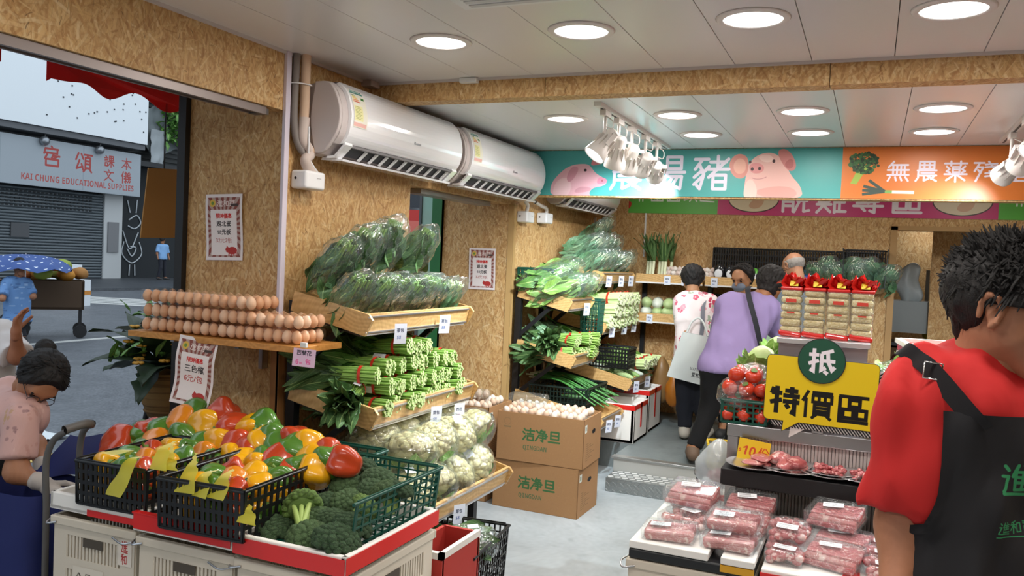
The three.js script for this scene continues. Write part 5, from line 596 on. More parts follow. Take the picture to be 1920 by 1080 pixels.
// ---------- shelf along the back wall ----------
{
  const fr = thing('back_shelf', 'long wooden shelf along the back wall', 'shelf', [-1.0, 0, REARZ]); const z1 = 0.42;
  [[-0.9, -0.32], [-0.3, 0.28], [0.3, 0.88]].forEach(([a, b]) => { for (const [y, d] of [[1.39, 0.36], [1.05, 0.4], [0.66, 0.45]]) { part(fr, 'shelf_board', uvBox(bx(a, y, 0.02, b, y + 0.015, d), 0.5), WOOD); const f = part(fr, 'front_board', uvBox(bx(a, y - 0.01, d, b, y + 0.06, d + 0.014), 0.5, 0.2), WOOD); part(f, 'price_rail', [bx(a, y - 0.022, d, b, y - 0.01, d + 0.02)], WHITEM, 'pale strip under the edge'); } });
  for (const x of [-0.9, -0.31, 0.29, 0.88]) part(fr, 'upright', bx(x - 0.02, RISE, 0.02, x + 0.02, 1.45, 0.06), BLACKM);
  const R = rng(81); [[-0.62, 1], [-0.47, 1], [-0.22, 1], [0.03, 1], [-0.75, 2], [-0.5, 2]].forEach(([x, k]) => { const o = single('price_tag', tagGeo, TAGS[0], k === 1 ? 'pale blue price tag on the top board of the back shelf' : 'pale blue price tag on the middle board of the back shelf', 'price tag', 'price tags on the back shelf'); o.position.set(-1.0 + x, k === 1 ? 1.4 : 1.06, REARZ + (k === 1 ? 0.38 : 0.42)); });
  for (let i = 0; i < 4; i++) { const b = basket('plastic_basket', i < 3 ? 'black slotted crate standing on edge against the back wall' : 'black slotted crate of bagged cucumbers against the back wall', [-1.13 + i * 0.335, 1.42, REARZ + 0.06], 0, 0.32, 0.05, 0.28, { nx: 15, ny: 5, nd: 2, bw: 0.011, lean: 0.0, group: i < 3 ? 'crates on edge' : undefined }); }
  basket('plastic_basket', 'black crate of bagged cucumbers beside the storeroom doorway', [-0.06, 1.42, REARZ + 0.2], 0, 0.3, 0.3, 0.3, { nx: 15, ny: 5, nd: 12, bw: 0.01, front: false });
  for (let i = 0; i < 7; i++) spawn('kale', null, [-0.42 + i * 0.085, 1.5 + (i % 2) * 0.05, REARZ + 0.24], [R.r(-0.3, 0.3), 1.6 + R.r(-0.4, 0.4), -0.5], 'clear bag of greens in the crates beside the storeroom doorway', 'bags beside the doorway');
  // leeks standing in the corner
  for (let i = 0; i < 7; i++) { const t = thing('leek', 'leek with spread dark leaves standing in the back corner', 'leek', [-1.84 + i * 0.035, 1.42, REARZ + 0.2 + (i % 3) * 0.04], 0, 'leeks in the corner'); part(t, 'shaft', rod(V(0, 0, 0.03), V(0, 0.14, 0), 0.013, 0.014, 8), STEM_W); const lv = []; for (let k = 0; k < 6; k++) lv.push(orient(leaf(R.r(0.2, 0.32), 0.035, R.r(-0.5, 0.5), 0.3, R), R() * 6.28, R.r(1.0, 1.5), 0, 0, 0.12, 0)); part(t, 'leaves', lv, LEAF_D); }
  // garlic heads
  const ga = deform(sph(0.022, 12, 9), (v) => { const a = Math.atan2(v.z, v.x); v.x *= 1 + 0.1 * Math.cos(6 * a); v.z *= 1 + 0.1 * Math.cos(6 * a); if (v.y > 0.012) { v.x *= 0.6; v.z *= 0.6; v.y += 0.008; } }), gm = [std(0xe6dfd8, 0.6), std(0xd9c6bd, 0.6)]; for (let i = 0; i < 60; i++) { const r = Math.floor(i / 24), o = single('garlic_bulb', ga, gm[i % 2], 'white garlic bulb in the heap on the back shelf', 'garlic', 'garlic bulbs'); o.position.set(-1.66 + (i % 12) * 0.036 + R.r(-0.01, 0.01), 1.43 + (i % 24 > 11 ? 0.03 : 0) + r * 0.035, REARZ + 0.33 - (i % 24 > 11 ? 0.06 : 0) - r * 0.05); o.rotation.set(R(), R(), R()); }
  // packs: mushrooms, green bags, blue bags
  const pack = (name, label, col, x, y, z, w, h, cat, group) => { const t = thing(name, label, cat, [x, y, z], R.r(-0.2, 0.2), group); part(t, 'bag', deform(ell(w / 2, h / 2, 0.04, 0, h / 2, 0, 14, 10), (v) => v.multiplyScalar(1 + 0.12 * fbm(v.x * 30 + x * 9, v.y * 30, v.z * 30, 2))), phy(col, 0.25, { clearcoat: 0.5 })); part(t, 'window', deform(ell(w * 0.34, h * 0.26, 0.008, 0, h * 0.45, 0.036, 12, 8), () => {}), std(0xdfe4ea, 0.4)); return t; };
  for (let i = 0; i < 3; i++) pack('mushroom_pack', 'white and black pack of mushrooms on the back shelf', 0x1d2026, -1.2 + i * 0.095, 1.41, REARZ + 0.28, 0.1, 0.15, 'pack', 'mushroom packs'); for (let i = 0; i < 4; i++) pack('sprout_bag', 'bright green bag of sprouts on the back shelf', 0x58a83e, -0.96 + i * 0.06, 1.41, REARZ + 0.3, 0.085, 0.12, 'bag', 'bags of sprouts'); for (let i = 0; i < 6; i++) pack('blue_bag', 'blue bag on the back shelf behind the shoppers', 0x2b5fae, -0.74 + i * 0.06, 1.41, REARZ + 0.3, 0.09, 0.09, 'bag', 'blue bags');
  const dk = deform(ell(0.05, 0.05, 0.09, 0, 0, 0, 16, 12), (v) => {}); for (let i = 0; i < 9; i++) { const o = single('gourd', dk, std(i % 3 ? 0xb9cf93 : 0xdfe5d8, 0.45), i % 3 ? 'pale green gourd on the middle back shelf' : 'whitish gourd on the middle back shelf', 'gourd', i % 3 ? 'green gourds' : 'white gourds'); o.position.set(-1.82 + (i % 5) * 0.1, 1.115 + Math.floor(i / 5) * 0.08, REARZ + 0.27); o.rotation.set(R.r(-0.2, 0.2), R.r(-0.5, 0.5), 0); }
  const tom = sph(0.032, 12, 9); for (let i = 0; i < 14; i++) { const o = single('tomato', tom, std(0xc14a2c, 0.35), 'small tomato on the middle back shelf behind the shoppers', 'tomato', 'tomatoes on the back shelf'); o.position.set(-1.25 + (i % 7) * 0.065, 1.1 + Math.floor(i / 7) * 0.05, REARZ + 0.3 + Math.floor(i / 7) * -0.03); }
  basket('plastic_basket', 'black crate on the middle back shelf behind the shoppers', [-1.05, 1.07, REARZ + 0.1], 0, 0.5, 0.1, 0.22, { nx: 22, ny: 4, nd: 4, bw: 0.01 });
}
{ const R = rng(83), sk = (name, label, u, v, z, rx, ry, col, cat) => { const p = pZ(u, v, z), o = single(name, deform(ell(rx, ry, rx * 0.8, 0, 0, 0, 20, 16), (q) => { const k = 1 + 0.16 * fbm(q.x * 12, q.y * 12, q.z * 12, 3); q.x *= k * (q.y > 0 ? 1 - q.y * 2.2 : 1); q.z *= k; }), phy(col, 0.4, { transmission: 0.15 }), label, cat); o.position.copy(p); }; sk('orange_bag', 'orange plastic bag hanging below the end of the back shelf', 1263, 732, -6.85, 0.075, 0.14, 0xb9701f, 'plastic bag'); sk('brown_sack', 'brown paper sack standing below the end of the low squash tray', 1240, 712, -6.95, 0.1, 0.2, 0x8d6a3f, 'sack'); }
// ---------- storeroom things seen through the doorway ----------
{
  const tl = thing('tube_light', 'white batten light on the storeroom ceiling', 'lamp', [0.5, 2.19, -8.9]); part(tl, 'batten', cb(0.36, 0.03, 0.05, 0, -0.015, 0), WHITE); part(tl, 'tube', cb(0.34, 0.03, 0.035, 0, -0.04, 0, 0.012), std(0xffffff, 0.5, { emissive: 0xffffff, emissiveIntensity: 2.5 })); const l = new THREE.RectAreaLight(0xf4faff, 55, 0.34, 0.04); l.position.set(0, -0.06, 0); l.rotation.x = -Math.PI / 2; tl.add(l);
  single('plastic_bags', deform(ell(0.11, 0.2, 0.06, 0.3, 1.45, -8.2, 18, 14), (v) => { v.x += 0.03 * Math.sin(v.y * 20); v.z += 0.02 * Math.sin(v.x * 50); }), phy(0xc4ced2, 0.4, { transmission: 0.3 }), 'bunch of pale plastic bags hanging in the storeroom doorway', 'plastic bags');
  const sb = thing('sink_cabinet', 'grey metal box on a stand in the storeroom', 'cabinet', [0.32, RISE, -8.3]); part(sb, 'box', [bx(-0.2, 0.84, -0.2, 0.16, 1.12, 0.2), bx(0.13, 1.12, -0.2, 0.16, 1.4, -0.16)], std(0x6f7271, 0.4, { metalness: 0.5 })); part(sb, 'stand', [bx(-0.2, 0.72, -0.22, 0.34, 0.75, 0.22), bx(-0.2, 0, -0.2, -0.17, 0.72, -0.17), bx(0.3, 0, 0.17, 0.33, 0.72, 0.2)], BLACKM); part(sb, 'cloth', bx(-0.18, 0.02, -0.15, 0.3, 0.7, 0.15), std(0x5a4024, 0.8));
  single('yellow_bowl', lathe([[0.05, 0], [0.09, 0.05], [0.11, 0.16], [0.105, 0.16], [0.08, 0.05], [0.0, 0.01]], 24).translate(0.53, 0.945, -8.32), std(0xb9b02a, 0.5), 'yellow plastic tub on the stand in the storeroom', 'tub');
}
// ---------- egg boxes ----------
{
  const kraft = dtex(256, 256, (u, v) => { const n = pnoise(u, v, 8, 2) * 8 + pnoise(u, v, 70, 3) * 8; return [170 + n, 128 + n, 86 + n]; }), KR = std(0xffffff, 0.8, { map: kraft });
  const faceT = (() => { const [c, g] = cv(660, 350); g.fillStyle = '#aa8056'; g.fillRect(0, 0, 660, 350); const R = rng(2); speck(g, 0, 0, 660, 350, 700, ['#b38a60', '#a1784f'], R, [2, 6], 0.2); g.lineCap = 'butt'; write(g, '洁净旦', 200, 100, 92, 13, '#3c6b3e', 1.06); g.font = 'bold 44px monospace'; g.fillStyle = '#4c6b48'; g.fillText('QINGDAN', 205, 258); g.strokeStyle = '#8d7350'; g.lineWidth = 3; g.beginPath(); g.arc(78, 66, 26, 0, 7); g.stroke(); g.fillStyle = '#8d7350'; g.fillRect(50, 100, 56, 12); return ctex(c, false); })();
  const sideT = (() => { const [c, g] = cv(400, 350); g.fillStyle = '#aa8056'; g.fillRect(0, 0, 400, 350); g.fillStyle = '#8a6a44'; for (let i = 0; i < 9; i++) g.fillRect(60, 180 + i * 15, 60 + (i * 53) % 140, 5); g.fillStyle = '#dfe6df'; g.fillRect(20, 40, 46, 56); g.fillStyle = '#4c6b48'; g.fillRect(34, 54, 18, 28); return ctex(c, false); })();
  const carton = (label, x, y, z, turn) => { const t = thing('cardboard_box', label, 'box', [x, y, z], turn, undefined), w = 0.555, h = 0.295, d = 0.36, th = 0.006; part(t, 'front_panel', bx(-w / 2, 0, d / 2 - th, w / 2, h, d / 2), KR); part(t, 'front_print', mv(new THREE.PlaneGeometry(w - 0.004, h - 0.004), 0, h / 2, d / 2 + 0.0008), std(0xffffff, 0.8, { map: faceT }), 'green printed characters'); part(t, 'back_panel', bx(-w / 2, 0, -d / 2, w / 2, h, -d / 2 + th), KR); const sd = part(t, 'side_panel', bx(w / 2 - th, 0, -d / 2, w / 2, h, d / 2), KR); part(sd, 'side_print', rY(new THREE.PlaneGeometry(d - 0.004, h - 0.004), Math.PI / 2).translate(w / 2 + 0.0008, h / 2, 0), std(0xffffff, 0.8, { map: sideT })); part(sd, 'hand_hole', rY(new THREE.CircleGeometry(0.02, 16), Math.PI / 2).scale(1, 0.7, 1.8).translate(w / 2 + 0.0015, h * 0.68, -0.02), BLACKM, 'dark hand hole'); part(t, 'side_panel', bx(-w / 2, 0, -d / 2, -w / 2 + th, h, d / 2), KR); part(t, 'bottom', bx(-w / 2, 0, -d / 2, w / 2, th, d / 2), KR); part(t, 'inner_tray', bx(-w / 2 + 0.008, h - 0.05, -d / 2 + 0.008, w / 2 - 0.008, h - 0.035, d / 2 - 0.008), std(0x8d7f70, 0.9)); return t; };
  const X = -1.8, Z = -4.83; carton('closed brown egg box with green print at the bottom of the stack by the step', X, 0, Z, -0.02); carton('open brown egg box with green print on top of the stack by the step', X + 0.012, 0.297, Z + 0.005, 0.02);
  carton('brown egg box with green print under the open one beside the pier', -2.42, 0, -4.86, 0); carton('open brown egg box with green print beside the pier, behind the cauliflower', -2.42, 0.297, -4.86, 0.0);
  const eg = deform(weld(sph(0.021, 12, 9)), (v) => { v.y *= 1.28; if (v.y > 0) { v.x *= 1 - v.y * 5; v.z *= 1 - v.y * 5; } }), em = [std(0xdcc4ae, 0.5), std(0xe3d4c6, 0.5), std(0xd4b59c, 0.5)], R = rng(91);
  for (const [bxx, bz, n, lab] of [[X + 0.012, Z, 10, 'stack by the step'], [-2.42, -4.86, 10, 'box beside the pier']]) for (let i = 0; i < n; i++) for (let j = 0; j < 5; j++) { const o = single('egg', eg, R.pick(em), 'pale egg in the open brown ' + (lab[0] === 's' ? 'box by the step' : lab), 'egg', 'eggs in the open ' + lab); o.position.set(bxx - 0.235 + i * 0.052 + R.r(-0.004, 0.004), 0.592 + (j > 1 ? 0.012 : 0), bz + 0.14 - j * 0.058); o.rotation.set(R.r(-0.4, 0.4), R() * 6, R.r(-0.4, 0.4)); }
  // bagged dozen eggs on top
  const mkb = (label, pos, turn) => { const t = thing('egg_bag', label, 'egg pack', pos, turn); part(t, 'plastic_sleeve', mv(new RoundedBoxGeometry(0.25, 0.055, 0.1, 3, 0.02), 0, 0.03, 0), FILM, 'clear sleeve'); return t; };
  mkb('clear sleeve of pale eggs lying on the box beside the pier', [-2.33, 0.62, -4.8], 0.35); for (let i = 0; i < 10; i++) { const o = single('egg', eg, R.pick(em), 'pale egg in the clear sleeve beside the pier', 'egg', 'eggs in the sleeve'); const a = 0.35, lx = -0.1 + (i % 5) * 0.05, lz = i < 5 ? 0.022 : -0.022; o.position.set(-2.33 + lx * Math.cos(a) + lz * Math.sin(a), 0.65, -4.8 - lx * Math.sin(a) + lz * Math.cos(a)); }
  mkb('clear sleeve of pale eggs standing on the box by the step', [-1.96, 0.62, -4.88], 0.1);
}
// ---------- foam boxes by the step ----------
{
  const fb = (label, x, z, w, d, h, y, tape) => { const t = thing('foam_box', label, 'foam box', [x, y, z]); part(t, 'walls', [bx(-w / 2, 0, d / 2 - 0.03, w / 2, h, d / 2, 0.006), bx(-w / 2, 0, -d / 2, w / 2, h, -d / 2 + 0.03, 0.006), bx(-w / 2, 0, -d / 2, -w / 2 + 0.03, h, d / 2, 0.006), bx(w / 2 - 0.03, 0, -d / 2, w / 2, h, d / 2, 0.006), bx(-w / 2, 0, -d / 2, w / 2, 0.03, d / 2, 0.006)], FOAM); if (tape) part(t, 'tape', [bx(-w / 2, h - 0.04, d / 2, w / 2, h - 0.004, d / 2 + 0.002), bx(w / 2, h - 0.04, -d / 2, w / 2 + 0.002, h - 0.004, d / 2), bx(w / 2, 0.1, -0.02, w / 2 + 0.002, h, 0.02)], REDTAPE, 'red packing tape'); return t; };
  fb('open white foam box with red tape around its rim on the raised floor', -1.7, -6.2, 0.28, 0.4, 0.29, RISE, true); fb('white foam box with a red band behind the open one', -1.72, -6.68, 0.3, 0.42, 0.34, RISE, true);
}
// ---------- steel counter with the special-offer sign ----------
const CZ = -3.4, CTOP = 0.905;
{
  const t = thing('steel_counter', 'stainless steel display counter with a ribbed front and a black ledge', 'counter', [0.35, 0, CZ - 0.3]), w = 1.7, x0 = -0.84, x1 = 0.86, zf = 0.3;
  part(t, 'top', bx(x0 - 0.01, CTOP - 0.05, -0.32, x1, CTOP, zf + 0.012, 0.004), STEEL); part(t, 'body', bx(x0 + 0.02, 0.08, -0.3, x1, CTOP - 0.05, zf - 0.03), std(0x5a5856, 0.6));
  const rib = (y0, y1, m, nm) => { const g = []; for (let x = x0 + 0.04; x < x1; x += 0.0125) g.push(rX(new THREE.CylinderGeometry(0.0062, 0.0062, y1 - y0, 6, 1, true), 0).translate(x, (y0 + y1) / 2, zf - 0.026)); const o = part(t, nm, g, m); o.userData.kind = 'stuff'; };
  rib(0.775, CTOP - 0.05, std(0xd3c8c4, 0.4), 'ribbed_panel'); rib(0.1, 0.7, std(0x8d8a88, 0.4, { metalness: 0.4 }), 'ribbed_panel');
  part(t, 'ledge', bx(x0 - 0.0, 0.7, zf - 0.03, x1, 0.765, zf + 0.19, 0.005), std(0x141416, 0.5), 'black ledge'); part(t, 'corner_post', bx(x0 - 0.008, 0, zf - 0.03, x0 + 0.035, CTOP - 0.05, zf + 0.006, 0.003), STEEL); part(t, 'plinth', bx(x0, 0, -0.3, x1, 0.08, zf - 0.04), BLACKM);
  const r = thing('steel_riser', 'brushed steel riser carrying the noodle packs on the counter', 'riser', [-0.165, CTOP, CZ - 0.2]); part(r, 'box', bx(-0.165, 0, -0.13, 0.165, 0.33, 0.12, 0.003), std(0x9b9294, 0.35, { metalness: 0.8 })); part(r, 'top_plate', bx(-0.172, 0.33, -0.135, 0.172, 0.352, 0.128, 0.003), std(0xd7d7da, 0.3, { metalness: 0.7 }));
}
// noodle packs
{
  const nT = (() => { const [c, g] = cv(256, 512); g.fillStyle = '#d3bb8a'; g.fillRect(0, 0, 256, 512); const R = rng(6); g.lineWidth = 3; for (let i = 0; i < 2600; i++) { g.strokeStyle = R.pick(['#e2cfa2', '#c5a971', '#d8c08c', '#b3955c', '#ecdcb6']); const x = R() * 256, y = R() * 512; g.beginPath(); g.moveTo(x, y); g.bezierCurveTo(x + R.r(-24, 24), y + R.r(-12, 12), x + R.r(-24, 24), y + R.r(-12, 12), x + R.r(-34, 34), y + R.r(-10, 10)); g.stroke(); } return ctex(c); })(), NM = std(0xffffff, 0.75, { map: nT }), RED = phy(0xc9221b, 0.25, { clearcoat: 0.4, transmission: 0.1 }), YEL = std(0xe6c81d, 0.5);
  const mk = (label) => { const R = rng(17), t = thing('noodle_pack', label, 'noodles'); for (let i = 0; i < 6; i++) part(t, 'noodle_cake', uvBox(mv(deform(new RoundedBoxGeometry(0.078, 0.03, 0.075, 3, 0.012), (v) => v.multiplyScalar(1 + 0.03 * noise(v.x * 60 + i * 5, v.y * 60, v.z * 60))), 0, 0.028 + i * 0.0305, 0), 0.2, i * 0.3, i * 0.7), NM); part(t, 'clear_sleeve', mv(new RoundedBoxGeometry(0.085, 0.19, 0.082, 2, 0.012), 0, 0.105, 0), FILM); part(t, 'red_bottom', mv(deform(new RoundedBoxGeometry(0.088, 0.024, 0.086, 3, 0.01), (v) => { v.y += 0.004 * Math.sin(v.x * 120); }), 0, 0.013, 0), RED, 'red foil bottom'); const top = []; for (let i = 0; i < 12; i++) top.push(orient(leaf(0.075, 0.06, R.r(-0.9, 0.9), R.r(-0.4, 0.4), R), i * 0.55, R.r(0.3, 1.3), R.r(-0.5, 0.5), 0, 0.192, 0)); top.push(mv(new RoundedBoxGeometry(0.086, 0.016, 0.082, 2, 0.007), 0, 0.196, 0)); part(t, 'red_crimp', top, RED, 'red crimped top'); part(t, 'yellow_mark', mv(rX(new THREE.PlaneGeometry(0.032, 0.024), -0.5), 0.008, 0.218, 0.036), YEL); part(t, 'red_print', cb(0.04, 0.014, 0.001, 0, 0.148, 0.0425), std(0xc0392b, 0.5)); part(t, 'red_print', cb(0.03, 0.006, 0.001, 0, 0.1, 0.0425), std(0xc0392b, 0.5)); return t; };
  for (let i = 0; i < 4; i++) spawn('noodle', mk, [-0.295 + i * 0.088, CTOP + 0.352, CZ - 0.17], [0, 0.02 * i, 0], 'pack of dried noodles on the steel riser, ' + ['nearest the tomatoes', 'second from the tomatoes', 'third from the tomatoes', 'fourth from the tomatoes'][i], 'noodle packs'); 
}
// special offer sign
{
  const [c, g] = cv(1024, 640), k = 1; g.clearRect(0, 0, 1024, 640); g.fillStyle = '#d9b90f'; g.fillRect(0, 0, 1024, 640); g.lineCap = 'butt'; g.capStyle = 'butt';
  const W = 296, y = 300; for (const [w, col] of [[40, '#e6dccf'], [24, '#14352c']]) { glyph(g, '特', 40, y - 10, W, w * 1.1, 290); glyph(g, '價', 345, y + 0, W, w * 0.74, 290); glyph(g, '區', 668, y + 5, W + 10, w * 0.85, 290); } 
  const T = ctex(c, false), face = std(0xffffff, 0.4, { map: T }), dark = std(0x16181a, 0.5);
  const s = new THREE.Shape(), w = 0.2, h = 0.125, r = 0.02; s.moveTo(-w + r, -h); s.lineTo(-0.125, -h); s.lineTo(-0.128, -h - 0.04); s.lineTo(-0.07, -h); s.lineTo(w - r, -h); s.quadraticCurveTo(w, -h, w, -h + r); s.lineTo(w, h - r); s.quadraticCurveTo(w, h, w - r, h); s.lineTo(-w + r, h); s.quadraticCurveTo(-w, h, -w, h - r); s.lineTo(-w, -h + r); s.quadraticCurveTo(-w, -h, -w + r, -h);
  const t = thing('offer_sign', 'yellow speech bubble sign with a green disc standing on the counter', 'sign', pZ(1538, 735, CZ + 0.03)); t.rotation.set(-0.03, 0.0, -0.018);
  const fg = new THREE.ShapeGeometry(s, 12), p = fg.attributes.position, uv = fg.attributes.uv; for (let i = 0; i < p.count; i++) uv.setXY(i, (p.getX(i) + w) / (2 * w), (p.getY(i) + h) / (2 * h)); face.map.wrapS = face.map.wrapT = THREE.ClampToEdgeWrapping;
  part(t, 'bubble_face', fg.translate(0, 0, 0.0072), face, 'yellow printed face'); part(t, 'bubble_board', extr(s, 0.004, 0.0025).translate(0, 0, 0), dark);
  // hatched shadow edge printed as a second board behind
  const sm = std(0xe4dcd6, 0.5); const back = part(t, 'hatched_edge', extr(s, 0.002).translate(0.026, -0.024, -0.006), sm, 'white hatched drop edge'); const hs = []; for (let i = 0; i < 34; i++) hs.push(rZ(bx(-0.0024, -0.018, 0, 0.0024, 0.018, 0.001), 0.7).translate(-0.17 + i * 0.0115, -h - 0.012, -0.0032)); for (let i = 0; i < 20; i++) hs.push(rZ(bx(-0.0024, -0.018, 0, 0.0024, 0.018, 0.001), -0.85).translate(w + 0.013, -0.125 + i * 0.0115, -0.0035)); const hh = part(t, 'hatching', hs, dark); hh.userData.kind = 'stuff';
  const [c2, g2] = cv(256, 256); g2.fillStyle = '#154a35'; g2.fillRect(0, 0, 256, 256); g2.lineCap = 'butt'; g2.capStyle = 'butt'; glyph(g2, '抵', 50, 48, 156, 21, 160); g2.strokeStyle = '#e3d9df'; glyph(g2, '抵', 50, 48, 156, 21, 160);
  part(t, 'disc_edge', rX(new THREE.CylinderGeometry(0.086, 0.086, 0.004, 48), Math.PI / 2).translate(-0.003, 0.118, 0.009), dark); part(t, 'disc', new THREE.CircleGeometry(0.083, 48).translate(-0.003, 0.118, 0.0115), std(0xffffff, 0.4, { map: ctex(c2, false) }), 'green disc with a white character'); part(t, 'stand', bx(-0.02, -0.16, -0.03, 0.02, -0.02, -0.008), std(0x999999, 0.4));
}
// tomatoes in a green basket, cabbages and bags on the counter
{
  const R = rng(101), tomG = deform(weld(sph(0.033, 18, 13)), (v) => { v.y *= 0.86; const a = Math.atan2(v.z, v.x), k = 1 + 0.03 * Math.cos(5 * a); v.x *= k; v.z *= k; if (v.y > 0.024) v.y -= 0.004; }), tm = [phy(0xc23a20, 0.2, { clearcoat: 0.4 }), phy(0xcf4c2b, 0.2, { clearcoat: 0.4 })], cal = lathe([[0.001, 0.026], [0.012, 0.0275], [0.014, 0.026]], 7), calM = std(0x54702f, 0.6);
  basket('plastic_basket', 'green lattice basket of bagged tomatoes on the corner of the counter', [-0.44, CTOP, CZ - 0.12], 0, 0.17, 0.24, 0.09, { m: GREENP, nx: 7, ny: 4, nd: 9, bw: 0.007 });
  let proto; const L = []; for (let l = 0; l < 4; l++) for (let i = 0; i < 3 - (l > 2 ? 1 : 0); i++) for (let j = 0; j < 4 - (l > 1 ? 1 : 0); j++) L.push([-0.5 + i * 0.062 + (l % 2) * 0.02, CTOP + 0.035 + l * 0.052, CZ - 0.02 - j * 0.064 - (l % 2) * 0.02]);
  L.forEach(([x, y, z], i) => { let o; if (!proto) { o = proto = thing('tomato', '', 'tomato'); part(o, 'fruit', tomG, tm[0]); part(o, 'calyx', cal, calM); } else { o = proto.clone(); o.name = numbered('tomato'); o.userData = {}; scene.add(o); } tag(o, 'ripe red tomato in the green basket on the counter', 'tomato', 'tomatoes in the basket'); o.position.set(x + R.r(-0.006, 0.006), y, z); o.rotation.set(R.r(-1, 1), R() * 6, R.r(-1, 1)); });
  const cover = (label, x, y, z, rx, ry, rz) => { const g = deform(sph(1, 24, 16), (v) => { const k = 1 + 0.1 * fbm(v.x * 2.5 + x * 9, v.y * 2.5, v.z * 2.5, 3); v.set(v.x * rx * k, v.y * ry * k, v.z * rz * k); }); return single('tomato_bag', g, FILM, label, 'plastic bag', 'clear bags of tomatoes').position.set(x, y, z); };
  cover('clear plastic bag around the tomatoes in the green basket', -0.475, CTOP + 0.11, CZ - 0.06, 0.085, 0.07, 0.09); cover('clear plastic bag around the tomatoes in the green basket', -0.42, CTOP + 0.17, CZ - 0.12, 0.085, 0.065, 0.09);
  const cab = (label, x, y, z, r, col) => { const t = thing('cabbage', label, 'cabbage', [x, y, z]); part(t, 'heart', deform(weld(sph(r, 20, 15)), (v) => v.multiplyScalar(1 + 0.05 * fbm(v.x * 30, v.y * 30, v.z * 30))), std(col, 0.55)); const lv = []; for (let i = 0; i < 7; i++) lv.push(orient(leaf(r * 2, r * 1.7, 1.5, 0.2, R), i * 0.9, -0.2 + R.r(0, 0.3), 0, 0, -r * 0.6, 0)); part(t, 'outer_leaves', lv, LEAF_L); };
  cab('pale green cabbage on the counter beside the steel riser', -0.42, CTOP + 0.23, CZ - 0.34, 0.06, 0xb9c98a); cab('lime green cabbage on the counter behind the tomatoes', -0.36, CTOP + 0.27, CZ - 0.42, 0.06, 0xa9c77f); cab('yellowish cabbage on the counter behind the tomatoes', -0.46, CTOP + 0.2, CZ - 0.4, 0.055, 0xc4bd7b);
  part(thing('box_support', 'low steel plinth under the cabbages on the counter', 'plinth', [-0.42, CTOP, CZ - 0.42]), 'block', bx(-0.1, 0, -0.1, 0.1, 0.16, 0.14, 0.004), STEEL);
  // right part of the counter: bagged greens, tomatoes, red trays
  for (let i = 0; i < 4; i++) spawn('let1', null, [0.11 + i * 0.08, CTOP + 0.2 + 0.02 * (i % 2), CZ - 0.28 - 0.04 * i], [R.r(-0.2, 0.2), 1.2 + R.r(-0.4, 0.4), 0.1], 'clear bag of pale lettuce on the far end of the counter', 'bags on the counter'); for (let i = 0; i < 8; i++) { const o = proto.clone(); o.name = numbered('tomato'); scene.add(o); o.userData = {}; tag(o, 'ripe red tomato beside the yellow sign, behind the shop assistant', 'tomato', 'tomatoes beside the sign'); o.position.set(0.07 + (i % 4) * 0.066, CTOP + 0.13 + Math.floor(i / 4) * 0.05, CZ - 0.1 - Math.floor(i / 4) * 0.05); }
  part(thing('box_support', 'low steel plinth behind the yellow sign', 'plinth', [0.25, CTOP, CZ - 0.2]), 'block', bx(-0.22, 0, -0.2, 0.25, 0.1, 0.18, 0.004), STEEL);
  const rt = (label, y, a) => { const t = thing('red_tray', label, 'tray', [0.3, y, CZ - 0.45], a); part(t, 'rim', [bx(-0.18, 0.03, 0.14, 0.18, 0.05, 0.16), bx(-0.18, 0.03, -0.16, 0.18, 0.05, -0.14), bx(-0.18, 0.03, -0.16, -0.16, 0.05, 0.16), bx(0.16, 0.03, -0.16, 0.18, 0.05, 0.16)], FOAM); part(t, 'body', bx(-0.17, 0, -0.15, 0.17, 0.035, 0.15), REDTAPE); }; rt('red taped foam tray on top of the stack behind the shop assistant', CTOP + 0.3, 0.1); rt('red taped foam tray below another behind the shop assistant', CTOP + 0.245, 0.04); part(thing('box_support', 'grey box under the red trays on the counter', 'box', [0.3, CTOP, CZ - 0.45]), 'block', bx(-0.15, 0, -0.14, 0.15, 0.245, 0.14, 0.004), std(0x888888, 0.6));
}
// ---------- plates of meat on the ledge ----------
const meatT = (a, b, s) => dtex(256, 256, (u, v) => { const n = pnoise(u, v, 7, s), f = pnoise(u, v, 16, s + 3), k = sstep(0.12, 0.35, n + 0.4 * f), m = pnoise(u, v, 50, s + 7) * 18; return [lerp(a[0], b[0], k) + m, lerp(a[1], b[1], k) + m, lerp(a[2], b[2], k) + m]; });
const MEAT = [phy(0xffffff, 0.3, { map: meatT([188, 102, 102], [228, 190, 182], 1), clearcoat: 0.3 }), phy(0xffffff, 0.3, { map: meatT([168, 80, 82], [214, 152, 146], 5), clearcoat: 0.3 }), phy(0xffffff, 0.3, { map: meatT([198, 124, 120], [232, 200, 190], 9), clearcoat: 0.3 })];
const meatLump = (w, h, d, seed, amp = 0.16) => uvBox(deform(ell(w / 2, h / 2, d / 2, 0, 0, 0, 26, 16), (v) => v.multiplyScalar(1 + amp * fbm(v.x * 22 + seed, v.y * 22, v.z * 22, 3))), 0.12, seed * 0.13, seed * 0.31);
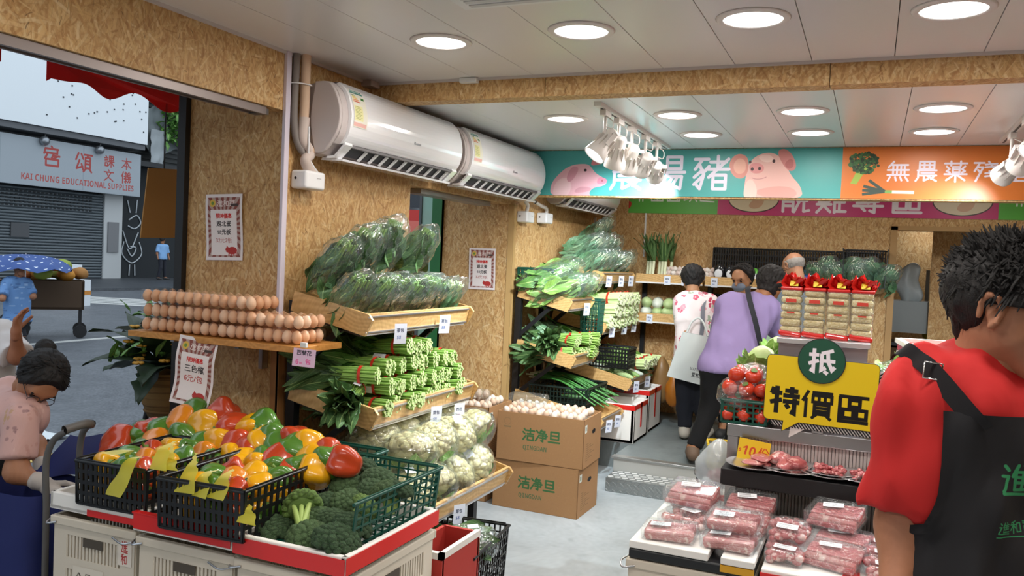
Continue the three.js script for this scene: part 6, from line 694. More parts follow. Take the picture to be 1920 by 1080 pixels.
{
  const plate = (label, u, v, z, seed, big) => { const p = pZ(u, v, z); const t = thing('steel_plate', label, 'plate', [p.x, 0.765, z]); part(t, 'dish', lathe([[0.0, 0.001], [0.055, 0.001], [0.078, 0.01], [0.108, 0.017], [0.11, 0.02], [0.078, 0.014], [0.054, 0.004], [0.0, 0.004]], 36), std(0xd5d5d6, 0.3, { metalness: 0.9 })); const R = rng(seed); const m = thing('meat_portion', label.replace('steel plate of ', '').replace(' on the black ledge', '') + ' lying on a steel plate', 'meat', [p.x, 0.771, z]); if (big === 'mince') { const g = []; for (let i = 0; i < 40; i++) g.push(meatLump(0.02, 0.014, 0.02, seed + i, 0.2).translate(R.r(-0.05, 0.05), 0.006 + R() * 0.02, R.r(-0.04, 0.04))); const o = part(m, 'diced_meat', g, MEAT[1]); o.userData.kind = 'stuff'; } else for (let i = 0; i < 3; i++) part(m, 'slice', meatLump(0.11, big === 'tall' ? 0.045 : 0.018, 0.075, seed + i, 0.28).rotateY(i * 0.9).translate(R.r(-0.02, 0.02), 0.01 + i * 0.012, R.r(-0.02, 0.02)), MEAT[(seed + i) % 3]); };
  plate('steel plate of flat pink pork slices on the black ledge', 1415, 880, CZ + 0.12, 1); plate('steel plate of heaped pale pork on the black ledge', 1483, 888, CZ + 0.11, 2, 'tall'); plate('steel plate of dark red offal on the black ledge', 1555, 897, CZ + 0.1, 3, 'mince'); plate('steel plate of pink trimmings at the back of the black ledge', 1466, 868, CZ + 0.06, 4, 'tall'); plate('steel plate of red diced meat at the back of the black ledge', 1557, 878, CZ + 0.055, 6, 'mince'); plate('steel plate of red meat beside the shop assistant on the black ledge', 1625, 890, CZ + 0.1, 8, 'mince');
  const [c, g] = cv(256, 180); g.fillStyle = '#e0b81a'; g.fillRect(0, 0, 256, 180); g.save(); g.transform(1, 0.06, -0.12, 1, 14, 0); g.font = 'bold 104px sans-serif'; g.fillStyle = '#c8451d'; g.fillText('10/', 30, 126); g.font = 'bold 40px sans-serif'; g.fillText('$', 4, 112); g.restore(); write(g, '份', 170, 50, 80, 9, '#c8451d'); const s = thing('price_card', 'yellow handwritten ten dollar card standing on the black ledge', 'price card', pZ(1413, 846, CZ + 0.05)); part(s, 'card', cb(0.12, 0.085, 0.002), std(0xffffff, 0.5, { map: ctex(c, false) })); part(s, 'stick', bx(-0.045, -0.06, -0.004, -0.04, -0.04, -0.001), BLACKM); s.rotation.set(-0.12, 0.05, -0.1);
}
// ---------- packs of meat on foam trays ----------
ventCrate('cream vented crate under the white topped meat tray', [-0.505, 0, -2.98], 0.39, 0.5, 0.53); ventCrate('cream vented crate under the red taped meat tray', [-0.06, 0, -3.0], 0.42, 0.5, 0.51);
{
  const t = thing('meat_tray', 'white and black foam lid carrying packs of pork', 'foam tray', [-0.5, 0.532, -2.98]); part(t, 'black_base', bx(-0.205, 0, -0.26, 0.205, 0.035, 0.26, 0.008), std(0x15171a, 0.45)); part(t, 'white_sheet', [bx(-0.203, 0.036, -0.255, 0.06, 0.062, 0.262, 0.004)], FOAM); part(t, 'white_sheet', bx(0.1, 0.036, -0.255, 0.206, 0.06, 0.264, 0.004), FOAM); part(t, 'yellow_strip', bx(0.1, 0.012, 0.258, 0.206, 0.034, 0.264), std(0xd19a1f, 0.5), 'yellow band'); 
  const t2 = thing('meat_tray', 'foam lid wrapped in red tape carrying packs of pork', 'foam tray', [-0.055, 0.512, -3.0]); part(t2, 'foam', bx(-0.22, 0, -0.27, 0.24, 0.062, 0.27, 0.006), FOAM); part(t2, 'tape', bx(-0.222, 0.002, 0.268, 0.242, 0.05, 0.273), REDTAPE, 'red packing tape'); part(t2, 'tape', bx(0.02, 0.058, 0.05, 0.07, 0.064, 0.272), REDTAPE, 'red packing tape');
  const meatSlab = (w, h, d, seed) => uvBox(deform(new RoundedBoxGeometry(w, h, d, 6, Math.min(w, h, d) * 0.42), (v) => { const k = 0.012 * fbm(v.x * 24 + seed, v.y * 24, v.z * 24, 3); v.y += k; v.x += k * 0.6; v.z += 0.008 * noise(v.x * 30, seed, v.z * 20); }), 0.12, seed * 0.13, seed * 0.31), stT = (() => { const [c, g] = cv(128, 64); g.fillStyle = '#e9eaec'; g.fillRect(0, 0, 128, 64); g.fillStyle = '#555'; for (let i = 0; i < 20; i++) g.fillRect(10 + i * 4, 8, 2, 20); for (let i = 0; i < 3; i++) g.fillRect(10, 36 + i * 9, 100 - i * 20, 4); return std(0xffffff, 0.5, { map: ctex(c, false) }); })();
  const mk = (w, d, h, seed, kind) => (label) => { const t = thing('meat_pack', label, 'meat pack'), R = rng(seed); if (kind === 'strip') for (let i = 0; i < 2; i++) part(t, 'meat', meatSlab(w * 0.93, h * 0.8, d * 0.45, seed + i).translate(0, h * 0.44, (i - 0.5) * d * 0.46), MEAT[(seed + i) % 3]); else if (kind === 'dice') { const g = []; for (let i = 0; i < 46; i++) g.push(meatLump(0.034, 0.024, 0.03, seed + i, 0.2).rotateY(R() * 3).translate(R.r(-0.4, 0.4) * w, h * 0.2 + R() * h * 0.6, R.r(-0.4, 0.4) * d)); const o = part(t, 'diced_meat', g, MEAT[seed % 3]); o.userData.kind = 'stuff'; } else { for (let i = 0; i < 3; i++) part(t, 'meat', meatSlab(w * 0.92, h * 0.34, d * 0.9 - i * 0.02, seed + i * 3).rotateY(0.06 * (i - 1)).translate(0.004 * i, h * (0.2 + 0.26 * i), 0), MEAT[(seed + i) % 3]); } part(t, 'clear_box', deform(mv(new RoundedBoxGeometry(w, h * 1.0, d, 3, 0.008), 0, h * 0.52, 0), (v) => { v.y += 0.004 * noise(v.x * 40, v.z * 40, seed); }), FILM, 'clear film'); const g = labelG(0.068, 0.038); g.rotateX(-Math.PI / 2); part(t, 'price_label', g.rotateY(R.r(-0.3, 0.3)).translate(R.r(-0.03, 0.03), h * 1.04, R.r(-0.02, 0.03)), stT, 'printed price label'); return t; };
  const mks = [mk(0.18, 0.12, 0.045, 1, 'strip'), mk(0.17, 0.14, 0.055, 2, 'dice'), mk(0.18, 0.15, 0.06, 4), mk(0.12, 0.115, 0.05, 6, 'dice')], R = rng(111), y = 0.596;
  const L = [[0, -0.585, y, -2.81, 0.05, 'low strip pack of pink pork at the open edge of the white topped tray'], [1, -0.56, y, -2.96, -0.2, 'pack of diced pork in the middle of the white topped tray'], [1, -0.57, y, -3.13, -0.1, 'pack of diced pork at the counter end of the white topped tray'], [2, -0.56, y + 0.065, -3.06, -0.15, 'pack of pale pork lying over the diced packs'], [0, -0.385, y, -2.82, -0.08, 'strip pack of dark pork at the front of the narrow foam sheet'], [0, -0.385, y + 0.05, -2.88, -0.1, 'strip pack of dark pork lying over another on the narrow sheet'], [2, -0.375, y, -3.02, -0.1, 'deep red pork pack behind the strip packs'], [2, -0.37, y + 0.03, -3.15, -0.1, 'deep red pork pack nearest the counter'], [3, -0.215, y - 0.02, -2.84, 0, 'small pack of minced pork at the corner of the red taped tray'], [3, -0.215, y + 0.03, -2.92, 0, 'small pack of minced pork leaning on the corner pack'], [3, -0.205, y, -3.06, -0.1, 'small pack of diced pork behind the minced packs'], [2, -0.07, y - 0.02, -2.88, -0.2, 'large pork pack in the middle of the red taped tray'], [2, -0.05, y - 0.02, -3.05, -0.2, 'large pork pack with two labels behind the middle one'], [2, -0.07, y + 0.05, -3.12, -0.25, 'large pork pack on top against the counter'], [3, 0.085, y - 0.02, -2.84, 0.1, 'small pork pack beside the shop assistant, front of the row'], [3, 0.085, y - 0.02, -2.96, 0.1, 'small pork pack beside the shop assistant, middle of the row'], [3, 0.085, y - 0.02, -3.08, 0.1, 'small pork pack beside the shop assistant, counter end of the row']];
  for (const [k, x, yy, z, a, lab] of L) spawn('meat' + k, mks[k], [x, yy, z], [yy > 0.62 ? 0.15 : 0.03, a, R.r(-0.05, 0.05)], lab);
}
// bucket with a bag and the yellow basket behind
{
  const p = pZ(1347, 900, -3.85), t = thing('foam_box', 'white bucket box lined with a plastic bag behind the meat trays', 'box', [p.x, 0, -3.85]); part(t, 'box', bx(-0.09, 0, -0.12, 0.09, p.y - 0.02, 0.12, 0.012), FOAM); part(t, 'red_band', bx(-0.092, p.y - 0.06, -0.122, 0.092, p.y - 0.035, 0.122), REDTAPE, 'red band'); part(t, 'plastic_bag', deform(ell(0.095, 0.13, 0.1, 0, p.y + 0.06, 0, 40, 26), (v) => { const k = 1 + 0.3 * fbm(v.x * 12, v.y * 8, v.z * 12, 3) - (v.y > p.y + 0.1 ? 0.35 * (v.y - p.y - 0.1) / 0.09 : 0); v.x *= k; v.z *= k; }), phy(0xe6ecf0, 0.25, { transmission: 0.6, thickness: 0 }), 'clear plastic bag'); part(t, 'meat_scraps', meatLump(0.1, 0.06, 0.1, 5).translate(0, p.y + 0.02, 0), MEAT[0]);
  basket('plastic_basket', 'yellow basket behind the counter corner', [-0.68, 0.5, -4.35], 0.2, 0.1, 0.12, 0.12, { m: std(0xc9a91c, 0.4), nx: 5, ny: 5, nd: 6 }); part(thing('stool', 'dark stool under the yellow basket', 'stool', [-0.68, 0, -4.35]), 'seat', [bx(-0.1, 0.46, -0.1, 0.1, 0.5, 0.1, 0.01), bx(-0.09, 0, -0.09, -0.06, 0.46, -0.06), bx(0.06, 0, -0.09, 0.09, 0.46, -0.06), bx(-0.09, 0, 0.06, -0.06, 0.46, 0.09), bx(0.06, 0, 0.06, 0.09, 0.46, 0.09)], BLACKM);
}
// ---------- people ----------
const skinT = dtex(128, 128, (u, v) => { const n = pnoise(u, v, 10, 3) * 7 + pnoise(u, v, 40, 5) * 5; return [238 + n, 226 + n, 220 + n]; });
const skin = (hex) => phy(hex, 0.55, { sheen: 0.2, map: skinT });
const smin = (a, b, k) => { const h = Math.max(k - Math.abs(a - b), 0) / k; return Math.min(a, b) - h * h * k * 0.25; };
function bones(list, k, extra) {   // [a, b, ra, rb, cap?] -> distance function
  const B = list.map(([a, b, ra, rb, cap]) => { const d = b.clone().sub(a), L2 = d.lengthSq() || 1e-9; return { ax: a.x, ay: a.y, az: a.z, dx: d.x, dy: d.y, dz: d.z, L2, L: Math.sqrt(L2), ra, rb, cap }; });
  return (x, y, z) => { let r = 9; for (const b of B) { const px = x - b.ax, py = y - b.ay, pz = z - b.az, q = (px * b.dx + py * b.dy + pz * b.dz) / b.L2, t = q < 0 ? 0 : q > 1 ? 1 : q, ex = px - t * b.dx, ey = py - t * b.dy, ez = pz - t * b.dz; let d = Math.sqrt(ex * ex + ey * ey + ez * ez) - (b.ra + (b.rb - b.ra) * t); if (b.cap && q > 1) d = Math.max(d, (q - 1) * b.L); r = smin(r, d, k); } return extra ? extra(r, x, y, z) : r; };
}
function bound(list, pad) { const lo = [1e9, 1e9, 1e9], hi = [-1e9, -1e9, -1e9]; for (const [a, b, ra, rb] of list) for (const [p, r] of [[a, ra], [b, rb]]) ['x', 'y', 'z'].forEach((c, i) => { lo[i] = Math.min(lo[i], p[c] - r - pad); hi[i] = Math.max(hi[i], p[c] + r + pad); }); return [lo, hi]; }
const fieldMesh = (list, cell, k, extra) => { const [lo, hi] = bound(list, cell * 2.5 + 0.01); return sdfMesh(bones(list, k, extra), lo, hi, cell); };
const mid = (a, b, t = 0.5) => a.clone().lerp(b, t), add = (a, x, y, z) => a.clone().add(V(x, y, z));
// frame from a facing direction: local x = the person's right-hand side in view of the face, y up, z = face
function frameOf(f, up = V(0, 1, 0)) { const z = f.clone().normalize(), x = V().crossVectors(up, z).normalize(), y = V().crossVectors(z, x); return new THREE.Matrix4().makeBasis(x, y, z); }
function headGeo(c, f, up, s = 1, cell = 0.006) {   // skull, jaw, nose, ears, brows, lips, eye hollows
  const q = (x, y, z) => V(x, y, z).multiplyScalar(s), L = [[q(0, 0.035, -0.025), q(0, 0.03, 0.012), 0.079 * s, 0.075 * s], [q(0, -0.02, 0.02), q(0, -0.075, 0.045), 0.062 * s, 0.034 * s], [q(-0.03, -0.04, 0.02), q(-0.012, -0.085, 0.05), 0.04 * s, 0.022 * s], [q(0.03, -0.04, 0.02), q(0.012, -0.085, 0.05), 0.04 * s, 0.022 * s], [q(0, 0.005, 0.088), q(0, -0.028, 0.102), 0.008 * s, 0.013 * s], [q(-0.035, 0.022, 0.075), q(0.035, 0.022, 0.075), 0.014 * s, 0.014 * s], [q(-0.016, -0.058, 0.078), q(0.016, -0.058, 0.078), 0.009 * s, 0.009 * s], [q(0, -0.05, -0.03), q(0, -0.11, -0.035), 0.052 * s, 0.05 * s]];
  const ears = []; for (const e of [-1, 1]) { for (let i = 0; i < 6; i++) { const a = -0.4 + i * 0.85, b = a + 0.85; if (i > 4) continue; const P = (t) => q(e * (0.078 + 0.01 * Math.abs(Math.sin(t))), 0.0 + 0.029 * Math.sin(t), -0.014 + 0.018 * -Math.cos(t)); ears.push([P(a), P(b), 0.0052 * s, 0.0052 * s]); } ears.push([q(e * 0.074, -0.02, -0.008), q(e * 0.079, -0.026, -0.01), 0.008 * s, 0.007 * s], [q(e * 0.073, 0.012, -0.016), q(e * 0.074, -0.008, -0.014), 0.009 * s, 0.009 * s]); }
  const all = L.concat(ears), fh = bones(L, 0.03 * s), fe = bones(ears, 0.006 * s), [lo, hi] = bound(all, 0.02);
  const g = sdfMesh((x, y, z) => { let d = smin(fh(x, y, z), fe(x, y, z), 0.006 * s); for (const e of [-1, 1]) { const ex = x - e * 0.033 * s, ey = y - 0.002 * s, ez = z - 0.094 * s; d = Math.max(d, 0.017 * s - Math.sqrt(ex * ex * 0.5 + ey * ey + ez * ez)); } return d; }, lo, hi, cell);
  const m = frameOf(f, up).setPosition(c.x, c.y, c.z); g.applyMatrix4(m); g.frame = m; return g;
}
function handGeo(w, dir, palm, s = 1, curl = 0.4, cell = 0.0045) {   // wrist, pointing direction, palm normal
  const x = dir.clone().normalize(), n = palm.clone().addScaledVector(x, -palm.dot(x)).normalize(), y = V().crossVectors(n, x), P = (a, b, c) => w.clone().addScaledVector(x, a * s).addScaledVector(y, b * s).addScaledVector(n, c * s), L = [];
  const palmL = [[P(0, 0, 0), P(0.07, -0.024, 0), 0.02 * s, 0.014 * s], [P(0, 0, 0), P(0.075, 0, 0), 0.022 * s, 0.014 * s], [P(0, 0, 0), P(0.068, 0.026, 0), 0.02 * s, 0.013 * s], [P(-0.03, 0, 0), P(0.01, 0, 0), 0.022 * s, 0.022 * s]];
  const fing = []; [[-0.03, 0.07, 0.068], [-0.01, 0.076, 0.076], [0.011, 0.074, 0.072], [0.03, 0.066, 0.056]].forEach(([b, st, len]) => { let p = P(st - 0.012, b * 0.85, 0), a = 0.12; for (let k = 0; k < 3; k++) { const l = len * [0.45, 0.32, 0.26][k] * s; a += curl * [0.7, 1, 0.8][k]; const e = p.clone().addScaledVector(x, Math.cos(a) * l).addScaledVector(n, Math.sin(a) * l).addScaledVector(y, b * 0.12 * s); fing.push([p, e, (0.0092 - k * 0.0008) * s, (0.0086 - k * 0.0008) * s]); p = e; } });
  { let p = P(0.018, -0.022, 0.004), a = 0; for (let k = 0; k < 3; k++) { const l = [0.035, 0.03, 0.024][k] * s, e = p.clone().addScaledVector(x, (0.62 + 0.12 * k) * l).addScaledVector(y, -(0.7 - 0.25 * k) * l).addScaledVector(n, (0.3 + 0.15 * k) * l); fing.push([p, e, (0.0115 - k * 0.001) * s, (0.0105 - k * 0.001) * s]); p = e; } }
  const fp = bones(palmL, 0.012 * s), ff = fing.map((b) => bones([b], 0.001)), [lo, hi] = bound(palmL.concat(fing), 0.012); const chains = [0, 3, 6, 9, 12].map((i) => bones(fing.slice(i, i + 3), 0.004));
  return sdfMesh((a, b, c) => { let d = fp(a, b, c); for (const ch of chains) { const e = ch(a, b, c); d = smin(d, e, 0.006); } return d; }, lo, hi, cell);
}
const folds = (amp, sc, seed) => (d, x, y, z) => d + amp * (fbm(x * sc + seed, y * sc * 0.45, z * sc, 2) + 0.5 * noise(x * sc * 2.1, y * sc * 0.8 + seed, z * sc * 2.1));
function figure(label, J, o) {
  const t = thing('person', label, 'person', [0, 0, 0]), S = o.s || 1, r = (v) => v * S, cell = o.cell || 0.012;
  const arm = (s, e, h) => [[J[s], J[e], r(0.047), r(0.038)], [J[e], J[h], r(0.038), r(0.026)]], leg = (h, k, a) => [[J[h], J[k], r(0.085), r(0.056)], [J[k], J[a], r(0.056), r(0.036)]];
  const ch = mid(J.shL, J.shR), hc = mid(J.hipL, J.hipR), tor = [[mid(J.shL, J.shR, 0.12), mid(J.shL, J.shR, 0.88), r(0.055), r(0.055)], [mid(J.shL, ch, 0.42), mid(J.hipL, hc, 0.25), r(0.098), r(0.1)], [mid(J.shR, ch, 0.42), mid(J.hipR, hc, 0.25), r(0.098), r(0.1)], [J.hipL, J.hipR, r(0.1), r(0.1)], [mid(ch, hc, 0.15), mid(ch, hc, 0.95), r(0.09), r(0.1)]];
  const neckTop = J.neckTop || mid(ch, J.head, 0.72);
  const body = [...tor.map(([a, b, p, q]) => [a, b, p - 0.012, q - 0.012]), [mid(ch, neckTop, 0.0), neckTop, r(0.052), r(0.05)], ...arm('shL', 'elL', 'haL'), ...arm('shR', 'elR', 'haR'), ...leg('hipL', 'knL', 'anL'), ...leg('hipR', 'knR', 'anR'), [J.anL, J.toeL, r(0.035), r(0.028)], [J.anR, J.toeR, r(0.035), r(0.028)]];
  const hg = headGeo(J.head, o.face, o.up || V(0, 1, 0), o.hs || S, o.headCell || 0.008), gs = [fieldMesh(body, cell, 0.05), hg.clone()];
  for (const [n, hd] of Object.entries(o.hands || {})) gs.push(handGeo(J['ha' + n], hd.dir, hd.palm, S * (hd.s || 1), hd.curl, 0.0045));
  part(t, 'body', gs.map((g) => uvBox(g, 0.3)), o.skin, 'bare skin');
  if (o.shirt) { const st = o.sleeve ?? 0.75, sl = o.sleeveEnd, L = [...tor.map(([a, b, p, q]) => [a, b, p + 0.012, q + 0.02])]; for (const [s, e, h] of [['shL', 'elL', 'haL'], ['shR', 'elR', 'haR']]) { if (st <= 1) L.push([J[s], mid(J[s], J[e], st), r(0.063), r(o.sleeveR || 0.066), true]); else L.push([J[s], J[e], r(0.06), r(0.052)], [J[e], mid(J[e], J[h], st - 1), r(0.052), r(0.044), true]); } L.push([ch, mid(ch, neckTop, 0.45), r(0.07), r(0.062), true]); const hem = o.hem || V(0, 1, 0), hp = o.hemAt || add(hc, 0, -0.06, 0), f2 = folds(o.fold ?? 0.012, 9, o.seed || 1); const hd = hem.clone().normalize(); { const fs = bones(L, 0.05); t.field = (v) => f2(fs(v.x, v.y, v.z), v.x, v.y, v.z); } part(t, 'shirt', uvBox(fieldMesh(L, cell * 0.9, 0.05, (d, x, y, z) => Math.max(f2(d, x, y, z), -((x - hp.x) * hd.x + (y - hp.y) * hd.y + (z - hp.z) * hd.z))), 0.5), o.shirt, o.shirtLabel); }
  if (o.pants) { const L = [[J.hipL, J.hipR, r(0.108), r(0.108)], [J.hipL, J.knL, r(0.098), r(0.072)], [J.knL, mid(J.knL, J.anL, 0.95), r(0.072), r(0.058), true], [J.hipR, J.knR, r(0.098), r(0.072)], [J.knR, mid(J.knR, J.anR, 0.95), r(0.072), r(0.058), true]]; part(t, 'trousers', uvBox(fieldMesh(L, cell * 1.1, 0.03, folds(0.008, 8, 7)), 0.5), o.pants, o.pantsLabel); }
  if (o.shoes) for (const k of ['L', 'R']) { const a = J['an' + k], b = J['toe' + k], d = b.clone().sub(a).setY(0).normalize(); part(t, 'shoe', fieldMesh([[add(a, -d.x * 0.03, -0.035, -d.z * 0.03), add(b, d.x * 0.03, -0.01, d.z * 0.03), 0.042, 0.036], [add(a, 0, 0.0, 0), a, 0.045, 0.045]], 0.009, 0.03), o.shoes); }
  if (o.hair) o.hair(t, hg.frame, o.hs || S);
  return [t, hg.frame];
}
const hairT = dtex(128, 256, (u, v) => { const n = pnoise(u, v * 0.3, 40, 2) * 40 + pnoise(u, v, 90, 4) * 30; const k = 128 + n; return [k, k, k]; });
const hairM = (hex) => std(hex, 0.7, { bumpMap: hairT, bumpScale: 0.004 });
// hair cap as a field around the skull, cut by a function in head space
const hairCap = (m, cut, grow = 0.014, extra = [], rough = 0.006) => (t, fr, s) => { const q = (x, y, z) => V(x, y, z).multiplyScalar(s), L = [[q(0, 0.037, -0.03), q(0, 0.034, 0.012), (0.079 + grow) * s, (0.076 + grow) * s], ...extra.map(([a, b, c, d, e, f, r1, r2]) => [q(a, b, c), q(d, e, f), r1 * s, r2 * s])]; const g = fieldMesh(L, 0.0065, 0.02, (d, x, y, z) => Math.max(d + rough * noise(x * 60, y * 30, z * 60), cut(x / s, y / s, z / s) * s)); part(t, 'hair', uvBox(g, 0.12).applyMatrix4(fr), m, 'hair'); const R = rng(77), st = []; for (let i = 0; i < 420; i++) { const a = R() * 6.28, e = Math.acos(1 - R() * 1.5), d = V(Math.sin(e) * Math.cos(a), Math.cos(e), Math.sin(e) * Math.sin(a)), p = V(d.x * (0.076 + grow), 0.037 + d.y * (0.077 + grow), -0.01 + d.z * (0.09 + grow)); if (cut(p.x, p.y, p.z) > -0.012) continue; const tn = V(0, -1, -0.25).addScaledVector(d, -V(0, -1, -0.25).dot(d)).normalize(), q2 = p.clone().addScaledVector(tn, R.r(0.02, 0.045)).addScaledVector(d, R.r(-0.002, 0.007)).add(V(R.r(-0.008, 0.008), 0, R.r(-0.008, 0.008))); st.push(rod(p, q2, 0.004, 0.001, 4)); } if (st.length) { const o = part(t, 'hair_strands', merged(st).scale(s, s, s).applyMatrix4(fr), m); o.userData.kind = 'stuff'; } };
const shortCut = (x, y, z) => Math.min(Math.max(-(y + 0.01) + (z + 0.01) * 0.35 - 0.0, z - 0.062), 9), eyesOn = (t, fr, s = 1, col = 0x1b1310) => { for (const e of [-1, 1]) { part(t, 'eye', sph(0.011 * s, 10, 8).translate(e * 0.033 * s, 0.0, 0.076 * s).applyMatrix4(fr), std(col, 0.2), 'dark eye'); part(t, 'eyebrow', rZ(cb(0.034 * s, 0.006 * s, 0.006 * s), e * -0.1).translate(e * 0.034 * s, 0.026 * s, 0.088 * s).applyMatrix4(fr), std(0x1a1412, 0.8)); } part(t, 'lips', ell(0.02 * s, 0.006 * s, 0.008 * s, 0, -0.057 * s, 0.083 * s).applyMatrix4(fr), std(0x9a5450, 0.5), 'lips'); };

// young shop assistant in a red shirt and black apron
{
  const z = -1.7, hd = pZ(1899, 584, z), nk = pZ(1866, 712, z - 0.01), shL = pZ(1716, 752, z + 0.01), shR = pZ(2040, 775, z - 0.13), elL = pZ(1692, 985, z + 0.0), haL = pZ(1672, 1190, z + 0.1), ch = mid(shL, shR);
  const J = { head: hd, neckTop: add(nk, 0.0, 0.035, 0.0), shL, shR, elL, haL, elR: add(shR, 0.09, -0.27, -0.02), haR: add(shR, 0.12, -0.48, 0.12), hipL: V(shL.x + 0.095, 0.86, z - 0.01), hipR: V(shR.x - 0.1, 0.86, z - 0.1), knL: V(shL.x + 0.07, 0.47, z), knR: V(shR.x - 0.06, 0.47, z - 0.06), anL: V(shL.x + 0.06, 0.08, z - 0.04), anR: V(shR.x - 0.05, 0.08, z - 0.1), toeL: V(shL.x + 0.08, 0.04, z + 0.1), toeR: V(shR.x, 0.04, z + 0.05) };
  const face = V(0.93, -0.1, 0.36), spikes = [], R = rng(121);
  const [t, fr] = figure('young shop assistant in a red tee and black apron, head turned away', J, { skin: skin(0xb98465), face, shirt: std(0xc41f1e, 0.8), shirtLabel: 'red short sleeved T-shirt', sleeve: 0.82, sleeveR: 0.074, hemAt: V(0, 0.84, 0), pants: std(0x1c1d22, 0.8), pantsLabel: 'dark trousers', shoes: std(0x1a1a1a, 0.6), hands: { L: { dir: V(0, -1, 0.1), palm: V(1, 0, 0), curl: 0.35 }, R: { dir: V(0, -0.8, 0.5), palm: V(-1, 0, 0), curl: 0.35 } }, headCell: 0.005, cell: 0.011, fold: 0.026, seed: 4, hs: 1.0, 
    hair: (t, f, s) => { const m = hairM(0x120d0b); hairCap(m, (x, y, z) => Math.max(Math.min(-(y - 0.012), -(y + 0.075) + 0.0 + Math.max(0, (z + 0.035)) * 6), z - 0.068), 0.012, [[0, 0.02, -0.05, 0, -0.04, -0.045, 0.05, 0.045]], 0.007)(t, f, s); for (let i = 0; i < 1500; i++) { const a = R() * 6.28, e = Math.acos(1 - R() * 1.15), d = V(Math.sin(e) * Math.cos(a), Math.cos(e), Math.sin(e) * Math.sin(a)); const p = V(d.x * 0.09, 0.04 + d.y * 0.094, -0.012 + d.z * 0.102); if (p.z > 0.06 && p.y < 0.09) continue; if (p.y < 0.03 && p.z > -0.04) continue; const up = 0.25 + 0.75 * sstep(0.05, 0.1, p.y); const tip = p.clone().addScaledVector(d, R.r(0.005, 0.016) * up).add(V(R.r(-0.012, 0.012), R.r(-0.008, 0.012), R.r(-0.014, 0.006))); spikes.push(rod(p, tip, 0.0038, 0.0006, 4)); } const o = part(t, 'hair_tufts', merged(spikes).scale(s, s, s).applyMatrix4(f), m, 'short spiky black hair'); o.userData.kind = 'stuff'; } });
  eyesOn(t, fr, 1.0);
  // apron wrapped on the chest: a sheet that follows a torso section, front side outwards
  const u = shR.clone().sub(shL).setY(0).normalize(), nrm = V().crossVectors(u, V(0, 1, 0)).normalize(); if (nrm.z < 0) nrm.negate(); const c0 = mid(shL, shR); c0.y = 0;
  const topY = pZ(1800, 775, z + 0.1).y, [ac, ag] = cv(512, 2048); ag.fillStyle = '#141216'; ag.fillRect(0, 0, 512, 2048);
  ag.strokeStyle = '#2f8a56'; glyph(ag, '進', 186, 190, 118, 13, 140); glyph(ag, '和', 318, 190, 112, 13, 136); ['進', '和', '蔬', '菜'].forEach((ch, i) => glyph(ag, ch, 182 + i * 54, 432, 48, 5, 54)); ag.fillStyle = '#2f8a56'; ag.fillRect(180, 494, 220, 5);
  const onShirt = (q, n, gap) => { const v = q.clone().addScaledVector(n, 0.35); for (let i = 0; i < 60; i++) { const d = t.field(v); if (d < gap) break; v.addScaledVector(n, -Math.max(0.002, (d - gap) * 0.8)); if (v.distanceToSquared(q) > 0.3) return null; } return t.field(v) < gap + 0.01 ? v : null; };
  const NX = 34, NY = 46, g = new THREE.PlaneGeometry(1, 1, NX, NY), p = g.attributes.position; const H = topY - 0.45, rowDep = []; for (let i = 0; i < p.count; i++) { const sx = p.getX(i) * 2, ty = 0.5 - p.getY(i), y = topY - ty * H, w = lerp(0.118, 0.148, sstep(0.17, 0.3, ty)) + 0.03 * sstep(0.3, 0.5, ty), x = sx * w - 0.042, q = V(c0.x + u.x * x, y, c0.z + u.z * x), v = y > 0.87 ? onShirt(q, nrm, 0.008) : null; const col = i % (NX + 1); if (v) { p.setXYZ(i, v.x, v.y, v.z); rowDep[col] = Math.max(0.02, v.clone().sub(q).dot(nrm)); } else { const d = (rowDep[col] ?? 0.12) + 0.01 * Math.sin(x * 30); p.setXYZ(i, q.x + nrm.x * d, y, q.z + nrm.z * d); } } g.computeVertexNormals();
  const apron = part(t, 'apron', g, std(0xffffff, 0.8, { map: ctex(ac, false) }), 'black apron with green lettering');
  const out = V(-0.15, 0.75, 0.65).normalize(), strap = [[1700, 690, 0], [1722, 705, 0.05], [1745, 728, 0.09], [1772, 755, 0.11], [1800, 782, 0.12]].map(([a, b, dz], i) => onShirt(pZ(a, b + 10, z - 0.02 + dz * 0.4), i > 2 ? nrm : out, 0.008)); strap.unshift(strap[0].clone().add(V(-0.01, -0.02, -0.06))); const sp = new THREE.CatmullRomCurve3(strap).getPoints(24), sg = ribbon(sp, V(0.62, 0.66, 0.42).normalize(), 0.036); part(t, 'apron_strap', sg, std(0x171417, 0.8), 'black strap'); const bk = sp[15]; part(t, 'buckle', [new THREE.TorusGeometry(0.02, 0.002, 6, 4).rotateZ(0.7).translate(bk.x, bk.y, bk.z).translate(nrm.x * 0.004, 0, nrm.z * 0.004)], CHROME, 'metal strap buckle');
}
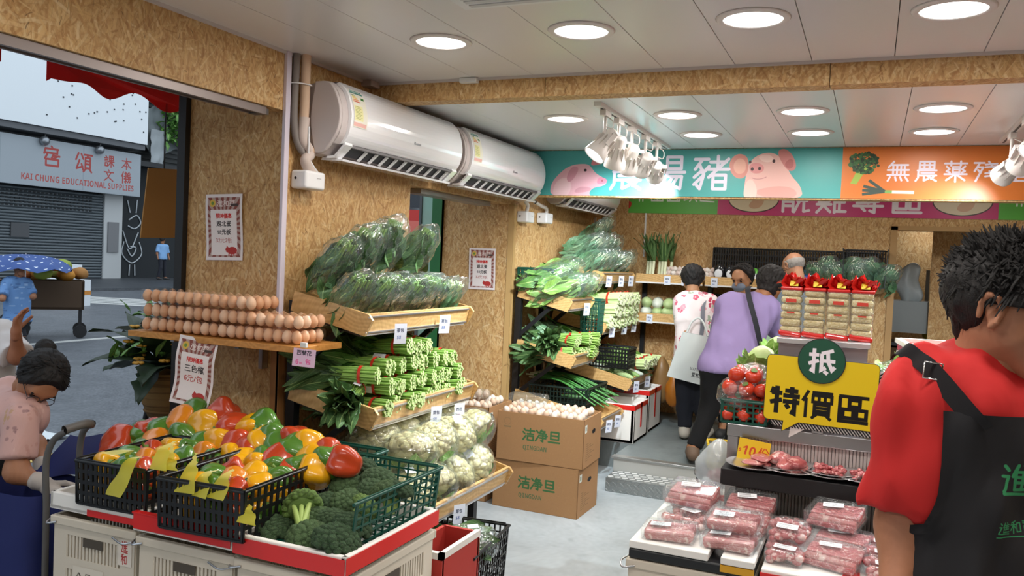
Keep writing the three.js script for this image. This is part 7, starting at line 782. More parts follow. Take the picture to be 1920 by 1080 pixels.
// shopper in purple bending to the shelves, seen from behind
const cloth = (draw, w = 256) => { const [c, g] = cv(w, w); draw(g, w); return std(0xffffff, 0.85, { map: ctex(c) }); };
{
  const P = (u, v, z) => pZ(u, v, z), hip = P(1362, 690, -5.72), J = { head: P(1446, 534, -6.02), shL: P(1358, 572, -5.82), shR: P(1448, 580, -5.98), hipL: add(hip, -0.075, 0, 0.02), hipR: add(hip, 0.085, 0.0, -0.05) };
  J.elL = P(1345, 636, -5.98); J.haL = P(1372, 640, -6.2); J.elR = P(1462, 640, -6.15); J.haR = P(1440, 650, -6.35); J.knL = V(J.hipL.x - 0.02, 0.58, -5.75); J.anL = V(-1.055, RISE + 0.1, -5.66); J.toeL = V(-1.1, RISE + 0.045, -5.82); J.knR = V(J.hipR.x - 0.02, 0.6, -5.98); J.anR = V(J.hipR.x - 0.06, RISE + 0.085, -5.92); J.toeR = V(J.hipR.x - 0.05, RISE + 0.045, -6.08);
  const [t, fr] = figure('shopper in a lilac tee with a black shoulder strap, seen from behind', J, { skin: skin(0xa8764f), face: V(0.45, -0.5, -0.8), shirt: std(0x9987b8, 0.85), shirtLabel: 'lilac T-shirt', sleeve: 0.8, sleeveR: 0.074, hemAt: add(hip, 0, -0.03, 0), pants: std(0x0b0c10, 0.9), pantsLabel: 'black trousers', shoes: std(0x6a5646, 0.7), s: 0.95, cell: 0.014, fold: 0.014, seed: 9, hands: { L: { dir: V(0.3, -0.1, -1), palm: V(0, -1, 0) }, R: { dir: V(-0.2, -0.1, -1), palm: V(0, -1, 0) } }, hair: hairCap(hairM(0x17110f), (x, y, z) => Math.max(-(y + 0.085), z - 0.03 - Math.max(0, y) * 0.5), 0.026, [[0, 0.0, -0.03, 0, -0.05, -0.03, 0.085, 0.07]], 0.01) });
  const a = P(1402, 545, -5.78), b = P(1418, 610, -5.72), c = P(1428, 655, -5.74), d = P(1437, 690, -5.8); part(t, 'bag_strap', ribbon(new THREE.CatmullRomCurve3([add(a, 0, 0.03, -0.1), a, b, c, d]).getPoints(16), V(1, 0.12, 0).normalize(), 0.035), std(0x1c1e26, 0.7), 'black bag strap');
}
{
  // shopper in a floral blouse with a white tote on her arm
  const P = (u, v, z) => pZ(u, v, z), fl = cloth((g, w) => { g.fillStyle = '#e6dcdc'; g.fillRect(0, 0, w, w); const R = rng(13); for (let i = 0; i < 60; i++) { g.fillStyle = R.pick(['#c94a66', '#d4647c', '#b83c56', '#9fae9a', '#dfa0ae']); const x = R() * w, y = R() * w; for (let k = 0; k < 5; k++) { g.beginPath(); g.arc(x + Math.cos(k * 1.26) * 7, y + Math.sin(k * 1.26) * 7, R.r(3, 7), 0, 7); g.fill(); } } });
  const hip = P(1303, 690, -6.42), J = { head: P(1298, 525, -6.62), shL: P(1278, 568, -6.5), shR: P(1330, 572, -6.62), hipL: add(hip, -0.07, 0, 0), hipR: add(hip, 0.07, 0, -0.03) };
  J.elL = P(1286, 628, -6.42); J.haL = P(1312, 640, -6.62); J.elR = P(1345, 620, -6.7); J.haR = P(1335, 610, -6.9); J.knL = add(J.hipL, 0, -0.33, -0.04); J.anL = V(J.hipL.x + 0.01, RISE + 0.085, -6.44); J.toeL = V(J.hipL.x - 0.02, RISE + 0.045, -6.6); J.knR = add(J.hipR, 0.01, -0.33, 0); J.anR = V(J.hipR.x + 0.02, RISE + 0.085, -6.5); J.toeR = V(J.hipR.x + 0.02, RISE + 0.045, -6.66);
  const [t] = figure('shopper in a floral blouse carrying a white tote on her arm', J, { skin: skin(0xc0946f), face: V(-0.25, -0.35, -0.9), shirt: fl, shirtLabel: 'white blouse with red flowers', sleeve: 0.6, sleeveR: 0.075, hemAt: add(hip, 0, -0.02, 0), pants: std(0x10141f, 0.9), pantsLabel: 'navy trousers', shoes: std(0xb9b2a6, 0.7), s: 0.9, cell: 0.014, seed: 3, hands: { L: { dir: V(0.4, 0.2, -1), palm: V(0, -1, 0) } }, hair: hairCap(hairM(0x14100f), (x, y, z) => Math.max(-(y + 0.07), z - 0.02), 0.022, [[0, 0.0, -0.03, 0, -0.045, -0.035, 0.08, 0.06]], 0.01) });
  const s = P(1318, 575, -6.46), e = P(1312, 650, -6.36); part(t, 'grey_strap', ribbon([add(s, 0, 0.05, -0.05), s, mid(s, e).add(V(0.01, 0, 0.01)), e], V(1, 0.1, 0).normalize(), 0.032), std(0x6d6f78, 0.8), 'grey bag strap');
  const bT = (() => { const [c, g] = cv(512, 512); g.fillStyle = '#d5dbda'; g.fillRect(0, 0, 512, 512); g.fillStyle = '#33373a'; g.beginPath(); g.arc(392, 300, 28, 0, 7); g.fill(); g.strokeStyle = '#d5dbda'; g.lineWidth = 5; for (let i = -1; i < 2; i++) { g.beginPath(); g.moveTo(392 + i * 14, 272); g.lineTo(392 + i * 14, 328); g.stroke(); } g.font = '40px serif'; g.fillStyle = '#33373a'; g.fillText('MANDYLAR', 270, 376); write(g, '曼德利', 0, 0, 1, 1, '#333'); write(g, '堂和元', 310, 396, 52, 6, '#33373a', 1.1); return ctex(c, false); })();
  const A = P(1280, 622, -6.3), B = P(1332, 632, -6.3), C = P(1322, 724, -6.3), D = P(1250, 705, -6.3), bag = thing('tote_bag', 'white cloth tote with black lettering hanging from the arm of the floral shopper', 'bag', [0, 0, 0]); const n = 10, mk = (off, flip) => { const g = new THREE.PlaneGeometry(1, 1, n, n), p = g.attributes.position; for (let i = 0; i < p.count; i++) { const a = p.getX(i) + 0.5, b = 0.5 - p.getY(i), q = mid(mid(A, B, a), mid(D, C, a), b), k = Math.sin(a * Math.PI) * Math.sin(clamp(b * 0.9 + 0.1) * Math.PI) * off + 0.008 * noise(a * 5, b * 5, off * 20); p.setXYZ(i, q.x + k * 0.2, q.y, q.z + k); } g.computeVertexNormals(); return g; };
  part(bag, 'front_cloth', mk(0.05), std(0xffffff, 0.85, { map: bT }), 'white cloth with black lettering'); part(bag, 'back_cloth', mk(-0.05), std(0xd5dbda, 0.85)); part(bag, 'handles', [tube([mid(A, B, 0.15), add(mid(A, B, 0.3), 0, 0.09, -0.04), add(mid(A, B, 0.5), 0, 0.12, -0.06), add(mid(A, B, 0.7), 0, 0.09, -0.04), mid(A, B, 0.9)], 0.008, 20, 6)], std(0xcfd5d4, 0.85));
}
{
  // masked shopper facing this way and the bald man
  const P = (u, v, z) => pZ(u, v, z), mk = (u, v, z, label, o) => { const h = P(u, v, z), c = add(h, 0, -0.24, -0.02), J = { head: h, shL: add(c, -0.16, 0, 0), shR: add(c, 0.16, 0, 0), elL: add(c, -0.21, -0.24, 0.04), elR: add(c, 0.21, -0.24, 0.04), haL: add(c, -0.14, -0.38, 0.2), haR: add(c, 0.14, -0.38, 0.2), hipL: V(c.x - 0.08, RISE + 0.74, z - 0.04), hipR: V(c.x + 0.08, RISE + 0.74, z - 0.04), knL: V(c.x - 0.08, RISE + 0.4, z), knR: V(c.x + 0.08, RISE + 0.4, z), anL: V(c.x - 0.08, RISE + 0.085, z - 0.03), anR: V(c.x + 0.08, RISE + 0.085, z - 0.03), toeL: V(c.x - 0.09, RISE + 0.045, z + 0.1), toeR: V(c.x + 0.09, RISE + 0.045, z + 0.1) }; return figure(label, J, o); };
  const [t, fr] = mk(1391, 523, -6.72, 'masked shopper in a pale green top facing the lilac shopper', { skin: skin(0xb98a66), face: V(-0.35, -0.25, 0.9), shirt: std(0x8da98a, 0.85), shirtLabel: 'pale green top', sleeve: 1.3, pants: std(0x22242b, 0.85), shoes: std(0x333333, 0.7), s: 0.9, cell: 0.015, hair: hairCap(hairM(0x16100e), (x, y, z) => Math.max(-(y + 0.06), z - 0.045 + Math.max(0, 0.07 - y) * 0.6), 0.02, [[0, 0, -0.03, 0, -0.05, -0.03, 0.08, 0.07]], 0.008) }); eyesOn(t, fr, 0.9); part(t, 'face_mask', deform(ell(0.062, 0.045, 0.05, 0, -0.052, 0.062, 18, 12), (v) => { v.z += 0.004 * Math.sin(v.y * 200); }).scale(0.9, 0.9, 0.9).applyMatrix4(fr), std(0x6f7684, 0.8), 'grey face mask'); 
  const m = mk(1487, 500, -6.9, 'bald elderly shopper behind the noodle packs', { skin: skin(0xc9997a), face: V(-0.6, -0.35, -0.6), shirt: std(0x6f7f8f, 0.85), shirtLabel: 'grey blue shirt', sleeve: 0.8, pants: std(0x2a2c33, 0.85), shoes: std(0x333333, 0.7), s: 0.92, cell: 0.016, hair: hairCap(std(0xa7a09a, 0.8), (x, y, z) => Math.max(Math.max(-(y + 0.05), y - 0.045), z - 0.01), 0.006, [], 0.004) });
}
{
  // woman bending over the blue trolley outside
  const z = -2.36, P = (u, v, dz = 0) => pZ(u, v, z + dz), pk = cloth((g, w) => { g.fillStyle = '#c9a098'; g.fillRect(0, 0, w, w); const R = rng(14); for (let i = 0; i < 26; i++) { g.globalAlpha = 0.5; g.fillStyle = R.pick(['#8f6d6c', '#b98a80', '#d6b3a8', '#b9935a', '#7d5c60']); const x = R() * w, y = R() * w; for (let k = 0; k < 7; k++) { g.beginPath(); g.arc(x + R.r(-14, 14), y + R.r(-14, 14), R.r(2, 6), 0, 7); g.fill(); } } g.globalAlpha = 1; });
  const hd = P(74, 714), J = { head: hd, shL: P(42, 790, 0.12), shR: P(12, 745, -0.16), elL: P(30, 885, 0.17), haL: P(85, 908, 0.13), elR: P(66, 835, -0.12), haR: P(84, 885, -0.06), hipL: P(-120, 850, 0.1), hipR: P(-130, 845, -0.08) }; J.neckTop = mid(mid(J.shL, J.shR), hd, 0.62);
  J.knL = V(J.hipL.x + 0.08, 0.42, J.hipL.z); J.knR = V(J.hipR.x + 0.08, 0.42, J.hipR.z); J.anL = V(J.hipL.x - 0.02, 0.08, J.hipL.z); J.anR = V(J.hipR.x - 0.02, 0.08, J.hipR.z); J.toeL = add(J.anL, 0.14, -0.04, 0.01); J.toeR = add(J.anR, 0.14, -0.04, 0.01);
  const hm = hairM(0x0e0a09), [t, fr] = figure('woman with a hair bun and glasses bending over the blue trolley', J, { skin: skin(0xb07f5e), face: V(0.55, -0.75, 0.36), up: V(0.8, 0.6, 0), shirt: pk, shirtLabel: 'pink patterned top', sleeve: 0.75, sleeveR: 0.072, hem: V(1, 0.2, 0), hemAt: add(mid(J.hipL, J.hipR), -0.05, 0, 0), pants: std(0x23252c, 0.85), shoes: std(0x333333, 0.7), s: 0.95, headCell: 0.005, fold: 0.014, seed: 6,
    hair: hairCap(hm, (x, y, z) => Math.max(-(y + 0.075) + Math.max(0, z + 0.015) * 1.6, z - 0.07), 0.02, [[0, 0.0, -0.05, 0, -0.05, -0.055, 0.075, 0.06]], 0.007) }); eyesOn(t, fr, 0.95);
  part(t, 'hair_bun', uvBox(deform(sph(0.042, 20, 14), (v) => v.multiplyScalar(1 + 0.12 * noise(v.x * 60, v.y * 60, v.z * 60))), 0.1).translate(0, 0.05, -0.128).applyMatrix4(fr), hm, 'black hair bun'); const gl = []; for (const e of [-1, 1]) { gl.push(new THREE.TorusGeometry(0.024, 0.0016, 6, 20).translate(e * 0.03, 0.0, 0.098), rod(V(e * 0.054, 0.004, 0.094), V(e * 0.08, 0.008, 0), 0.0016)); } gl.push(rod(V(-0.008, 0.003, 0.1), V(0.008, 0.003, 0.1), 0.0016)); part(t, 'glasses', merged(gl).applyMatrix4(fr), std(0x2a2a2e, 0.3), 'thin dark glasses');
  const GLV = std(0xb9b0a8, 0.7); for (const k of ['L', 'R']) part(t, 'glove', [handGeo(J['ha' + k], V(0.75, -0.6, k === 'L' ? -0.1 : 0.15), V(0, -0.6, -0.7), 1.08, 0.5), fieldMesh([[mid(J['el' + k], J['ha' + k], 0.72), J['ha' + k], 0.036, 0.03]], 0.006, 0.01)], GLV, 'pale work glove');
  // trolley
  const c = P(80, 905, 0.12), tr = thing('shopping_trolley', 'blue fabric shopping trolley with a bent grey handle', 'trolley', [c.x - 0.06, 0, c.z]), blue = std(0x131f5c, 0.7), sh = (y0, y1) => deform(new THREE.CylinderGeometry(0.5, 0.46, y1 - y0, 24, 8, true).translate(0, (y0 + y1) / 2, 0), (v) => { const sq = (q) => Math.sign(q) * Math.pow(Math.abs(q) * 2, 0.45) / 2; v.x = sq(v.x) * 0.37; v.z = sq(v.z) * 0.3; v.x += 0.008 * Math.sin(v.y * 16); v.z += 0.008 * noise(v.x * 9, v.y * 9, 2); });
  part(tr, 'bag', [sh(0.12, 0.56), bx(-0.16, 0.115, -0.13, 0.16, 0.125, 0.13)], blue, 'dark blue cloth bag'); part(tr, 'flap', deform(new THREE.PlaneGeometry(0.34, 0.22, 12, 8).rotateX(-0.9).translate(0.02, 0.63, -0.2), (v) => { v.y += 0.02 * Math.sin(v.x * 14); }), blue, 'open blue flap'); const fg = std(0x5d5a57, 0.5); part(tr, 'frame', [tube([V(0.19, 0.06, -0.06), V(0.2, 0.5, -0.05), V(0.21, 0.72, -0.04), V(0.24, 0.79, -0.03), V(0.3, 0.83, -0.02)], 0.012, 30, 8), tube([V(0.19, 0.06, 0.08), V(0.2, 0.5, 0.09), V(0.21, 0.71, 0.1), V(0.245, 0.78, 0.1), V(0.31, 0.82, 0.1)], 0.012, 30, 8)], fg, 'grey metal tubes'); part(tr, 'handle', tube([V(0.28, 0.82, -0.03), V(0.315, 0.835, 0.03), V(0.31, 0.825, 0.11)], 0.017, 16, 8), fg); for (const s of [-1, 1]) part(tr, 'wheel', rX(new THREE.TorusGeometry(0.05, 0.014, 8, 20), 0).translate(0.17, 0.062, s * 0.15), BLACKM); part(tr, 'foot', bx(-0.17, 0, -0.1, -0.14, 0.12, 0.1), fg);
}
{
  // passer-by with a raised hand at the edge of the opening
  const P = (u, v, x) => pX(u, v, x), X = -4.05, hd = P(-38, 528, X), J = { head: hd, shL: P(12, 632, X + 0.1), shR: P(-110, 640, X - 0.12), elL: P(32, 668, X + 0.24), haL: P(30, 622, X + 0.3), elR: P(-140, 760, X), haR: P(-100, 850, X + 0.1) }; const gx = hd.x - 0.03; J.hipL = V(gx + 0.03, 0.72, hd.z - 0.09); J.hipR = V(gx - 0.03, 0.72, hd.z + 0.09); J.knL = add(J.hipL, 0.03, -0.34, 0); J.knR = add(J.hipR, 0.03, -0.34, 0); J.anL = V(J.hipL.x, 0.08, J.hipL.z); J.anR = V(J.hipR.x, 0.08, J.hipR.z); J.toeL = add(J.anL, 0.14, -0.04, 0); J.toeR = add(J.anR, 0.14, -0.04, 0);
  const [t, fr] = figure('passer-by in a white top raising a hand outside the opening', J, { skin: skin(0xa97658), face: V(0.95, -0.15, -0.2), shirt: std(0xcfcac8, 0.85), shirtLabel: 'white top', sleeve: 0.95, sleeveR: 0.08, hemAt: V(0, 0.7, 0), pants: std(0x2b2d33, 0.85), shoes: std(0x333333, 0.7), s: 0.9, hands: { L: { dir: V(0.1, 1, -0.05), palm: V(0.8, 0, -0.5), curl: 0.25 } }, hair: hairCap(hairM(0x17110f), (x, y, z) => Math.max(-(y + 0.05), z - 0.035), 0.016, [], 0.006) }); eyesOn(t, fr, 0.9);
}
// ---------- across the street ----------
{
  const F = -28, wallM = std(0x4a4d50, 0.8), b = thing('shop_building', 'grey building with a closed shutter across the street', 'building', [F, 0.06, -20]);
  const B = (x0, y0, z0, x1, y1, z1) => bx(x0 - F, y0 - 0.06, z0 + 20, x1 - F, y1 - 0.06, z1 + 20);
  part(b, 'wall', B(F - 6, 0.06, -24.9, F - 0.25, 22, 25), wallM); part(b, 'upper_wall', B(F - 0.3, 7.8, -24.9, F - 0.05, 22, 25), std(0x8b9095, 0.8)); part(b, 'column', B(F - 0.3, 0.06, -24.6, F + 0.1, 3.4, -23.75), std(0xb9bcbc, 0.8), 'pale column'); part(b, 'meter_box', B(F + 0.1, 1.1, -24.4, F + 0.16, 2.3, -23.9), std(0x77787a, 0.7)); part(b, 'soffit', B(F - 0.2, 5.25, -24.9, F + 0.9, 5.45, 25), std(0x63666a, 0.8));
  const sl = []; for (let y = 0.12; y < 3.4; y += 0.11) sl.push(rZ(new THREE.CylinderGeometry(0.062, 0.062, 14, 6, 1).rotateX(Math.PI / 2), 0).translate(-0.02, y - 0.06, 3.2 )); const sh = part(b, 'shutter', sl, std(0x5f676c, 0.5, { metalness: 0.4 }), 'ribbed grey roller shutter'); sh.userData.kind = 'stuff'; part(b, 'letter_flap', B(F + 0.04, 1.55, -20.6, F + 0.08, 2.05, -19.9), std(0x4a4c4f, 0.6)); const vents = []; for (let i = 0; i < 24; i++) for (let j = 0; j < 5; j++) vents.push(B(F + 0.03, 2.65 + j * 0.13, -23.2 + i * 0.17, F + 0.05, 2.7 + j * 0.13, -23.1 + i * 0.17)); const vo = part(b, 'shutter_vents', vents, std(0x25282a, 0.8)); vo.userData.kind = 'stuff';
  for (let i = 0; i < 16; i++) { const z = -24.2 + i * 1.35, w = part(b, 'window', B(F - 0.06, 8.15, z, F + 0.02, 9.9, z + 1.25), std(0x1f262b, 0.2)); part(w, 'window_frame', [B(F - 0.02, 8.02, z, F + 0.06, 8.18, z + 1.3), B(F - 0.02, 8.15, z - 0.06, F + 0.06, 9.9, z + 0.06)], std(0xd9dee2, 0.5)); }
  const wb = thing('blank_signboard', 'blank white signboard above the shuttered shop', 'signboard', [F + 0.9, 5.47, -20]); part(wb, 'board', bx(-0.1, 0, -4.92, 0.1, 2.34, 25), std(0xdfe6ea, 0.6)); const bo = []; const R = rng(141); for (let i = 0; i < 30; i++) bo.push(cb(0.02, 0.05, 0.05, 0.11, R.r(0.4, 2.2), -4.85 + R() * 4.4)); const bb = part(wb, 'bolt_holes', bo, std(0x3c4145, 0.7)); bb.userData.kind = 'stuff';
  const [c, g] = cv(1024, 288); g.fillStyle = '#9aa3aa'; g.fillRect(0, 0, 1024, 288); g.fillStyle = '#8d969e'; g.fillRect(560, 0, 8, 288); g.font = 'bold 54px sans-serif'; g.fillStyle = '#a8453f'; g.fillText('KAI CHUNG EDUCATIONAL SUPPLIES', 130, 258, 840); write(g, '啓', 270, 30, 130, 13, '#a23a35'); write(g, '頌', 500, 40, 130, 13, '#a23a35'); write(g, '課', 720, 34, 82, 8, '#a23a35'); write(g, '文', 720, 128, 82, 8, '#a23a35'); write(g, '本', 862, 34, 82, 8, '#a23a35'); write(g, '儀', 862, 128, 82, 8, '#a23a35');
  const sg = thing('shop_sign', 'grey metal shop sign with red lettering over the shutter', 'sign', [F + 0.55, 3.38, -22]); part(sg, 'panel', bx(-0.08, 0, -2.95, 0.08, 1.7, 25), std(0x9aa3aa, 0.5, { metalness: 0.3 })); part(sg, 'lettering', rY(new THREE.PlaneGeometry(5.9, 1.66), Math.PI / 2).translate(0.085, 0.85, 0), std(0xffffff, 0.5, { map: ctex(c, false) }), 'red characters and words');
  for (const [z, l] of [[-20.6, 'under the left end of the blank signboard'], [-22.9, 'under the middle of the blank signboard']]) { const t = thing('flood_lamp', 'small round lamp ' + l, 'lamp', [F + 0.75, 5.05, z]); part(t, 'bracket', bx(-0.03, 0, -0.03, 0.03, 0.2, 0.03), BLACKM); part(t, 'lamp_head', mv(sph(0.17, 14, 10), 0, -0.05, 0), std(0x8f9499, 0.3, { metalness: 0.7 })); }
  const d = thing('dark_building', 'dark corrugated building with graffiti across the street', 'building', [F - 0.3, 0.06, -32]); part(d, 'wall', bx(-6, 0, -38, 0, 4.9, 7.1), std(0x24282b, 0.85)); const cor = []; for (let y = 5.0; y < 22; y += 0.2) cor.push(bx(-0.2, y, -38, 0.04, y + 0.1, 7.1)); cor.push(bx(-6, 4.9, -38, -0.04, 22, 7.1)); part(d, 'corrugated_cladding', cor, std(0x2f3232, 0.7)).userData.kind = 'stuff'; part(d, 'canopy', bx(0, 4.6, -10, 0.9, 4.8, 7.0), std(0x2b2d2f, 0.7));
  // graffiti figure drawn in white paint
  const gp = (pts, r = 0.028) => tube(pts.map(([a, h]) => V(0.03, h, a)), r, 30, 5), gz = 32 - 25.45; part(d, 'graffiti', [gp([[gz + 0.5, 1.95], [gz + 0.1, 1.2], [gz - 0.3, 1.9]]), gp([[gz + 0.42, 1.5], [gz + 0.5, 1.0], [gz, 0.62], [gz - 0.5, 1.0], [gz - 0.35, 1.5]]), gp([[gz + 0.25, 1.2], [gz, 0.9], [gz - 0.2, 1.25], [gz + 0.1, 1.3]]), gp([[gz + 0.2, 2.4], [gz - 0.2, 2.6], [gz - 0.4, 2.3], [gz - 0.1, 2.05], [gz + 0.25, 2.15]]), gp([[gz + 0.15, 2.7], [gz + 0.3, 3.2]]), gp([[gz - 0.15, 2.7], [gz - 0.2, 3.25]]), gp([[gz + 0.1, 0.55], [gz + 0.12, 0.1]]), gp([[gz - 0.15, 0.55], [gz - 0.18, 0.1]])], std(0xb9bfc3, 0.8), 'white graffiti figure');
  const R2 = rng(142), lv = []; for (let i = 0; i < 220; i++) lv.push(orient(leaf(R2.r(0.25, 0.5), 0.18, R2.r(-1, 1), 0.2, R2), R2() * 6.28, R2.r(-1, 0.6), 0, R2.r(-0.1, 0.5), R2.r(-0.9, 0.9), R2.r(-0.7, 0.7))); const bush = single('creeper', lv, LEAF_M, 'green creeper on the dark building', 'plant'); bush.position.set(F + 0.2, 6.7, -27.0); const cr = single('tarpaulin', deform(grid(1.5, 2.0, 10, 10), (v) => { v.z += 0.25 * fbm(v.x * 2, v.y * 2, 3); }).rotateY(Math.PI / 2), std(0x6d7577, 0.7), 'crumpled grey sheet on the dark building', 'sheet'); cr.position.set(F + 0.2, 6.2, -26.1); cr.rotation.x = 0.5;
  single('tarpaulin', deform(grid(0.7, 1.5, 6, 8), (v) => { v.z += 0.15 * fbm(v.x * 3, v.y * 3, 5); }).rotateY(Math.PI / 2).translate(F + 0.4, 5.5, -26.0), std(0x9ba2a5, 0.7), 'pale torn sheet hanging below the crumpled one', 'sheet');
  struct('street_end', bx(-40, 0, -62, -3, 20, -60), std(0x5c6266, 0.9), 'far buildings at the end of the street');
}
// awning valance and a hanging cardboard sheet outside the opening
{
  const x = -3.3, red = phy(0xd8242b, 1.0, { transmission: 0.55, thickness: 0 }), val = (z0, z1, n, label) => { const L = Math.abs(z1 - z0), s = new THREE.Shape(); s.moveTo(0, 0); s.lineTo(0, -0.125); const m = 40; for (let i = 1; i <= m; i++) { const t = i / m; s.lineTo(t * L, -0.11 - 0.03 * Math.cos(t * n * Math.PI * 2 + 0.6) * sstep(0.05, 0.4, t)); } s.lineTo(L, 0); s.lineTo(0, 0); const g = extr(s, 0.003); g.rotateY(Math.PI / 2).translate(0, 0, z0); return single('awning_valance', deform(g, (v) => { v.x += 0.015 * Math.sin(v.z * 9); }).translate(x, 2.322, 0), red, label, 'awning'); };
  val(-2.49, -3.3, 2.3, 'red scalloped awning valance under the shutter rail'); val(-1.4, -2.3, 2.3, 'short piece of red awning valance beside the long one'); single('awning_roof', bx(x - 0.02, 2.33, -3.5, WO, 2.345, 2.5), std(0x77797b, 0.7), 'grey underside of the awning outside the shop', 'awning');
  const A = pX(277, 315, x), B = pX(337, 318, x), C = pX(337, 446, x), D = pX(262, 446, x), g = new THREE.BufferGeometry(); const sh = new THREE.Shape(); [A, B, C, D].forEach((p, i) => (i ? sh.lineTo(-p.z, p.y) : sh.moveTo(-p.z, p.y))); const e = extr(sh, 0.006); e.rotateY(Math.PI / 2); const cb0 = single('cardboard_sheet', e.translate(x, 0, 0), std(0xa87c46, 0.85), 'brown cardboard sheet hanging beside the street opening', 'cardboard');
  single('cardboard_string', rod(add(mid(A, B), 0, 0, 0), V(x, 2.33, mid(A, B).z), 0.004), BLACKM, 'dark cord holding the cardboard sheet', 'cord');
}
// flower stands outside
function flowerStand(label, x, z, s, seed, warm) {
  const t = thing('flower_stand', label, 'flower stand', [x, 0, z]), R = rng(seed); const legs = []; for (const a of [0.4, 2.5, 4.6]) legs.push(rod(V(Math.cos(a) * 0.2, 0, Math.sin(a) * 0.2), V(Math.cos(a) * 0.1, 0.5, Math.sin(a) * 0.1), 0.014)); legs.forEach((l) => part(t, 'leg', l, BLACKM)); const bk = lathe([[0.0, 0.48], [0.1, 0.48], [0.13, 0.56], [0.15, 0.7], [0.14, 0.7], [0.1, 0.52]], 24); part(t, 'wicker_basket', bk, std(0x8a6a3c, 0.85), 'wicker basket'); const rings = []; for (let i = 0; i < 6; i++) rings.push(rX(new THREE.TorusGeometry(0.112 + i * 0.007, 0.008, 5, 24), Math.PI / 2).translate(0, 0.51 + i * 0.034, 0)); part(t, 'weave', rings, std(0x7a5a30, 0.85));
  const big = []; for (let i = 0; i < 16; i++) big.push(orient(leaf(R.r(0.3, 0.5), 0.15, R.r(-1.2, -0.2), 0.15, R, 0.25), R() * 6.28, R.r(0.1, 1.0), R.r(-0.4, 0.4), 0, 0.72, 0)); for (const [yw, pt, ln] of [[2.2, 0.25, 0.5], [2.6, -0.1, 0.55], [1.8, 1.2, 0.55], [2.9, 0.6, 0.5]]) big.push(orient(leaf(ln, 0.12, -0.7, 0.15, R, 0.2), yw, pt, 0.2, 0, 0.75, 0)); part(t, 'palm_leaves', big, std(0x22361f, 0.5), 'dark glossy leaves'); const sm = [], fl = []; for (let i = 0; i < 120; i++) { const a = R() * 6.28, e = R.r(0.0, 1.3), d = V(Math.cos(a) * Math.cos(e), Math.sin(e), Math.sin(a) * Math.cos(e)), p = d.clone().multiplyScalar(R.r(0.1, 0.3)).add(V(0, 0.75, 0)); if (i % 3) sm.push(orient(leaf(R.r(0.06, 0.14), 0.035, R.r(-0.5, 0.5), 0.2, R), R() * 6.28, R.r(-0.5, 1.2), 0, p.x, p.y, p.z)); else for (let k = 0; k < 5; k++) fl.push(ell(0.016, 0.008, 0.011, p.x + Math.cos(k * 1.26) * 0.015, p.y + 0.01, p.z + Math.sin(k * 1.26) * 0.015, 6, 5)); } part(t, 'small_leaves', sm, LEAF_M).userData.kind = 'stuff'; part(t, 'blossoms', fl, std(warm, 0.6), 'small blossoms').userData.kind = 'stuff'; t.scale.setScalar(s); return t;
}
flowerStand('flower stand with a wicker basket beyond the egg shelf', -3.62, -3.55, 1.15, 151, 0xc08d2a); flowerStand('flower stand with orange blossoms seen through the small opening', -3.6, -6.1, 1.3, 152, 0xd4632a);
// things seen through the small opening
{
  const g = thing('green_frame', 'green painted frame with a pale glass panel at the small opening', 'frame', [WO - 0.02, 0, O2B]); part(g, 'post', bx(-0.05, 0, -0.02, 0.03, 2.0, 0.035), std(0x1d6b35, 0.5), 'green post'); part(g, 'glass_panel', bx(-0.17, 0.0, -0.05, -0.05, 2.2, -0.03), phy(0xbfe6da, 0.4, { transmission: 0.5, thickness: 0 }), 'pale green panel'); part(g, 'post', bx(-0.19, 0, -0.06, -0.17, 2.3, -0.02), std(0x53585c, 0.5));
  const [c, q] = cv(256, 320); q.fillStyle = '#b5302c'; q.fillRect(0, 0, 256, 320); q.fillStyle = '#c9675c'; q.fillRect(40, 30, 190, 270); for (let i = 0; i < 3; i++) write(q, '元包三色', 56, 70 + i * 74, 32, 4, '#4a201e', 1.2); const s = thing('notice_board', 'red notice board with dark characters beyond the small opening', 'notice board', [-5.6, 0, -9.2]); part(s, 'board', rY(cb(1.3, 1.5, 0.04), 0.45).translate(0, 1.35, 0), std(0xffffff, 0.6, { map: ctex(c, false) })); part(s, 'post', rod(V(0, 0, 0), V(0, 0.7, 0), 0.03), BLACKM); part(s, 'dark_panel', rY(cb(1.3, 0.7, 0.04), 0.45).translate(0, 2.48, 0), std(0x2a3038, 0.5)); part(s, 'wires', [tube([V(-0.7, 2.95, 0.2), V(0, 2.8, 0), V(0.6, 3.0, -0.3)], 0.012, 16, 5), tube([V(-0.7, 3.05, 0.2), V(0, 2.95, 0), V(0.6, 3.2, -0.3)], 0.012, 16, 5)], std(0x9aa0a5, 0.5));
  single('parked_van', bx(-9, -0.03, -17, -7, 3.4, -12, 0.15), std(0x3a4046, 0.4), 'dark van parked beyond the red notice board', 'van');
}
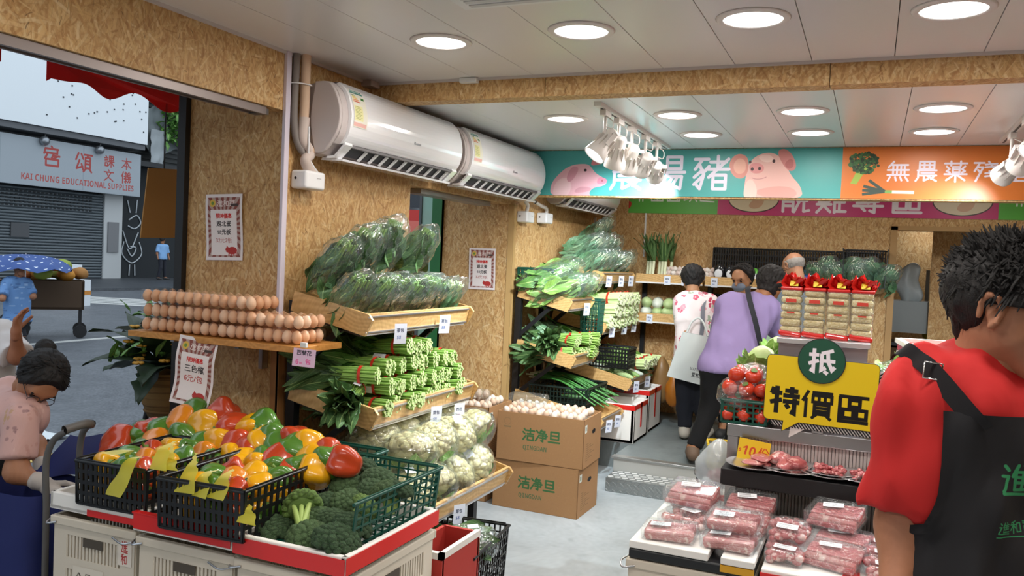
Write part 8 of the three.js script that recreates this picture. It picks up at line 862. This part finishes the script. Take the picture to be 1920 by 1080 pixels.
// street trader with umbrella, cart, boxes and a walker
{
  const X = -11.3, b = pX(40, 645, X), gx = b.x, gz = b.z, P = (u, v, d = 0) => pX(u, v, X + d); const sh = cloth((g, w) => { g.fillStyle = '#5f86b8'; g.fillRect(0, 0, w, w); const R = rng(15); for (let i = 0; i < 40; i++) { g.fillStyle = R.pick(['#3f5f92', '#8fb0d6', '#b9cde2', '#34507f']); g.globalAlpha = 0.5; g.fillRect(R() * w, R() * w, R.r(10, 50), R.r(4, 16)); } g.globalAlpha = 1; });
  const J = { head: P(36, 500), shL: P(52, 533, 0.0), shR: P(12, 531, 0.0), elL: P(62, 556, 0.1), elR: P(4, 560, 0.1), haL: P(62, 540, -0.3), haR: P(10, 555, -0.3), hipL: P(44, 600), hipR: P(20, 600) }; const H = (h, y, d) => V(h.x + d, y, h.z); J.knL = H(J.hipL, 0.34, -0.12); J.knR = H(J.hipR, 0.34, -0.12); J.anL = H(J.hipL, 0.06, 0); J.anR = H(J.hipR, 0.06, 0); J.toeL = H(J.hipL, 0.02, -0.16); J.toeR = H(J.hipR, 0.02, -0.16);
  figure('person in a blue patterned shirt stooping under an umbrella in the street', J, { skin: skin(0xa97a5a), face: V(-0.9, -0.3, -0.2), shirt: sh, shirtLabel: 'blue patterned shirt', sleeve: 0.8, sleeveR: 0.08, hemAt: add(J.hipL, 0, -0.02, 0), pants: std(0x1d1f26, 0.85), shoes: std(0x222222, 0.7), s: 0.95, cell: 0.018, hair: hairCap(hairM(0x14100f), (x, y, z) => Math.max(-(y + 0.06), z - 0.03), 0.02, [], 0.008) });
  const um = thing('umbrella', 'blue umbrella with white dots over the street trader', 'umbrella', P(48, 505, -0.25)); const prof = []; for (let i = 0; i <= 12; i++) { const a = (i / 12) * 1.25; prof.push([0.62 * Math.sin(a) / Math.sin(1.25), 0.36 * (Math.cos(a) - Math.cos(1.25)) / (1 - Math.cos(1.25)) * 0.62]); } const [uc, ug] = cv(512, 256); ug.fillStyle = '#31508f'; ug.fillRect(0, 0, 512, 256); ug.fillStyle = '#dfe6f2'; for (let i = 0; i < 16; i++) for (let j = 0; j < 7; j++) { ug.beginPath(); ug.arc(16 + i * 32 + (j % 2) * 16, 18 + j * 36, 4, 0, 7); ug.fill(); } const cg = lathe(prof, 8 * 4); deform(cg, (v) => { const a = Math.atan2(v.z, v.x), r = Math.hypot(v.x, v.z); v.y += 0.05 * r * Math.cos(a * 8); }); part(um, 'canopy', cg, std(0xffffff, 0.6, { map: ctex(uc) }), 'blue canopy with white dots'); part(um, 'shaft', rod(V(0, -0.75, 0), V(0, 0.24, 0), 0.009), STEEL); const ribs = []; for (let i = 0; i < 8; i++) { const a = i * Math.PI / 4 + 0.0; ribs.push(rod(V(0, 0.2, 0), V(Math.cos(a) * 0.6, -0.0, Math.sin(a) * 0.6), 0.004, 0.004, 5)); } part(um, 'ribs', ribs, STEEL);
  const cp = P(98, 560, -0.7), ct = thing('hand_cart', 'wooden hand cart piled with boxes and wrapped goods in the street', 'cart', [cp.x, -0.03, cp.z], 0.9), R = rng(161); part(ct, 'bin', [bx(-0.45, 0.45, -0.35, 0.45, 0.9, -0.31), bx(-0.45, 0.45, 0.31, 0.45, 0.9, 0.35), bx(-0.45, 0.45, -0.35, -0.41, 0.9, 0.35), bx(0.41, 0.45, -0.35, 0.45, 0.9, 0.35), bx(-0.45, 0.45, -0.35, 0.45, 0.49, 0.35)], std(0x4b3a2a, 0.85)); for (const [a, c] of [[-0.4, -0.3], [-0.4, 0.3], [0.4, -0.3], [0.4, 0.3]]) part(ct, 'wheel', rX(new THREE.CylinderGeometry(0.1, 0.1, 0.05, 16), Math.PI / 2).translate(a, 0.1, c), BLACKM), part(ct, 'leg', bx(a - 0.02, 0.1, c - 0.02, a + 0.02, 0.47, c + 0.02), BLACKM);
  const goods = ['#a8763c', '#c98a32', '#8a9a3c', '#b9a066', '#c46a30']; for (let i = 0; i < 14; i++) { const o = single('wrapped_bundle', deform(ell(0.17, 0.1, 0.12, 0, 0, 0, 10, 8), (v) => v.multiplyScalar(1 + 0.2 * noise(v.x * 9 + i, v.y * 9, v.z * 9))), std(goods[i % 5], 0.7), ['brown paper bundle on the hand cart', 'orange bundle on the hand cart', 'green bundle on the hand cart', 'straw coloured bundle on the hand cart', 'rust coloured bundle on the hand cart'][i % 5], 'bundle', 'bundles on the cart ' + ['one', 'two', 'three', 'four', 'five'][i % 5]); o.position.set(cp.x + R.r(-0.3, 0.3), 0.95 + (i > 8 ? 0.14 : 0) + R.r(0, 0.05), cp.z + R.r(-0.35, 0.35)); }
  const wbx = (label, p, w, h, d, a) => { const t = thing('white_carton', label, 'carton', p, a); part(t, 'box', cb(w, h, d, 0, h / 2, 0), std(0xdfe4e8, 0.7)); part(t, 'orange_band', [cb(w + 0.01, h * 0.16, d + 0.01, 0, h * 0.5, 0)], std(0xc98538, 0.7), 'orange band'); return t; }; const q = pY(114, 573, -0.03); wbx('white carton with an orange band standing on the road', q, 0.55, 0.62, 1.15, 0.0); const q2 = q.clone(); wbx('small white carton on top of the large one, nearer the shutter side', [q2.x, 0.6, q2.z + 0.12], 0.3, 0.34, 0.3, 0.2); wbx('small white carton on top of the large one, beside its twin', [q2.x, 0.6, q2.z - 0.28], 0.3, 0.34, 0.3, -0.1);
  const W = -26.5, Q = (u, v) => pX(u, v, W), f = Q(303, 527), wz = f.z, K = { head: V(W, 1.68, wz), shL: V(W - 0.04, 1.42, wz + 0.19), shR: V(W + 0.04, 1.42, wz - 0.19), elL: V(W, 1.13, wz + 0.28), elR: V(W, 1.13, wz - 0.28), haL: V(W + 0.1, 0.9, wz + 0.3), haR: V(W + 0.1, 0.9, wz - 0.28), hipL: V(W, 0.95, wz + 0.09), hipR: V(W, 0.95, wz - 0.09), knL: V(W + 0.05, 0.55, wz + 0.12), knR: V(W - 0.03, 0.55, wz - 0.14), anL: V(W, 0.16, wz + 0.2), anR: V(W - 0.05, 0.16, wz - 0.2), toeL: V(W, 0.11, wz + 0.06), toeR: V(W, 0.11, wz - 0.34) };
  figure('person in a pale blue tee walking past the graffiti across the street', K, { skin: skin(0xa97a5a), face: V(0, 0, -1), shirt: std(0x7fa9d6, 0.85), shirtLabel: 'pale blue T-shirt', sleeve: 0.8, sleeveR: 0.085, pants: std(0x23252f, 0.85), shoes: std(0x333333, 0.7), cell: 0.022, hair: hairCap(hairM(0x1a1412), (x, y, z) => Math.max(-(y + 0.05), z - 0.03), 0.018, [], 0.006) });
}
// litter on the road
{ const o = single('paper_scrap', deform(grid(0.3, 0.24, 5, 5), (v) => { v.z += 0.02 * noise(v.x * 20, v.y * 20, 1); }).rotateX(-Math.PI / 2), std(0xd5dde0, 0.8), 'white scrap of paper on the road by the yellow line', 'litter'); const p = pY(80, 822, -0.03); o.position.set(p.x, -0.01, p.z); }
scene.traverse((o) => { if (o.isMesh) { o.castShadow = o.receiveShadow = true; } });
renderer.render(scene, camera);
